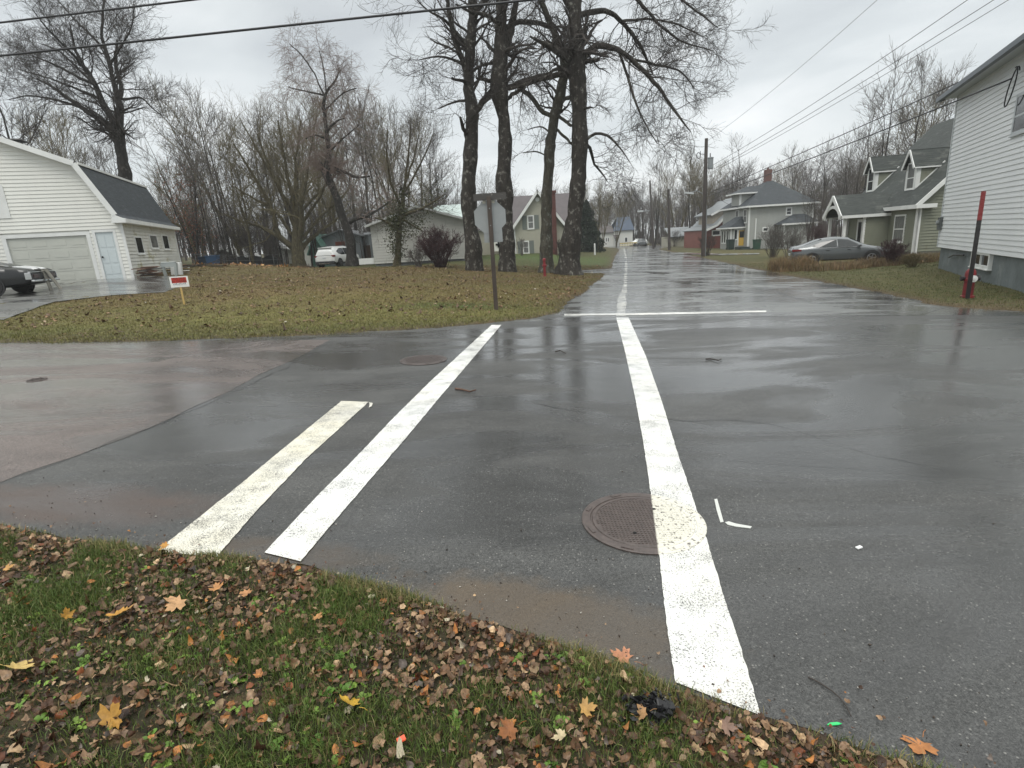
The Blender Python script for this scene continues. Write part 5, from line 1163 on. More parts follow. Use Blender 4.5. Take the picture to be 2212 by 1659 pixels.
# ================================================================== low white bungalow
fu = Fr(-9.3, 40, .40, 0); root = thing('bungalow', 'low white clapboard bungalow behind the dark red bush', 'house', fu.o, 0)
BW_ = 6.7; ue = 3.36 - .4; up_ = 4.40 - .4; ux = BW_ / 2 + .05
GW = mat('grey_white_clapboard', (.44, .44, .405), .6, noise=(1.2, .08), streak=((.33, .325, .29), 2.0, .56, (1, 1, .5)))
m = MB(); lap(m, Wall((0, 0), (1, 0)), .32, up_ - .08, lambda z: (max(0, (z - ue) / ((up_ - ue) / ux)), BW_ - max(0, (z - ue) / ((up_ - ue) / ux))), .19, .045)
lap(m, Wall((BW_, 0), (0, 1)), .32, ue, lambda z: (0, 15), .19, .045); m.box(.02, BW_ - .02, .02, 15, .3, ue); m.obj('wall', GW, root)
m = MB(); m.box(.05, BW_ - .05, .06, 14.9, -.7, .32); m.obj('foundation', mat('grey_foundation', (.15, .16, .165), .7, noise=(4, .2)), root)
r = MB(); k_ = (up_ - ue) / ux
for sx in (1, -1): slab(r, [(ux, -.4, up_ + .1), (ux + sx * (ux + .3), -.4, up_ + .1 - k_ * (ux + .3)), (ux + sx * (ux + .3), 15.3, up_ + .1 - k_ * (ux + .3)), (ux, 15.3, up_ + .1)], .07)
METR = mat('pale_green_metal_roof', (.42, .50, .47), .3, noise=(1.5, .1))
hz = fu.front(990, 441, 9)[1]; slab(r, [(ux + .4, 3.2, up_ - .25), (BW_ + .5, 3.2, up_ - .9), (BW_ + .5, 9, hz), (ux + .4, 9, hz)], .07)
ru = r.obj('roof', METR, root)
t = MB()
for sx in (1, -1): t.beam((ux, -.42, up_ + .02), (ux + sx * (ux + .3), -.42, up_ + .02 - k_ * (ux + .3)), .05, .14)
t.obj('trim', mat('greyish_trim', (.42, .43, .42), .5), root)
# little white porch end wall with the black cross-shaped ornament
q0_, qz1 = fu.front(1063, 512, 16); q1_, qz0 = fu.front(1086, 542, 16)
m = MB(); m.box(q0_, q1_ + .1, 16, 17.5, qz0, qz1 + .6); pw = m.obj('porch_wall', VINYL, root)
oc = fu.front(1077, 528, 16); m = MB(); 
for a, b in ((.30, .09), (.09, .30)): m.box(oc[0] - a, oc[0] + a, 15.94, 15.99 - (.005 if a > b else 0), oc[1] - b, oc[1] + b)
m.prism([(oc[0] - .17, 15.95, oc[1]), (oc[0], 15.95, oc[1] - .17), (oc[0] + .17, 15.95, oc[1]), (oc[0], 15.95, oc[1] + .17)], (0, .03, 0)); m.obj('ornament', mat('black_metal'), pw)
# long white panel leaning by the bungalow
q = atY(776, 569, 41); q2 = atY(808, 569, 41); o = MB().box(0, q2.x - q.x, 0, .25, 0, .42).obj('white_box', WTRIM, None, (q.x, 41, H(q.x, 41) + .12)); tag(o, 'long white box-like panel lying against the bungalow corner', 'box')

# ================================================================== sheds beyond the white car
def P4(u, v): return (700 + u / 2.765) / 1.823, (600 + v / 2.765) / 1.823
fh = Fr(-19.5, 52, H(-19.5, 52), 0); root = thing('grey_shed', 'grey gabled shed with red door behind the white car', 'shed', fh.o, 0)
SG = mat('weathered_grey_siding', (.20, .22, .23), .7, noise=(1.5, .12))
L0, Lz = fh.front(*P4(1560, 930)); Px_, Pz = fh.front(*P4(1770, 850)); R0_, Rz_ = fh.front(*P4(1985, 905)); zb = -.6
m = MB(); m.prism([(L0, 0, zb), (R0_, 0, zb), (R0_, 0, Rz_), (Px_, 0, Pz), (L0, 0, Lz)], (0, 6, 0)); m.obj('wall', SG, root)
r = MB(); slab(r, [(L0 - .3, -.3, Lz - .02), (Px_, -.3, Pz + .1), (Px_, 6.3, Pz + .1), (L0 - .3, 6.3, Lz - .02)], .08); slab(r, [(R0_ + .3, -.3, Rz_ - .02), (Px_, -.3, Pz + .1), (Px_, 6.3, Pz + .1), (R0_ + .3, 6.3, Rz_ - .02)], .08); r.obj('roof', mat('pale_wet_roof'), root)
a = wpx(fh, *P4(1715, 975), *P4(1835, 1105)); d = MB(); d.box(a[0], a[1], -.06, -.01, a[2], a[3]); d.obj('door', mat('faded_red_door', (.20, .055, .035), .6, noise=(2, .2)), root)
a = wpx(fh, *P4(1985, 905), *P4(2112, 1230), .8); m = MB(); m.box(a[0] + .02, a[1], .8, 4, -.5, a[3] - .02); ln = m.obj('lean_to', SG, root); m = MB(); slab(m, [(a[0] - .0, .4, a[3] + .05), (a[1] + .1, .4, a[3] + .05), (a[1] + .1, 4.2, a[3] + .4), (a[0], 4.2, a[3] + .4)], .08); m.obj('roof', mat('pale_wet_roof'), ln)
b = wpx(fh, *P4(2012, 1015), *P4(2115, 1205), .75); d = MB(); d.box(b[0], b[1], .72, .79, b[2], b[3]); d.obj('door', mat('dark_brown_board_door', (.055, .032, .02), .7, noise=(6, .4, (6, 1, .3))), ln)
def small_shed(label, tl, br, Y, roofm, wallm, ph=.3, name='small_shed'):
    f_ = Fr(0, Y, 0, 0); a = wpx(f_, *P4(*tl), *P4(*br)); zg = H((a[0] + a[1]) / 2, Y); rt = thing(name, label, 'shed', (a[0], Y, zg)); w_ = a[1] - a[0]; e__ = (a[3] - zg) * (1 - ph); tp = a[3] - zg
    m = MB(); m.prism([(0, 0, -.2), (w_, 0, -.2), (w_, 0, e__), (w_ / 2, 0, tp), (0, 0, e__)], (0, 4, 0)); m.obj('wall', wallm, rt)
    r = MB()
    for sx in (-1, 1): slab(r, [(w_ / 2, -.3, tp + .08), (w_ / 2 + sx * (w_ / 2 + .3), -.3, e__ - .05), (w_ / 2 + sx * (w_ / 2 + .3), 4.3, e__ - .05), (w_ / 2, 4.3, tp + .08)], .1)
    r.obj('roof', roofm, rt); return rt
small_shed('low pale shed with white roof edge in the thicket above the blue bin', (330, 1060), (690, 1190), 56, WTRIM, mat('dim_shed_wall', (.12, .12, .11), .7), .55)
small_shed('small white outbuilding left of the teal canopy', (1340, 960), (1450, 1190), 54, METR, mat('off_white_vinyl_siding'), .3, 'outbuilding')
small_shed('long pale trailer seen through the thicket behind the spreading tree', (960, 1040), (1250, 1190), 60, WTRIM, mat('pale_trailer_wall', (.42, .42, .38), .6), .15, 'trailer')
rt = small_shed('teal tarpaulin canopy between outbuilding and grey shed', (1420, 900), (1595, 1190), 50.5, mat('teal_tarpaulin', (.13, .26, .21), .5, noise=(2, .2)), mat('teal_tarpaulin'), .6, 'canopy')

# ================================================================== far white house with blue roof
fz = Fr(0, 130, 0, 0)
def P9(u, v): return (2250 + u / 4.424) / 1.823, (700 + v / 4.424) / 1.823
a = wpx(fz, *P9(745, 925), *P9(1070, 1185)); zg = H(a[0], 130); fz = Fr(a[0], 130, zg, 0); root = thing('far_white_house', 'far white house with steep blue roof at the end of the street', 'house', fz.o, 0)
WH = mat('far_white_siding', (.62, .62, .58), .6); w_ = a[1] - a[0]; e__ = a[3] - zg
x_l, _ = fz.front(*P9(420, 1040)); _, el = fz.front(*P9(560, 960))
m = MB(); m.box(0, w_, 0, 7, -.5, e__); m.box(x_l, 0, .6, 6, -.5, el); m.obj('wall', WH, root)
_, rz2 = fz.front(*P9(900, 685), 4.0); rl = fz.front(*P9(800, 700), 4)[0]
r = MB(); slab(r, [(-.3, -.4, e__), (w_ + .3, -.4, e__), (w_ + .2, 4, rz2), (rl, 4, rz2)], .1); slab(r, [(-.3, 8, e__), (w_ + .3, 8, e__), (w_ + .2, 4, rz2), (rl, 4, rz2)], .1); r.obj('roof', mat('slate_blue_roof', (.03, .05, .085), .6, noise=(.8, .15)), root)
r = MB(); slab(r, [(x_l - .3, .2, el), (.1, .2, el), (.1, 3.4, el + 1.6), (x_l + .4, 3.4, el + 1.6)], .1); r.obj('side_roof', mat('grey_brown_roof', (.07, .06, .06), .6), root)
Wz = Wall((0, 0), (1, 0)); b = wpx(fz, *P9(935, 1045), *P9(972, 1115)); window(root, Wz, *b, .12, sill=False)
b = wpx(fz, *P9(765, 1060), *P9(785, 1105)); window(root, Wz, *b, .12, sill=False)
Wz2 = Wall((0, .6), (1, 0))
for u in (560, 600, 635): b = wpx(fz, *P9(u, 1050), *P9(u + 18, 1110), .6); window(root, Wz2, *b, .1, sill=False)
b = wpx(fz, *P9(745, 1020), *P9(830, 1045), -1); m = MB(); slab(m, [(b[0], -1.2, b[2]), (b[1], -1.2, b[2]), (b[1], 0, b[3] + .3), (b[0], 0, b[3] + .3)], .15); m.obj('door_canopy', mat('grey_brown_roof'), root)
# cream low building at the right of the far road
ff = Fr(0, 100, 0, 0); a = wpx(ff, *P9(1735, 1030), *P9(2190, 1170)); zg = H(a[0], 100); rt = thing('cream_building', 'low cream building behind the trees left of the red house', 'building', (a[0], 100, zg))
m = MB(); m.box(0, a[1] - a[0], 0, 6, -.5, a[3] - zg); m.obj('wall', mat('cream_wall', (.42, .40, .32), .7), rt)
m = MB(); slab(m, [(-.3, -.4, a[3] - zg), (a[1] - a[0] + .3, -.4, a[3] - zg), (a[1] - a[0] + .3, 3, a[3] - zg + 1.6), (-.3, 3, a[3] - zg + 1.6)], .15); m.obj('roof', mat('pale_wet_roof'), rt)
Wm = Wall((0, 0), (1, 0)); window(rt, Wm, 4, 5.2, .9, 2.0, .12)
# yellow striped road barrier at the end of the street
q = [atY(*P9(845, 1165), 124), atY(*P9(1070, 1165), 124)]; zg = H(q[0].x, 124); rt = thing('road_barrier', 'cream and yellow barrier rail in front of the far white house', 'barrier', (q[0].x, 124, zg)); L_ = q[1].x - q[0].x; h_ = q[0].z - zg
m = MB(); m.box(0, L_, -.04, .04, h_ - .3, h_ - .05); m.obj('rail', mat('cream_rail', (.68, .62, .42), .6), rt)
m = MB(); m.box(0, L_ + 1.5, -.03, .03, h_ + .1, h_ + .35); m.obj('rail', mat('dull_yellow_rail', (.50, .40, .16), .6), rt)
for i in range(6): m = MB(); m.box(L_ * i / 5 - .06, L_ * i / 5 + .06, .05, .15, -.3, h_ + .4); m.obj('post', mat('brown_post', (.10, .07, .05), .8), rt)
# ------------------------------------------------------------------ vehicles
RUB = mat('tyre_rubber', (.014, .014, .014), .75); ALLOY = mat('alloy_wheel', (.32, .33, .34), .3, metal=.8); CHROME = mat('chrome', (.6, .61, .62), .15, metal=1)
BLK = mat('black_plastic', (.018, .018, .019), .5); REDL = mat('red_tail_lens', (.16, .012, .012), .15); CLR = mat('clear_lamp_lens', (.45, .47, .48), .1); PLATE = mat('licence_plate_white', (.55, .57, .58), .4)
def car(name, label, loc, heading, paint, st, wheels, R, glass_side, wind, rearw, width, cat='car', rim=ALLOY, spokes=5, dark_low=None, extra=None):
    """st: stations (x, z_low, z_belt, z_roof, half_belt, half_roof) from rear to front"""
    o = thing(name, label, cat, loc, math.pi / 2 - heading)
    S = np.array(st, float); 
    # smooth resample along x
    xs = []
    for i in range(len(S) - 1): xs += list(np.linspace(S[i, 0], S[i + 1, 0], 4, endpoint=False))
    xs.append(S[-1, 0]); xs = np.array(xs)
    V_ = {k: np.interp(xs, S[:, 0], S[:, k]) for k in range(1, 6)}
    for k in V_:
        v = V_[k]
        if k in (2, 3): 
            for _ in range(1): v[1:-1] = v[1:-1] * .6 + (v[:-2] + v[2:]) * .2
    mb = MB(); rows = []
    def ring(i):
        zl, zb, zr, wb, wr = (V_[k][i] for k in range(1, 6)); h = []
        h += [(0, zl), (wb * .86, zl), (wb * .97, zl + .07), (wb, zl + (zb - zl) * .45), (wb * .985, zl + (zb - zl) * .8), (wb * .94, zb), (wr + (wb * .94 - wr) * .12, zr - (zr - zb) * .12 if zr - zb > .15 else zr), (wr * .82, zr + .012 if zr - zb > .15 else zr + .01), (0, zr + .03)]
        return [(xs[i], y_, z_) for y_, z_ in h] + [(xs[i], -y_, z_) for y_, z_ in h[-2:0:-1]]
    vs = []; n = 0
    for i in range(len(xs)): r_ = ring(i); n = len(r_); vs += r_
    fs = [(i * n + j, i * n + (j + 1) % n, (i + 1) * n + (j + 1) % n, (i + 1) * n + j) for i in range(len(xs) - 1) for j in range(n)] + [tuple(range(n)), tuple((len(xs) - 1) * n + j for j in range(n))]
    mb.add(vs, fs); body = mb.obj('body', paint, o, smooth=True)
    f = lambda k, x_: float(np.interp(x_, S[:, 0], S[:, k]))
    def sidey(x_, z_):
        zb, zr, wb, wr = f(2, x_), f(3, x_), f(4, x_) * .94, f(5, x_); t_ = max(0, min(1, (z_ - zb) / max(.05, zr - zb))); return wb + (wr - wb) * t_
    for sg in (1, -1):
        for poly in glass_side:
            P = []; m_ = MB()
            for i in range(len(poly)):
                a, b = poly[i], poly[(i + 1) % len(poly)]
                P.append((a[0], sg * (sidey(*a) + .012), a[1]))
            m_.poly(P); m_.obj('side_window', GLASS, o)
    for nm, (xa, za, ya, xb, zb_, yb) in (('windscreen', wind), ('rear_window', rearw)):
        m_ = MB(); m_.poly([(xa, -ya, za), (xa, ya, za), (xb, yb, zb_), (xb, -yb, zb_)]); m_.obj(nm, GLASS, o)
    for wx in wheels:
        for sg in (1, -1):
            yy = sg * (width - .20)
            a_ = MB().lathe([(R + .055, -.01), (R + .055, .0)], 28, (wx, sg * (width + .004) - (0), R), 'y')
            a_.obj('wheel_arch', BLK, o)
            wm = MB().lathe([(R * .66, 0), (R * .97, .0), (R, .03), (R, .19), (R * .95, .215), (R * .68, .215)], 28, (0, 0, 0), 'y')
            if sg < 0: wm.v = [(a, -b, c) for a, b, c in wm.v]
            wo = wm.obj('wheel', RUB, o, (wx, yy + sg * .01, R), smooth=True)
            rm = MB().lathe([(R * .66, .17), (R * .66, .21), (R * .58, .215), (R * .55, .18), (.02, .18)], 24, (0, 0, 0), 'y')
            for k in range(spokes):
                a = k * 2 * math.pi / spokes; d = Vector((math.cos(a), 0, math.sin(a))); rm.obox(d * R * .32 + Vector((0, .2, 0)), d * R * .28, Vector((0, .014, 0)), Vector((-d.z, 0, d.x)) * R * .075)
            rm.lathe([(R * .14, .19), (R * .12, .228)], 12, (0, 0, 0), 'y')
            if sg < 0: rm.v = [(a, -b, c) for a, b, c in rm.v]
            rm.v = [(a, b + .022 * sg, c) for a, b, c in rm.v]; rm.obj('rim', rim, wo)
    return o, body
def bx(o, name, m, *b, bevel=.01): return MB().box(*b).obj(name, m, o, bevel=bevel)
WPAINT = mat('white_car_paint', (.75, .76, .75), .25, coat=.5, spec=.5)
# white SUV, seen from behind right
q = atY(703, 575, 45.0)
hd = rad(14)
suv_c = Vector((atY(700, 570, 45.0).x + .75, 46.6, 0))
o, body = car('suv', 'white hatchback SUV parked behind the leaning dark tree', (suv_c.x, suv_c.y, H(suv_c.x, suv_c.y)), hd, WPAINT,
    [(-2.12, .52, .95, 1.02, .78, .66), (-2.06, .40, .98, 1.30, .86, .60), (-1.80, .36, 1.0, 1.56, .89, .60), (-1.2, .36, .97, 1.64, .90, .62), (0, .34, .94, 1.66, .90, .63), (.55, .34, .93, 1.60, .90, .60), (1.15, .34, .96, 1.06, .89, .68), (1.9, .38, .88, .92, .86, .70), (2.15, .45, .72, .76, .74, .60)],
    (-1.32, 1.30), .34, [[(-1.35, 1.10), (-1.5, 1.28), (-.95, 1.5), (-.45, 1.52), (-.38, 1.0), (-.9, .99)], [(-.33, 1.0), (-.40, 1.52), (.3, 1.5), (.92, 1.04), (.9, 1.0)]],
    (.60, 1.60, .56, 1.13, 1.08, .66), (-2.10, 1.12, .66, -1.86, 1.50, .55), .90, rim=mat('dark_alloy', (.12, .12, .125), .35, metal=.7))
bx(o, 'bumper', BLK, -2.18, -1.85, -.84, .84, .28, .52); bx(o, 'diffuser', CHROME, -2.195, -2.15, -.5, .5, .34, .39)
for s_ in (1, -1):
    bx(o, 'tail_light', REDL, -2.13, -1.9, *sorted((s_ * .62, s_ * .885)), .86, .99); bx(o, 'sill', BLK, -1.0, 1.0, *sorted((s_ * .80, s_ * .905)), .26, .40)
    bx(o, 'roof_rail', mat('black_metal'), -1.5, .4, *sorted((s_ * .58, s_ * .62)), 1.66, 1.70); bx(o, 'mirror', WPAINT, .75, .93, *sorted((s_ * .88, s_ * 1.07)), 1.0, 1.14, bevel=.04)
bx(o, 'lamp_bar', BLK, -2.13, -2.06, -.62, .62, .95, .98); bx(o, 'licence_plate', PLATE, -2.155, -2.10, -.16, .16, .72, .84); bx(o, 'roof_spoiler', WPAINT, -2.0, -1.7, -.56, .56, 1.55, 1.60)
bx(o, 'tailgate', WPAINT, -2.145, -2.05, -.70, .70, .53, .93, bevel=.03)
# silver sedan on the grass in front of the cottage, nose to the right
sc_ = atY(1808, 560, 28.3); hd = rad(109)
o, body = car('sedan', 'silver-grey sedan standing in tall dry grass before the cottage', (sc_.x, 28.3, H(sc_.x, 28.3) + .02), hd, mat('silver_grey_paint', (.125, .135, .14), .25, metal=.4, coat=.6),
    [(-2.42, .42, .82, .86, .72, .55), (-2.3, .32, .93, 1.0, .84, .62), (-1.75, .28, .95, 1.10, .90, .62), (-1.15, .26, .93, 1.33, .91, .58), (-.35, .25, .90, 1.44, .92, .58), (.35, .25, .88, 1.38, .92, .58), (1.15, .25, .88, .98, .91, .70), (1.9, .27, .78, .83, .88, .72), (2.3, .33, .62, .68, .78, .60), (2.42, .40, .52, .56, .62, .50)],
    (-1.42, 1.42), .33, [[(-1.5, 1.02), (-1.0, 1.22), (-.35, 1.34), (-.25, 1.33), (-.22, .92), (-1.1, .95)], [(-.17, .92), (-.2, 1.34), (.3, 1.29), (.98, .94), (.9, .91)]],
    (.42, 1.37, .54, 1.13, .995, .68), (-1.80, 1.09, .60, -.95, 1.385, .54), .92)
for s_ in (1, -1):
    bx(o, 'tail_light', REDL, -2.40, -1.95, *sorted((s_ * .60, s_ * .885)), .80, .90); bx(o, 'headlight', CLR, 1.95, 2.33, *sorted((s_ * .58, s_ * .82)), .60, .69); bx(o, 'mirror', mat('silver_grey_paint'), .72, .88, *sorted((s_ * .88, s_ * 1.06)), .92, 1.03, bevel=.03)
    for xx in (-.75, .25): bx(o, 'door_handle', BLK, xx, xx + .17, *sorted((s_ * .90, s_ * .93)), .78, .81)
    bx(o, 'window_chrome', CHROME, -1.2, .85, *sorted((s_ * .865, s_ * .885)), .905, .925)
bx(o, 'licence_plate', PLATE, -2.45, -2.38, -.16, .16, .56, .68); bx(o, 'rear_bumper', mat('dark_lower_plastic', (.05, .05, .052), .5), -2.44, -2.2, -.7, .7, .28, .44)
o.scale = (.92, .92, .95)
# black muscle car with white bonnet stripes on the driveway
mp_ = atY(12, 640, 20.2); BP = mat('gloss_black_paint', (.008, .009, .010), .32, coat=.25)
td = Vector((math.cos(rad(14)), math.sin(rad(14)), 0)); hd = math.atan2(-td.x, -td.y); wc_ = atY(-14, 629, 19.8); cc_ = wc_ - td * 1.45 + Vector((-td.y, td.x, 0)) * .9
o, body = car('muscle_car', 'black two-door classic car with white stripes over its tail on the driveway', (cc_.x, cc_.y, H(cc_.x, cc_.y) + .03), hd, BP,
    [(-2.62, .42, .76, .80, .84, .74), (-2.52, .34, .82, .86, .88, .76), (-2.2, .30, .88, .92, .92, .76), (-1.9, .27, .90, .97, .93, .72), (-1.3, .26, .90, 1.14, .93, .64), (-.7, .25, .90, 1.28, .93, .60), (-.1, .25, .89, 1.31, .93, .60), (.45, .25, .88, 1.22, .93, .60), (1.05, .25, .88, .92, .93, .80), (2.0, .27, .85, .88, .92, .82), (2.42, .32, .80, .82, .88, .80), (2.55, .36, .76, .78, .84, .78)],
    (-1.45, 1.5), .34, [[(-1.15, .95), (-.9, 1.13), (-.05, 1.23), (.42, 1.14), (.85, .93)]], (.50, 1.21, .55, 1.02, .94, .75), (-1.95, .985, .64, -.85, 1.275, .50), .94, rim=CHROME, spokes=10)
for y0, y1 in ((-.42, -.10), (.10, .42)):
    m_ = MB()
    for xa, xb in zip([-2.6, -2.5, -2.3, -2.15], [-2.5, -2.3, -2.15, -1.97]):
        za = np.interp(xa, [-2.62, -2.52, -2.2, -1.9], [.80, .86, .92, .97]) + .045; zb2 = np.interp(xb, [-2.62, -2.52, -2.2, -1.9], [.80, .86, .92, .97]) + .045
        m_.add([(xa, y0, za), (xb, y0, zb2), (xb, y1, zb2), (xa, y1, za), (xa, y0, za - .03), (xb, y0, zb2 - .03), (xb, y1, zb2 - .03), (xa, y1, za - .03)], [(0, 1, 2, 3), (0, 4, 5, 1), (3, 2, 6, 7)])
    m_.obj('white_stripe', mat('white_stripe_paint', (.75, .76, .76), .3), o)
bx(o, 'tail_panel', mat('dark_grille', (.03, .03, .032), .4), -2.68, -2.58, -.80, .80, .50, .72)
bx(o, 'bumper', CHROME, -2.76, -2.64, -.88, .88, .40, .49, bevel=.03); bx(o, 'deck_trim', CHROME, -2.67, -2.58, -.84, .84, .745, .775)
for s_ in (1, -1):
    bx(o, 'tail_light', mat('dark_red_lens', (.03, .006, .006), .2), -2.695, -2.60, *sorted((s_ * .35, s_ * .74)), .54, .68, bevel=.02)
    bx(o, 'corner_trim', CHROME, -2.68, -2.50, *sorted((s_ * .845, s_ * .90)), .50, .74)
# far cars at the end of the street
def far_car(label, px, py, Y, hd, paint, name='far_car'):
    p = atY(px, py, Y); o, b = car(name, label, (p.x, Y, H(p.x, Y)), hd, paint, [(-2.2, .4, .8, .85, .75, .6), (-1.9, .3, .95, 1.3, .88, .6), (-.9, .3, .95, 1.55, .9, .6), (.2, .3, .95, 1.55, .9, .6), (1.0, .3, .95, 1.02, .88, .7), (2.1, .4, .75, .8, .78, .65)],
        (-1.35, 1.35), .33, [[(-1.6, 1.05), (-1.2, 1.4), (.1, 1.42), (.8, 1.0)]], (.28, 1.5, .55, .96, 1.06, .68), (-1.98, 1.02, .66, -1.6, 1.42, .58), .9); return o
far_car('silver car parked at the end of the street by the barrier', 1386, 526, 118, rad(190), mat('silver_grey_paint'))
far_car('white van-like car behind the silver one at the street end', 1378, 525, 126, rad(250), WPAINT)

# ------------------------------------------------------------------ poles, lamps and wires
POLE = mat('weathered_pole_wood', (.060, .050, .045), .8, noise=(4, .35, (1, 1, .15)), bump=(20, .5, .02))
def to_world(px, py, Y): return atY(px, py, Y)
pb = hit(1519, 554); PY = pb.y
t = thing('utility_pole', 'tall utility pole with grey transformer beside the right lawn', 'utility pole', (pb.x, PY, H(pb.x, PY)))
pt = atY(1526, 299, PY) - Vector((pb.x, PY, H(pb.x, PY)))
PTOP = Vector((pb.x, PY, pt.z + H(pb.x, PY))); PZ0 = H(pb.x, PY)
MB().tube([(0, 0, -.3), (pt.x * .5, 0, pt.z / 2), (pt.x, 0, pt.z)], [.19, .165, .13], 14).obj('pole', POLE, t)
def rel(px, py, off=0): p = atY(px, py, PY + off); return Vector((p.x - pb.x, off, p.z - PZ0))
c = rel(1535, 353, -.1); m = MB().lathe([(.19, -.45), (.21, -.40), (.21, .38), (.24, .40), (.24, .46), (.10, .50)], 18, (c.x, c.y, c.z)); m.obj('transformer', mat('grey_transformer', (.24, .26, .27), .45), t)
MB().tube([(c.x - .05, c.y, c.z + .45), (c.x - .05, c.y, c.z + .8)], [.05, .035], 8).obj('bushing', mat('black_metal'), t)
m = MB()
for (a, b_) in (((1524, 333), (1513, 333)), ((1513, 333), (1513, 326))): m.tube([rel(*a), rel(*b_)], .025, 6)
lp = [rel(1509 + 4 * math.cos(a), 336 + 6.5 * math.sin(a)) for a in np.linspace(0, 6.28, 14)]; m.tube(lp, .03, 6); m.obj('cutout_bracket', mat('black_metal'), t)
m = MB(); m.tube([rel(1519, 470), rel(1521, 430), rel(1523, 400)], .03, 6); m.tube([(.15, -.1, 0), (.15, -.1, 4.2)], .035, 6); m.obj('conduit', mat('grey_transformer'), t)
ar = [rel(1518, 418), rel(1505, 412), rel(1490, 416)]; MB().tube(ar, .03, 6).obj('lamp_arm', mat('grey_transformer'), t)
m = MB(); e0 = rel(1488, 417); m.obox(e0, (.38, 0, -.05), (0, .12, 0), (0, 0, .06)); m.obj('lamp_head', mat('pale_lamp_head', (.5, .52, .53), .4), t)
def pole(label, px, py, topx, topy, r, name='utility_pole', arms=()):
    b = hit(px, py); z0 = H(b.x, b.y); p = atY(topx, topy, b.y); t = thing(name, label, 'utility pole', (b.x, b.y, z0))
    MB().tube([(0, 0, -.3), (p.x - b.x, 0, p.z - z0)], [r, r * .75], 10).obj('pole', POLE, t)
    for (ax, ay, bx_, by_) in arms:
        A_, B_ = atY(ax, ay, b.y), atY(bx_, by_, b.y); m = MB().tube([(A_.x - b.x, 0, A_.z - z0), (B_.x - b.x, 0, B_.z - z0)], .06, 6); m.obj('lamp_arm', mat('grey_transformer'), t)
        m = MB(); m.obox((B_.x - b.x - .2, 0, B_.z - z0), (.42, 0, 0), (0, .2, 0), (0, 0, .12)); m.obj('lamp_head', mat('pale_lamp_head'), t)
    return b, p
b2, p2_ = pole('second utility pole farther up the street, dark and slender', 1446, 540, 1444, 409, .2)
b3, p3_ = pole('third utility pole with two street lamps reaching over the road', 1412, 537, 1404, 390, .17, arms=((1412, 432, 1396, 432), (1404, 455, 1386, 456)))
CB = mat('cable_black')
def wire(label, A, B, sag, r, cat='wire', group=None, name='overhead_wire', n=24):
    A, B = Vector(A), Vector(B); P = []
    for i in range(n + 1):
        u = i / n; p = A.lerp(B, u); p.z -= sag * 4 * u * (1 - u); P.append(p - A)
    o = MB().tube(P, r, 6).obj(name, CB, None, A, smooth=2); return tag(o, label, cat, group)
def far_pt(px, py, z):   # point on the sightline at a given height
    return level(px, py, z)
PO = Vector((pb.x, PY, PZ0))
def on_pole(px, py): return PO + rel(px, py)
ga = 'wires running from the near utility pole over the street'
wire('thin top wire from the pole tip up over the road', on_pole(1530, 303), far_pt(1930, -32, 12.3), .25, .010, group=None)
wire('single wire leaving the transformer, below the top wire', on_pole(1537, 358), far_pt(2130, -28, 11.0), .25, .014)
wire('upper of the close pair of wires over the right houses', on_pole(1540, 366), far_pt(2190, -28, 10.6), .2, .014)
wire('lower of the close pair of wires over the right houses', on_pole(1540, 371), far_pt(2240, -38, 10.4), .2, .012)
wire('thick cable passing above the foursquare chimney to the white house eave', on_pole(1524, 420), far_pt(2232, 104, 7.6), .08, .022)
wire('thick cable running just below the other to the white house wall', on_pole(1524, 425), fw_.w(*[fw_.front(2185, 170, -.12)[0], -.12, fw_.front(2185, 170, -.12)[1]]), .12, .022)
wire('wire from the near pole to the second pole', on_pole(1524, 400), Vector((p2_.x, b2.y, p2_.z - .4)), .5, .02)
wire('upper faint wire crossing left of the far road', Vector((p3_.x, b3.y, atY(1404, 376, b3.y).z)), atY(1270, 436, 70), .6, .016)
wire('lower faint wire crossing left of the far road', Vector((p3_.x, b3.y, atY(1404, 398, b3.y).z)), atY(1270, 462, 70), .6, .016)
wire('short wire from the near pole down to the foursquare house', on_pole(1527, 408), fs.w(0, .2, EZf - .2), .5, .015)
# two heavy cables crossing the upper left of the view
A1, B1 = far_pt(-60, 127, 5.6), far_pt(1180, -4, 5.6); wire('lower heavy twisted cable crossing the sky at upper left', A1, B1, .0, .019, cat='cable', name='overhead_cable')
A2, B2 = far_pt(-60, 56, 6.0), far_pt(480, -8, 6.0); wire('upper heavy cable crossing the top left corner', A2, B2, .0, .016, cat='cable', name='overhead_cable')

# ------------------------------------------------------------------ sign on the lawn corner
sb = hit(1072, 669); sz = H(sb.x, sb.y); SY = sb.y
t = thing('stop_sign_post', 'dark wooden post carrying the back of an octagonal sign and street-name boards', 'road sign', (sb.x, SY, sz))
def srel(px, py, off=0): p = atY(px, py, SY + off); return Vector((p.x - sb.x, off, p.z - sz))
WOODP = mat('dark_wet_post_wood', (.060, .045, .036), .65, noise=(6, .35, (1, 1, .2)), bump=(25, .5, .01))
tp = srel(1056, 424); m = MB(); m.box(-.052, .052, -.052, .052, -.3, tp.z); m.obj('post', WOODP, t, bevel=.008)
SIGNB = mat('grey_sign_back', (.30, .315, .315), .42, metal=.3, noise=(3, .08))
oc = srel(1062, 469, .07); R_ = .385; m = MB(); m.prism([(R_ / math.cos(math.pi / 8) * math.cos(math.pi / 8 + k * math.pi / 4), 0, R_ / math.cos(math.pi / 8) * math.sin(math.pi / 8 + k * math.pi / 4)) for k in range(8)], (0, .004, 0)); oo_ = m.obj('octagon_plate', SIGNB, t, (0, .056, oc.z))
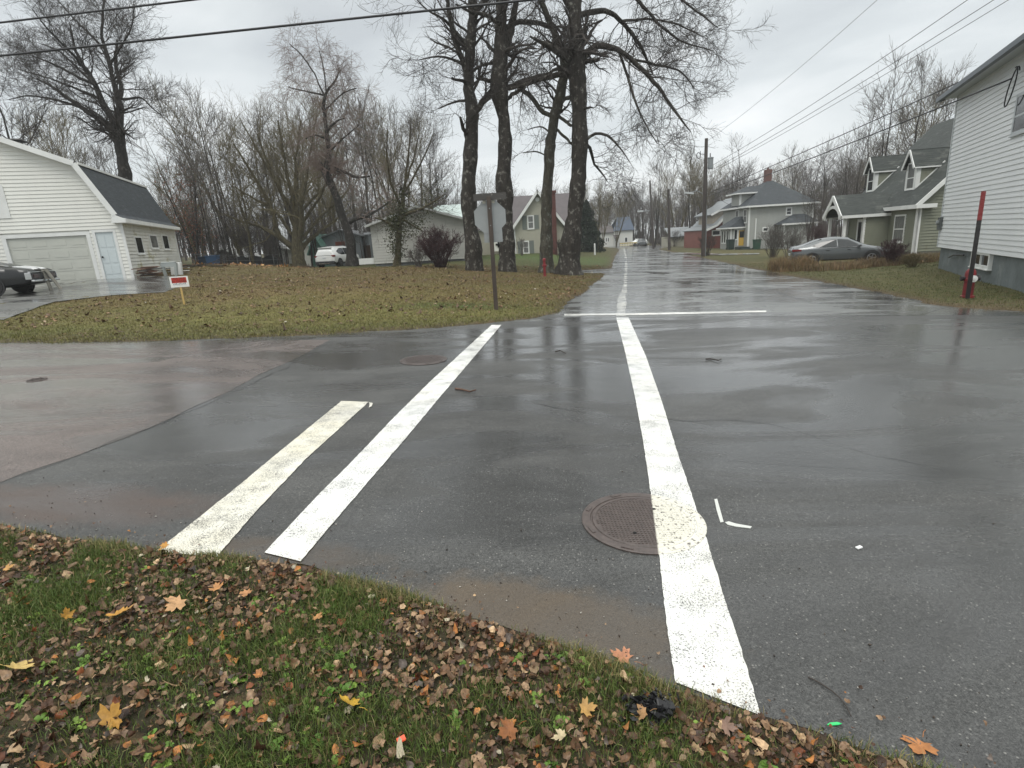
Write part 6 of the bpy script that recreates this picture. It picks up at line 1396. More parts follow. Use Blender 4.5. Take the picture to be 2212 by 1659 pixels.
l0 = srel(1045, 500, .07); l1 = srel(1088, 522, .07); m = MB(); m.box(l0.x + .0, l1.x - .02, .062, .066, l1.z, oc.z - .2); m.obj('lower_plate', SIGNB, t)
m = MB()
for k, (px0, px1) in enumerate(((1046, 1051), (1061, 1066))): pass
cb0, cb1 = srel(1033, 423), srel(1084, 416); zc_ = tp.z - .02
m = MB(); m.box(cb0.x - .12, cb1.x + .1, -.015, .015, zc_ - .07, zc_ + .09); m.obj('name_board', mat('peeling_dark_board', (.06, .055, .05), .6, streak=((.42, .41, .36), 6, .58, (1, 1, 1))), t)
for x_ in (-.13, .09): m = MB(); m.box(x_ - .035, x_ + .045, .018, .03, oc.z + R_ - .06, zc_ - .07); m.obj('hanger_plate', mat('pale_hanger', (.38, .37, .31), .5), t)
for z_ in (oc.z + .2, oc.z - .2): MB().lathe([(.014, -.052), (.014, -.064)], 8, (0, 0, z_), 'y').obj('bolt', mat('grey_transformer'), t)

# ------------------------------------------------------------------ hydrants
HRED = mat('hydrant_red', (.20, .022, .026), .45, noise=(6, .25)); HWHT = mat('hydrant_white_cap', (.62, .62, .60), .45)
hb = hit(2089, 643); hz_ = H(hb.x, hb.y)
t = thing('fire_hydrant', 'red fire hydrant with white cap by the white house', 'fire hydrant', (hb.x, hb.y, hz_), rad(-20))
m = MB().lathe([(.15, 0), (.15, .05), (.115, .06), (.11, .42), (.13, .43), (.13, .50), (.12, .51), (.12, .60), (.105, .68), (.06, .735), (.03, .745), (.03, .78), (.01, .78)], 20); m.obj('barrel', HRED, t, smooth=True)
c_ = MB().lathe([(.07, -.10), (.07, -.19), (.085, -.19), (.085, -.225), (.03, -.23), (.03, -.25)], 16, (0, 0, .50), 'y'); c_.obj('cap', HWHT, t)
for s_ in (-1, 1): c_ = MB().lathe([(.055, s_ * .10), (.055, s_ * .16), (.068, s_ * .16), (.068, s_ * .20), (.03, s_ * .205)], 14, (0, 0, .50), 'x'); c_.obj('side_nozzle', mat('hydrant_dark_nozzle', (.03, .026, .027), .5), t)
mt_ = atY(2125, 413, hb.y - .2); MH = mt_.z - hz_
t = thing('marker_post', 'tall flat marker post, black with red top, standing at the hydrant', 'marker post', (hb.x - .16, hb.y - .2, hz_)); lean = mt_.x - (hb.x - .16)
for nm, a, b_, mm in (('lower_post', -.2, MH * .74, mat('wet_black_wood', (.022, .020, .020), .5)), ('red_top', MH * .74, MH, mat('marker_red', (.22, .03, .03), .5))):
    m = MB(); m.obox((lean * (a + b_) / 2 / MH, 0, (a + b_) / 2), (lean * (b_ - a) / 2 / MH, 0, (b_ - a) / 2), (.052, 0, 0), (0, .012, 0)); m.obj(nm, mm, t)
rb = hit(1177, 597); t = thing('fire_hydrant', 'small red standpipe hydrant among the tall maples', 'fire hydrant', (rb.x, rb.y, H(rb.x, rb.y)))
m = MB().lathe([(.085, 0), (.085, .04), (.062, .05), (.06, .44), (.078, .45), (.078, .52), (.06, .53), (.06, .70), (.08, .71), (.08, .79), (.03, .82)], 16); m.obj('barrel', HRED, t, smooth=True)
for s_ in (-1, 1): MB().lathe([(.035, s_ * .05), (.035, s_ * .08), (.042, s_ * .08), (.042, s_ * .10)], 12, (0, 0, .49), 'x').obj('nozzle', HRED, t)

# ------------------------------------------------------------------ for-sale sign, yard clutter
fb_ = hit(398, 658); fz0 = H(fb_.x, fb_.y); t = thing('yard_sign', 'small red and white for-sale sign on a yellow wooden stake', 'sign', (fb_.x, fb_.y, fz0), rad(12))
d_fs = (Vector(fb_) - Vector((0, 0, CAMZ))).dot(FWD); kpx = d_fs / FOC
hz1 = atY(392, 620, fb_.y).z - fz0; hz2 = atY(386, 597, fb_.y).z - fz0
MB().box(-.022, .022, 0, .022, -.15, hz1 + .28).obj('stake', mat('raw_yellow_stake', (.52, .36, .13), .6), t)
sw = .235; m = MB().box(-sw, sw, -.008, -.001, hz1, hz2); pan = m.obj('panel', mat('white_sign_board', (.78, .78, .76), .4), t)
MB().box(-sw + .045, sw - .045, -.011, -.0082, hz1 + (hz2 - hz1) * .40, hz2 - .03).obj('red_field', mat('red_sign_print', (.50, .035, .02), .45), pan)
def text_mesh(s, size, m, parent, loc, rot, name='lettering', ext=.001, sx=1.0):
    cu = bpy.data.curves.new('t', 'FONT'); cu.body = s; cu.size = size; cu.extrude = ext; cu.align_x = 'CENTER'; cu.align_y = 'CENTER'
    to = bpy.data.objects.new('t', cu); COL.objects.link(to); bpy.context.view_layer.update()
    me = bpy.data.meshes.new_from_object(to.evaluated_get(bpy.context.evaluated_depsgraph_get())); bpy.data.objects.remove(to); me.materials.clear(); me.materials.append(m)
    o = link(bpy.data.objects.new(name, me), parent); o.location = loc; o.rotation_euler = rot; o.scale = (sx, 1, 1); return o
text_mesh('FOR SALE', .085, mat('black_print', (.012, .012, .012), .5), pan, (0, -.013, hz1 + (hz2 - hz1) * .79), (rad(90), 0, 0), sx=.85)
text_mesh('BY OWNER', .085, mat('black_print'), pan, (0, -.013, hz1 + (hz2 - hz1) * .53), (rad(90), 0, 0), sx=.85)
m = MB()
for k in range(9): m.box(-sw + .07 + k * .037, -sw + .07 + k * .037 + .024, -.0095, -.008, hz1 + .07, hz1 + .07 + .025 + .01 * (k % 3))
m.box(-sw + .06, sw - .06, -.0095, -.008, hz1 + .045, hz1 + .05); m.obj('handwriting', mat('grey_ink', (.25, .26, .28), .5), pan)
# junk by the garage wall
def at_side(y_, x_, z_=None): p = fg.w(x_, y_); return Vector((p.x, p.y, H(p.x, p.y)))
WD1 = mat('old_brown_board', (.16, .09, .06), .7, noise=(5, .4)); WD2 = mat('pale_board', (.42, .36, .27), .7, noise=(5, .3)); WD3 = mat('dark_wet_board', (.035, .03, .028), .6)
rg = np.random.default_rng(21)
def board_pile(label, y_, x_, n, L_, seed, mats, ang=0.0, hgt=.5):
    rg = np.random.default_rng(seed); p = at_side(y_, x_); t = thing('board_pile', label, 'pile of boards', p, fg.a + ang)
    for i in range(n):
        l_ = L_ * rg.uniform(.6, 1); a = rg.normal(0, .22); z_ = .03 + hgt * i / n; w_ = rg.uniform(.04, .12)
        d = Vector((math.cos(a), math.sin(a), rg.normal(0, .10))).normalized(); c = Vector((rg.normal(0, .08), rg.normal(0, .12), z_ + .03))
        m = MB(); m.obox(c, d * l_ / 2, Vector((-d.y, d.x, 0)) * w_, Vector((0, 0, .016))); m.obj('board', mats[i % len(mats)], t)
board_pile('brown cardboard-like boards heaped against the garage side wall', 0.1, .62, 16, 1.0, 1, [WD1, WD1, WD3], .3, .40)
board_pile('pale and brown scrap boards right of the white crate', 3.2, 1.0, 10, 1.2, 2, [WD2, WD1, WTRIM, WD3], .1, .38)
board_pile('long dark planks lying beyond the scrap boards', 6.8, 1.5, 4, 3.2, 3, [WD3], .25, .12)
p = at_side(0.9, 1.25); t = thing('step_stool', 'grey plastic step stool beside the garage wall', 'stool', p, fg.a + .1); GP = mat('grey_plastic', (.36, .39, .38), .5)
MB().box(-.28, .28, -.2, .2, .56, .62).obj('seat', GP, t, bevel=.02)
for a in (-1, 1):
    for b in (-1, 1): MB().obox((a * .24, b * .17, .28), (a * .03, b * .02, .28), (.045, 0, 0), (0, .035, 0)).obj('leg', GP, t)
MB().box(-.24, .24, -.21, -.17, .40, .56).obj('apron', GP, t)
p = at_side(1.7, 1.3); o = MB().box(-.22, .22, -.15, .15, 0, .58).obj('white_crate', mat('white_plastic', (.70, .71, .70), .45), None, p, bevel=.02); o.rotation_euler = (0, .08, fg.a); tag(o, 'upright white plastic crate next to the grey step stool', 'crate')
# wooden frame standing behind the black car's nose
wf = atY(116, 624, 20.9); wz = H(wf.x, wf.y); t = thing('wooden_frame', 'weathered wooden sawhorse-like frame behind the black car nose', 'wooden frame', (wf.x, wf.y, wz)); GWD = mat('grey_weathered_wood', (.21, .20, .17), .75, noise=(6, .3))
for a, b in (((-.1, 0, 0), (-.28, .1, .80)), ((.12, .2, 0), (-.20, .12, .80)), ((-.75, 0, .72), (-.2, .1, .76)), ((-.6, 0, .45), (-.1, .1, .45))):
    m = MB(); m.beam(a, b, .04, .13, up=(0, 1, 0)); m.obj('board', GWD, t)
# blue barrel-like bin, fence, black sheeting, small things behind the lawn
def simple_bin(label, px, py, w_, h_, body, lid=None, Y=None, name='wheelie_bin'):
    b = hit(px, py) if Y is None else atY(px, py, Y); t = thing(name, label, 'bin', (b.x, b.y, H(b.x, b.y) + .03), rad(8))
    m = MB(); m.add([(-w_ * .42, -w_ * .42, 0), (w_ * .42, -w_ * .42, 0), (w_ * .42, w_ * .42, 0), (-w_ * .42, w_ * .42, 0), (-w_ / 2, -w_ / 2, h_), (w_ / 2, -w_ / 2, h_), (w_ / 2, w_ / 2, h_), (-w_ / 2, w_ / 2, h_)], [(0, 3, 2, 1), (4, 5, 6, 7), (0, 1, 5, 4), (1, 2, 6, 5), (2, 3, 7, 6), (3, 0, 4, 7)]); m.obj('body', body, t, bevel=.02)
    MB().box(-w_ * .54, w_ * .54, -w_ * .56, w_ * .54, h_, h_ + .06).obj('lid', lid or body, t, bevel=.02)
    for s_ in (-1, 1): MB().lathe([(.1, s_ * .02), (.1, s_ * .07)], 12, (s_ * w_ * .36, w_ * .45, .1), 'x').obj('wheel', RUB, t)
    return t
BLUE = mat('blue_plastic', (.03, .075, .16), .45); DBL = mat('dark_blue_plastic', (.02, .035, .06), .45); GRNP = mat('dark_green_plastic', (.025, .07, .045), .45)
simple_bin('bright blue bin in front of the thicket', 465, 587, .75, 1.0, BLUE, Y=41); simple_bin('dark blue bin left of the bright blue one', 450, 587, .8, .95, DBL, Y=41.6)
simple_bin('green bin beside the yellow-door porch', 1634, 543, .7, 1.1, GRNP, Y=66); simple_bin('dark green bin at the porch steps of the grey house', 1577, 543, .75, 1.15, mat('blackish_green_plastic', (.018, .035, .03), .5), Y=68)
BLKS = mat('black_sheeting', (.016, .017, .018), .55, bump=(6, .5, .04))
a, b = atY(486, 585, 46), atY(600, 575, 50); m = MB(); n = 14
for i in range(n):
    p, q = a.lerp(b, i / n), a.lerp(b, (i + 1) / n); z0, z1 = H(p.x, p.y) - .1, H(q.x, q.y) - .1; h0, h1 = 1.05 + .12 * math.sin(i * 1.7), 1.05 + .12 * math.sin((i + 1) * 1.7)
    m.prism([(p.x - a.x, p.y - a.y, z0), (q.x - a.x, q.y - a.y, z1), (q.x - a.x, q.y - a.y, z1 + h1), (p.x - a.x, p.y - a.y, z0 + h0)], (0, .06, 0))
o = m.obj('dark_board_fence', BLKS, None, (a.x, a.y, 0)); tag(o, 'long low black sheeted fence at the edge of the thicket', 'fence')
# wire fence in front of the thicket
a, b = atY(395, 580, 40), atY(640, 572, 48); t = thing('wire_fence', 'sagging wire fence along the front of the thicket', 'fence', (a.x, a.y, 0)); GALV = mat('dull_galvanised', (.12, .12, .12), .5, metal=.3)
n = 9
for i in range(n + 1):
    p = a.lerp(b, i / n); z = H(p.x, p.y); MB().tube([(p.x - a.x, p.y - a.y, z - .2), (p.x - a.x, p.y - a.y, z + 1.2)], .03, 6).obj('post', GALV, t)
for hh in (.35, .75, 1.15):
    P = [(lambda p: (p.x - a.x, p.y - a.y, H(p.x, p.y) + hh))(a.lerp(b, i / n)) for i in range(n + 1)]; MB().tube(P, .012, 4).obj('wire', GALV, t)
# overturned barrow
b = atY(552, 580, 44); t = thing('wheelbarrow', 'overturned grey wheelbarrow on the orange leaves', 'wheelbarrow', (b.x, b.y, H(b.x, b.y)), .4)
MB().add([(-.4, -.3, .15), (.4, -.3, .15), (.3, .3, .15), (-.3, .3, .15), (-.25, -.18, .5), (.25, -.18, .5), (.2, .2, .5), (-.2, .2, .5)], [(0, 1, 5, 4), (1, 2, 6, 5), (2, 3, 7, 6), (3, 0, 4, 7), (4, 5, 6, 7)]).obj('tray', mat('dark_tray', (.06, .07, .07), .5), t)
for s_ in (-1, 1): MB().tube([(-.7, s_ * .25, .55), (0, s_ * .2, .3), (.6, s_ * .05, .25)], .022, 6).obj('handle', mat('grey_transformer'), t)
MB().lathe([(.16, -.03), (.18, 0), (.16, .03)], 14, (.65, 0, .2), 'y').obj('wheel', RUB, t)
b = atY(768, 572, 42); t = thing('red_jerrycan', 'small red fuel can at the foot of the leaning dark tree', 'fuel can', (b.x, b.y, H(b.x, b.y) + .25)); MB().box(-.16, .16, -.1, .1, 0, .42).obj('body', HRED, t, bevel=.03); MB().tube([(-.1, 0, .42), (-.05, 0, .5), (.08, 0, .5), (.12, 0, .42)], .02, 6).obj('handle', BLK, t); MB().lathe([(.04, 0), (.035, .06)], 8, (.12, 0, .42)).obj('cap', BLK, t)
b = atY(1285, 551, 60); o = MB().lathe([(.09, 0), (.085, 1.15), (.05, 1.2)], 10).obj('white_post', WTRIM, None, (b.x, b.y, H(b.x, b.y))); tag(o, 'short white post beside the dark conifers', 'post')
# ------------------------------------------------------------------ small litter on the asphalt
def on_road(px, py): p = flat(px, py); return Vector((p.x, p.y, plane_z(p.x, p.y) + .008))
def twig(label, pts, r, seed, m=TWIG, name='twig'):
    P = [on_road(*p) for p in pts]; o0 = P[0].copy(); rg = np.random.default_rng(seed)
    Q = [p - o0 + Vector((0, 0, r * (.9 + abs(rg.normal(0, .6))))) for p in P]
    o = MB().tube(Q, [r * (1 - .5 * i / len(Q)) for i in range(len(Q))], 6).obj(name, m, None, o0); return tag(o, label, 'twig')
twig('thin curved dark twig on the asphalt right of the white line', [(1745, 1468), (1758, 1474), (1776, 1484), (1796, 1498), (1814, 1514), (1828, 1532), (1838, 1553)], .0035, 1)
twig('short brown stick beside the middle white line', [(984, 843), (1000, 846), (1016, 850), (1029, 849)], .014, 2, M_bark('brown_stick', (.10, .06, .045), (.16, .10, .07)))
twig('tiny dark stick on the wet asphalt beyond the crosswalk', [(1200, 764), (1210, 762), (1222, 766)], .012, 3)
twig('small brown stick far out on the right lane', [(1525, 779), (1535, 778), (1552, 783), (1558, 779)], .012, 4)
# leaf shapes
LOBE = [(0, -.50), (.18, -.60), (.50, -.68), (.44, -.42), (.62, -.32), (.98, -.20), (.84, .02), (1.02, .30), (.72, .30), (.52, .22), (.33, .20), (.46, .52), (.40, .74), (.25, .66), (.14, .84), (0, 1.08)]
MAPLE = np.array([(x_, y_) for x_, y_ in LOBE] + [(-x_, y_) for x_, y_ in LOBE[-2:0:-1]])
def maple_leaf(label, loc, size, col, rz, seed, tilt=(0, 0), curl=.18, group=None):
    rg = np.random.default_rng(seed); n = len(MAPLE); P = MAPLE * (1 + rg.normal(0, .05, MAPLE.shape)); c = np.array([[0, -.1]])
    mid = c + (P - c) * .5; A_ = np.concatenate([c, mid, P]); z = curl * ((A_ ** 2).sum(1)) * rg.uniform(.5, 1) + .12 * A_[:, 0] * A_[:, 1] * rg.normal() + rg.normal(0, .03, len(A_)) + .06 * np.abs(A_[:, 0])
    V = np.column_stack([A_, z]) * size
    fs = []
    for i in range(n):
        j = (i + 1) % n; fs += [(0, 1 + i, 1 + j), (1 + i, 1 + n + i, 1 + n + j, 1 + j)]
    m_ = mat('leaf_' + label.split()[0] + str(seed), col, .5, noise=(30, .35), spec=.4, streak=((col[0] * .45, col[1] * .4, col[2] * .5), 40, .60, (1, 1, 1)))
    mb = MB(); mb.add(V.tolist(), fs); o = mb.obj('maple_leaf', m_, None, loc, smooth=2); o.rotation_euler = (tilt[0], tilt[1], rz); tag(o, label, 'leaf', group)
    MB().tube([(0, -.95 * size, .04 * size), (.05 * size, -1.35 * size, .15 * size), (.0, -1.7 * size, .12 * size)], [.0012, .001, .0009], 5).obj('stalk', m_, o); return o
def on_ground(px, py, dz=.02): p = hit(px, py); p.z += dz; return p
maple_leaf('rust orange maple leaf at the lower right edge of the asphalt', on_road(1985, 1615), .055, (.36, .15, .05), 2.3, 1, (.1, .1))
maple_leaf('orange maple leaf lying in the dirt left of the painted line end', on_road(1345, 1422), .055, (.38, .17, .09), 1.0, 2, (.1, .05))
LV = [((262, 1343), .085, (.55, .28, .05), 'large golden-orange maple leaf in the grass left of centre'), ((385, 1322), .08, (.52, .30, .14), 'pale orange maple leaf with sharp points right of the golden one'), ((45, 1462), .085, (.60, .43, .15), 'pale yellow maple leaf at the left edge of the view'), ((758, 1538), .07, (.62, .38, .05), 'bright yellow maple leaf in the middle of the leaf litter'), ((250, 1570), .08, (.50, .27, .06), 'folded amber leaf standing upright at lower left'),
      ((358, 1196), .06, (.50, .25, .05), 'golden leaf overlapping the foot of the yellowed line'), ((472, 1286), .05, (.48, .23, .08), 'small orange leaf below the two painted lines'), ((535, 1298), .045, (.45, .22, .09), 'little orange-brown leaf right of the small orange one'), ((55, 1312), .06, (.46, .24, .07), 'orange leaf lying flat near the left edge'), ((22, 1243), .045, (.50, .27, .08), 'small orange leaf at the top of the left grass edge'),
      ((1100, 1600), .06, (.24, .085, .02), 'deep rust maple leaf near the bottom centre'), ((1268, 1552), .055, (.42, .24, .07), 'amber leaf left of the black clump'), ((1385, 1562), .05, (.34, .19, .08), 'curled tan leaf under the black clump'), ((1212, 1612), .045, (.56, .46, .28), 'cream rounded leaf near the bottom centre'), ((690, 1350), .04, (.44, .22, .08), 'small orange leaf half hidden in the litter'), ((150, 1345), .05, (.48, .25, .04), 'upright amber leaf left of the golden-orange maple leaf'), ((1570, 1590), .045, (.22, .13, .09), 'brown leaf at the foot of the long painted line')]
for i, (p, s_, c_, lb) in enumerate(LV):
    rg = np.random.default_rng(60 + i); tl = (rg.normal(0, .3), rg.normal(0, .3)) if 'upright' not in lb else (1.0, .4); maple_leaf(lb, on_ground(*p, .045), s_ * .7, tuple(.8 * v for v in c_), rg.uniform(0, 6.28), 60 + i, tl, .25)
p = on_road(1802, 1569); o = MB().add([(-.028, 0, .002), (-.015, -.0055, .004), (.012, -.006, .005), (.028, 0, .003), (.014, .006, .005), (-.014, .006, .004)], [(0, 1, 2, 3, 4, 5)]).obj('green_plastic_strip', mat('bright_green_plastic', (.03, .55, .16), .4), None, p); o.modifiers.new('s', 'SOLIDIFY').thickness = .002; tag(o, 'tiny bright green plastic strip at the asphalt edge', 'litter')
p = on_road(1855, 1187); o = MB().obox((0, 0, .006), (.016, .004, .002), (-.003, .009, 0), (0, .001, .004)).obj('white_scrap', mat('white_plastic'), None, p, bevel=.002); tag(o, 'small crumpled white scrap on the asphalt right of the manhole', 'litter')
p = on_ground(870, 1622, .05); o = MB().obox((0, 0, 0), (.013, .004, .004), (-.004, .006, .003), (0, .001, .002)).obj('red_scrap', mat('orange_red_plastic', (.75, .08, .02), .4), None, p); tag(o, 'shiny orange-red scrap in the leaves at bottom centre', 'litter')
# black clump of tarry turf
rg = np.random.default_rng(77); p = on_ground(1405, 1543, .0); m = MB()
for i in range(420):
    c = rg.normal(0, 1, 3) * np.array([.036, .026, .012]) + np.array([0, 0, .03]); s_ = rg.uniform(.003, .010); m.obox(c, rg.normal(0, s_ * .6, 3), rg.normal(0, s_ * .6, 3), rg.normal(0, s_ * .6, 3))
o = m.obj('black_clump', mat('tar_black', (.008, .008, .009), .5), None, p); tag(o, 'black tarry clump in the leaves near the painted line end', 'clump')
# pebbles and crumbs on the road
def scatter_poly(n, xr, yr, rg, test): 
    P = np.stack([rg.uniform(*xr, n), rg.uniform(*yr, n)], 1); return P[test(P)]
rg = np.random.default_rng(9); P = np.stack([rg.uniform(-4.5, 6, 26000), rg.uniform(1.2, 7, 26000)], 1); sd = poly_sd(P[:, 0], P[:, 1], ROADT)
k = (sd < .02) & (rg.uniform(0, 1, len(P)) < np.exp(sd / np.where(P[:, 1] < 5, .30, .2)) * .9 + .004); P = P[k]; n = len(P)
s_ = np.abs(rg.normal(0, .0026, n)) + .0014; a = unit(rg.normal(0, 1, (n, 3))); b = unit(np.cross(a, rg.normal(0, 1, (n, 3)))); c = np.cross(a, b)
oct_ = np.array([[1, 0, 0], [-1, 0, 0], [0, 1, 0], [0, -1, 0], [0, 0, 1], [0, 0, -1]]) * np.array([1, .75, .55])
V = np.stack([P[:, 0], P[:, 1], SLOPE * P[:, 0] + .007 + s_ * .4], 1)[:, None] + s_[:, None, None] * (oct_[None, :, :1] * a[:, None] + oct_[None, :, 1:2] * b[:, None] + oct_[None, :, 2:] * c[:, None])
fo = np.array([[0, 2, 4], [2, 1, 4], [1, 3, 4], [3, 0, 4], [2, 0, 5], [1, 2, 5], [3, 1, 5], [0, 3, 5]]); F_ = (np.arange(n)[:, None, None] * 6 + fo[None]).reshape(-1, 3)
pc = np.where(rg.uniform(0, 1, (n, 1)) < .3, np.array([[.35, .33, .30]]), np.array([[.07, .055, .045]])) * rg.uniform(.5, 1.4, (n, 1))
o = mesh_np('grit', V.reshape(-1, 3), F_, np.full(len(F_), 3), LEAFG, None, col=np.repeat(pc, 6, 0)); tag(o, 'fine grit and crumbs strewn along the asphalt edge', 'grit', kind='stuff')

# ------------------------------------------------------------------ grass, weeds and leaf litter
def terrain_z(P, sd=None):
    return height(P[:, 0], P[:, 1], poly_sd(P[:, 0], P[:, 1], ROADT) if sd is None else sd)
def blades(name, P, z, Hb, wb, col, rg, lean=.6, label='grass', twoseg=True, dirn=None):
    n = len(P); a = rg.uniform(0, 6.28, n); l = rg.uniform(.15, 1, n) * lean; d = np.stack([np.cos(a), np.sin(a), 0 * a], 1); s = np.stack([-np.sin(a), np.cos(a), 0 * a], 1); hb = Hb * rg.uniform(.5, 1.25, n)
    rot = rg.uniform(0, 6.28, n); s = np.stack([np.cos(rot), np.sin(rot), 0 * rot], 1)
    B = np.stack([P[:, 0], P[:, 1], z - .004], 1); M_ = B + d * (hb * l * .3)[:, None] + np.array([0, 0, 1]) * (hb * .6)[:, None]; T_ = B + d * (hb * l)[:, None] + np.array([0, 0, 1]) * (hb * np.sqrt(np.clip(1 - (l * .8) ** 2, .1, 1)))[:, None]
    w_ = (wb * rg.uniform(.6, 1.3, n))[:, None]
    V = np.stack([B - s * w_, B + s * w_, M_ + s * w_ * .8, M_ - s * w_ * .8, T_], 1).reshape(-1, 3); i = np.arange(n)[:, None] * 5
    ff = np.concatenate([np.concatenate([i, i + 1, i + 2, i + 3], 1), np.concatenate([i + 3, i + 2, i + 4], 1)], 1).ravel(); lt = np.tile([4, 3], n)
    o = mesh_np(name, V, ff, lt, GRASSM, None, col=np.repeat(col, 5, 0)); tag(o, label, 'grass', kind='stuff'); return o
GRASSM = mat('grass_blades', attr=True, rough=.55, spec=.35)
def noise2(P, s, seed):
    rg = np.random.default_rng(seed); v = 0
    for k in range(6): a = rg.uniform(0, 6.28); f_ = s * rg.uniform(.6, 1.8); v = v + np.sin((P[:, 0] * math.cos(a) + P[:, 1] * math.sin(a)) * f_ + rg.uniform(0, 6.28))
    return v / 6
def visible_xy(P, margin=60):
    x, y, z = P[:, 0], P[:, 1], SLOPE * P[:, 0] + .05 - CAMZ; c = y * FWD.y + z * FWD.z; a = x * RGT.x + y * RGT.y + z * RGT.z; b = x * UPV.x + y * UPV.y + z * UPV.z
    px, py = VW / 2 + FOC * a / c, VH / 2 - FOC * b / c; return (c > 0) & (px > -margin) & (px < VW + margin) & (py < VH + margin * 2)
rg = np.random.default_rng(12)
def verge_pts(n): P = np.stack([rg.uniform(-4.4, 2.6, n), rg.uniform(.6, 4.2, n)], 1); sd = poly_sd(P[:, 0], P[:, 1], ROADT); k = (sd > -.015) & (P[:, 1] < 4.5) & visible_xy(P, 100); return P[k], sd[k]
P, sd = verge_pts(620000); dn = noise2(P, 5.0, 1) + .5 * noise2(P, 14, 2); keep = rg.uniform(0, 1, len(P)) < np.clip(.45 + dn * 1.1, .10, 1); P, sd = P[keep], sd[keep]; n = len(P)
g1 = np.array([.045, .085, .016]); g2 = np.array([.13, .17, .04]); g3 = np.array([.27, .23, .10]); u = rg.uniform(0, 1, (n, 1)); col = g1 * (1 - u) + g2 * u
dry = (rg.uniform(0, 1, n) < np.where(sd < .12, .55, .09))[:, None]; col = np.where(dry, g3 * rg.uniform(.6, 1.2, (n, 1)), col)
blades('grass', P, terrain_z(P, sd), (.050 + .020 * np.clip(dn[keep], -1, 1)), .0014, col, rg, .85, 'short green grass growing through the leaf litter in the foreground')
# broad weed leaves (plantain, clover, dandelion)
def leaf_strip(name, C_, L_, W_, az, el, bend, col, mat_, label, cat):
    n = len(C_); d = np.stack([np.cos(az) * np.cos(el), np.sin(az) * np.cos(el), np.sin(el)], 1); s = np.stack([-np.sin(az), np.cos(az), 0 * az], 1); u = np.cross(s, d) * -1; up = np.array([0, 0, 1.])
    prof = [(0, .12), (.3, .75), (.6, 1.0), (.85, .65), (1, .08)]; V = []
    for t_, w_ in prof:
        c = C_ + d * (L_ * t_)[:, None] - up * (bend * L_ * t_ * t_)[:, None]; V += [c - s * (W_ * w_)[:, None] + up * (W_ * w_ * .35)[:, None], c, c + s * (W_ * w_)[:, None] + up * (W_ * w_ * .35)[:, None]]
    V = np.stack(V, 1).reshape(-1, 3); k = len(prof) * 3; f_ = []
    for i in range(len(prof) - 1):
        for j in (0, 1): f_.append([i * 3 + j, i * 3 + j + 1, i * 3 + j + 4, i * 3 + j + 3])
    F_ = (np.arange(n)[:, None, None] * k + np.array(f_)[None]).reshape(-1, 4); o = mesh_np(name, V, F_, np.full(len(F_), 4), mat_, None, col=np.repeat(col, k, 0), smooth=True); tag(o, label, cat, kind='stuff'); return o
P, sd = verge_pts(2600); k = sd > .06; P, sd = P[k], sd[k]; wn = noise2(P, 4, 9); k = rg.uniform(0, 1, len(P)) < np.clip(.5 + wn * 1.2, .05, 1); P, sd = P[k], sd[k]
z = terrain_z(P, sd); rep = 6; az = (rg.uniform(0, 6.28, (len(P), 1)) + np.arange(rep) * 6.28 / rep + rg.normal(0, .3, (len(P), rep))).ravel(); C_ = np.repeat(np.column_stack([P, z + .006]), rep, 0); n = len(C_); L_ = np.repeat(rg.uniform(.014, .042, len(P)), rep) * rg.uniform(.6, 1.1, n)
gl = np.repeat(rg.uniform(0, 1, (len(P), 1)), rep, 0); col = np.array([.07, .15, .02]) * (1 - gl) + np.array([.20, .30, .05]) * gl; col *= rg.uniform(.75, 1.2, (n, 1))
leaf_strip('weeds', C_, L_, L_ * .30, az, rg.uniform(.2, 1.0, n), rg.uniform(.1, .7, n), col, GRASSM, 'low broad-leaved weeds among the foreground grass', 'weeds')
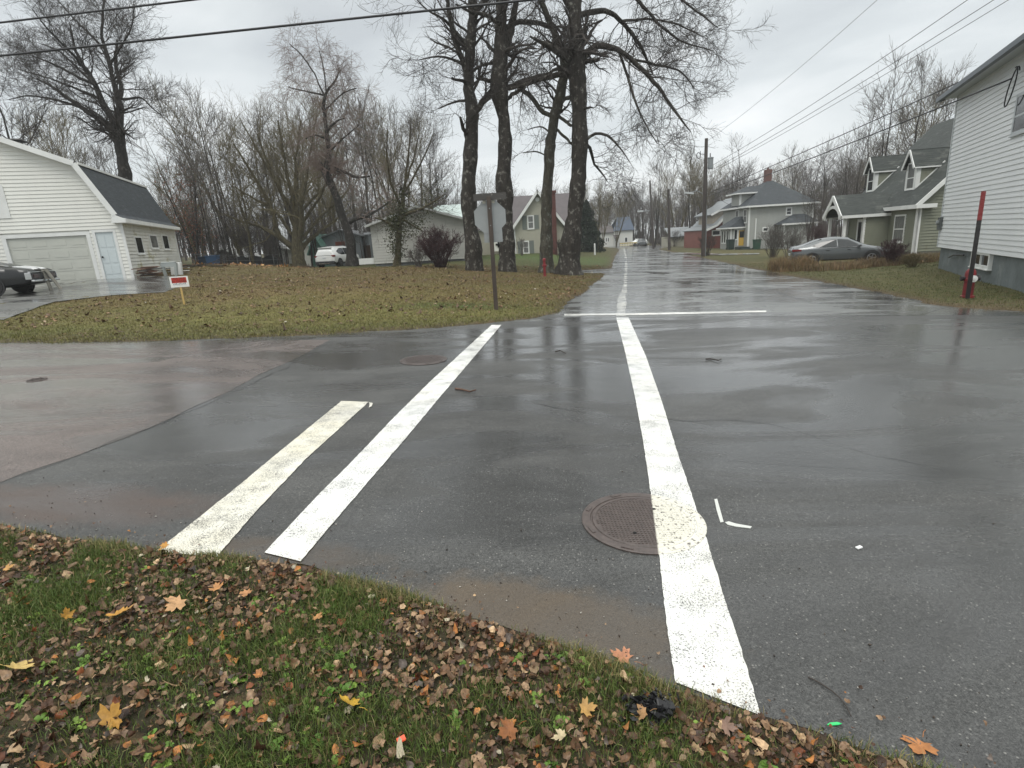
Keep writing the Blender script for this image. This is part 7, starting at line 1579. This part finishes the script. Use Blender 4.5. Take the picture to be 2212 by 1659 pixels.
def litter(name, P, z, size, rg, label, palette, up=.4, lobed=True):
    n = len(P); m_ = 14; an_ = np.arange(m_) * 2 * np.pi / m_ - np.pi / 2; dep = rg.uniform(0, 1, (n, 1)) ** 1.6 * .42; rb = (.78 + .22 * np.sin(an_))[None] * (1 - dep * (np.arange(m_) % 2)[None]) + rg.normal(0, .07, (n, m_)); rb[:, 7] += .25
    asp = rg.uniform(.65, 1.0, (n, 1)); rim_ = np.stack([rb * np.cos(an_) * asp, rb * np.sin(an_)], 2); A_ = np.concatenate([np.zeros((n, 1, 2)), rim_ * .5, rim_], 1); T_ = A_[0]
    s = size * (.3 + 1.25 * rg.uniform(0, 1, n) ** 1.4); cx = rg.normal(0, .6, (n, 1)); cy = rg.normal(0, .6, (n, 1)); r2 = (A_ ** 2).sum(2)
    zz = cx * A_[..., 0] ** 2 + cy * A_[..., 1] ** 2 + rg.normal(0, .35, (n, 1)) * A_[..., 0] * A_[..., 1] + rg.normal(0, .07, (n, len(T_)))
    L3 = np.concatenate([A_, zz[..., None]], 2) * s[:, None, None]
    e = [rg.normal(0, up, n), rg.normal(0, up, n), rg.uniform(0, 6.28, n)]; ca, sa = np.cos(e[0]), np.sin(e[0]); cb, sb_ = np.cos(e[1]), np.sin(e[1]); cc, sc2 = np.cos(e[2]), np.sin(e[2])
    X_, Y_, Z_ = L3[..., 0], L3[..., 1], L3[..., 2]; Y2 = Y_ * ca[:, None] - Z_ * sa[:, None]; Z2 = Y_ * sa[:, None] + Z_ * ca[:, None]; X3 = X_ * cb[:, None] + Z2 * sb_[:, None]; Z3 = -X_ * sb_[:, None] + Z2 * cb[:, None]; X4 = X3 * cc[:, None] - Y2 * sc2[:, None]; Y4 = X3 * sc2[:, None] + Y2 * cc[:, None]
    V = np.stack([X4 + P[:, :1], Y4 + P[:, 1:2], Z3 + (z + .010 + rg.uniform(0, .022, n))[:, None]], 2)
    zf = z[:, None] + .002; V[..., 2] = np.maximum(V[..., 2], zf)
    tri = [[0, 1 + i, 1 + (i + 1) % m_] for i in range(m_)]; qd = [[1 + i, 1 + m_ + i, 1 + m_ + (i + 1) % m_, 1 + (i + 1) % m_] for i in range(m_)]
    one = np.concatenate([np.array(tri).ravel(), np.array(qd).ravel()]); ff = (np.arange(n)[:, None] * len(T_) + one[None]).ravel(); lt = np.tile([3] * m_ + [4] * m_, n)
    pal = np.array([c for c, w_ in palette]); pr = np.array([w_ for c, w_ in palette]); pi = rg.choice(len(pal), n, p=pr / pr.sum()); col = pal[pi] * rg.uniform(.5, 1.25, (n, 1)); colv = np.repeat(col, len(T_), 0) * rg.uniform(.8, 1.2, (n * len(T_), 1))
    o = mesh_np(name, V.reshape(-1, 3), ff, lt, LITM, None, col=colv, smooth=True); tag(o, label, 'leaves', kind='stuff'); return o
LITM = mat('dead_leaf_litter', attr=True, rough=.42, spec=.28, noise=(60, .4))
PAL = [((.13, .072, .038), 5), ((.19, .115, .065), 5), ((.065, .034, .020), 5), ((.28, .18, .105), 3), ((.38, .26, .15), 1.5), ((.34, .14, .04), 1.0), ((.17, .055, .022), 1.2), ((.12, .095, .08), 1), ((.50, .44, .32), .3)]
P, sd = verge_pts(60000); k = sd > .03; P, sd = P[k], sd[k]; dn2 = noise2(P, 5.0, 1) + .5 * noise2(P, 14, 2); k = rg.uniform(0, 1, len(P)) < np.clip(.62 - dn2 * .85, .12, 1) * np.clip(.55 + (P[:, 1] - 1.5) * .35 + (P[:, 0] + 1.2) * .25, .35, 1); P, sd = P[k], sd[k]
Pm, sdm = verge_pts(45000); km = (sdm > .02) & (rg.uniform(0, 1, len(Pm)) < .7); Pm, sdm = Pm[km], sdm[km]
litter('leaf_fragments', Pm, terrain_z(Pm, sdm) - .008, .010, rg, 'small torn wet leaf fragments matted into the foreground grass', [((.07, .04, .022), 5), ((.12, .07, .035), 4), ((.04, .025, .016), 4), ((.22, .14, .07), 1.5)])
litter('leaf_litter', P, terrain_z(P, sd), .019, rg, 'brown fallen leaf litter covering the foreground verge', PAL)
P, sd = verge_pts(2600); k = (sd > -.10) & (sd < .2); 
P2 = np.stack([rg.uniform(-4.4, 2.6, 9000), rg.uniform(.6, 4.4, 9000)], 1); sd2 = poly_sd(P2[:, 0], P2[:, 1], ROADT); k = (sd2 < .02) & (P2[:, 1] < 4.4) & (rg.uniform(0, 1, len(P2)) < np.exp(sd2 / .09) * .8); P2 = P2[k]
litter('leaf_crumbs', P2, SLOPE * P2[:, 0] + .006, .009, rg, 'crumbled leaf scraps along the near asphalt edge', PAL, .2)
# lawns beyond the street: short blades and scattered dead leaves
def lawn_pts(n, xr, yr, margin=40, mind=.05): P = np.stack([rg.uniform(*xr, n), yr[0] + (yr[1] - yr[0]) * rg.uniform(0, 1, n) ** 1.5], 1); P = P[visible_xy(P, margin)]; sd = poly_sd(P[:, 0], P[:, 1], ROADT); k = sd > mind; return P[k], sd[k]
P, sd = lawn_pts(300000, (-22, 6), (10.5, 36), mind=-.03); dk = poly_sd(P[:, 0], P[:, 1], DRn) > .03; P, sd = P[dk], sd[dk]
n = len(P); mo = noise2(P * [1, 2.2], 1.3, 5) + .6 * noise2(P * [1, 2], 4, 6); u = np.clip(.5 + mo * .9, 0, 1)[:, None]; col = (np.array([.185, .125, .06]) * (1 - u) + np.array([.15, .135, .045]) * u); fr = np.clip(1 - (P[:, 1:] - 11.5) / 6, 0, 1); col = col * (1 - fr * .5) + np.array([.155, .18, .05]) * fr * .5; col *= rg.uniform(.55, 1.4, (n, 1))
blades('grass', P, terrain_z(P, sd), .05 + 0 * mo, .006, col, rg, 1.0, 'worn olive lawn grass on the corner lot')
P, sd = lawn_pts(20000, (-22, 6.5), (11.2, 36), mind=.1); k = poly_sd(P[:, 0], P[:, 1], DRn) > .1; P, sd = P[k], sd[k]; k = rg.uniform(0, 1, len(P)) < np.clip(.5 - .9 * noise2(P * [1, 2.2], 1.3, 5), .05, 1) * np.clip((P[:, 1] - 10.5) / 4, .25, 1); P, sd = P[k], sd[k]
PAL2 = [((.17, .10, .05), 5), ((.10, .06, .035), 6), ((.24, .15, .08), 3), ((.36, .27, .18), .7), ((.5, .46, .38), .15)]
litter('fallen_leaves', P, terrain_z(P, sd), .048, rg, 'dead leaves scattered over the corner lawn', PAL2, .3)
P, sd = lawn_pts(90000, (9, 30), (10.8, 34), mind=-.03); n = len(P); u = np.clip(.5 + noise2(P * [1, 2.2], 1.3, 7), 0, 1)[:, None]; col = (np.array([.125, .115, .05]) * (1 - u) + np.array([.085, .11, .035]) * u) * rg.uniform(.6, 1.35, (n, 1)); tanb = np.clip(1 - sd / .5, 0, 1)[:, None]; col = col * (1 - tanb * .8) + np.array([.17, .12, .07]) * tanb * .8
blades('grass', P, terrain_z(P, sd), .055 + 0 * sd, .006, col, rg, .9, 'green lawn grass before the cottage and the white house')
# tall dry grass around the sedan
def tall_patch(c, rx, ry, n, hgt, seed, label, colr):
    rg2 = np.random.default_rng(seed); nc = max(12, n // 110); cc_ = rg2.uniform(-1, 1, (nc, 2)) * [rx * .75, ry * .8] + c; ch_ = rg2.uniform(.35, 1.25, nc); ci_ = rg2.integers(0, nc, n); P = cc_[ci_] + rg2.normal(0, .16, (n, 2)); sd = poly_sd(P[:, 0], P[:, 1], ROADT); k = sd > .15; P, sd, ci_ = P[k], sd[k], ci_[k]; n = len(P); col = (.7 + .5 * rg2.uniform(0, 1, (nc, 1)))[ci_] * np.array(colr) * rg2.uniform(.45, 1.35, (n, 1)) * (1 + rg2.normal(0, .08, (n, 3)))
    blades('dry_grass', P, terrain_z(P, sd), hgt * ch_[ci_], .006, col, rg2, .7, label)
s0 = sc_
tall_patch((s0.x - 1.3, 26.0), 6.2, 1.0, 17000, .36, 3, 'tall tan dead grass in front of the silver sedan', (.23, .165, .09))
tall_patch((s0.x - 3.6, 26.6), 1.7, 1.0, 6000, .62, 4, 'tuft of taller tan dead grass left of the sedan', (.27, .19, .10))
tall_patch((s0.x + 3.4, 26.6), 2.4, .8, 5000, .30, 5, 'reddish brown weeds under the cottage window', (.15, .085, .055))
tall_patch((19.9, 26.2), 1.2, .6, 2500, .35, 6, 'yellowed grass at the cottage corner', (.22, .18, .08))
tall_patch((-17, 39.6), 4.0, .8, 6000, .30, 7, 'brown rough grass along the thicket fence', (.11, .08, .045))

rgo = np.random.default_rng(44); P = rgo.normal(0, 1, (1100, 2)) * [1.5, 2.2] + [-16.3, 36.5]; sd = poly_sd(P[:, 0], P[:, 1], ROADT)
litter('fallen_leaves', P, terrain_z(P, sd), .09, rgo, 'orange fallen leaves carpeting the yard before the thicket', [((.30, .16, .06), 5), ((.20, .10, .04), 3), ((.38, .24, .10), 2)], .3)

# ------------------------------------------------------------------ damp air
hm = bpy.data.materials.new('damp_air'); hm.use_nodes = True; ht = hm.node_tree; ht.nodes.remove(ht.nodes['Principled BSDF'])
pv = ht.nodes.new('ShaderNodeVolumePrincipled'); pv.inputs['Color'].default_value = (.93, .95, .96, 1); pv.inputs['Density'].default_value = .0008; pv.inputs['Anisotropy'].default_value = .2
ht.links.new(pv.outputs[0], ht.nodes['Material Output'].inputs['Volume'])
hz_ = MB().box(-300, 320, -40, 460, -28, 34).obj('haze', hm); tag(hz_, kind='stuff'); hz_['label'] = 'thin damp haze over the whole street'
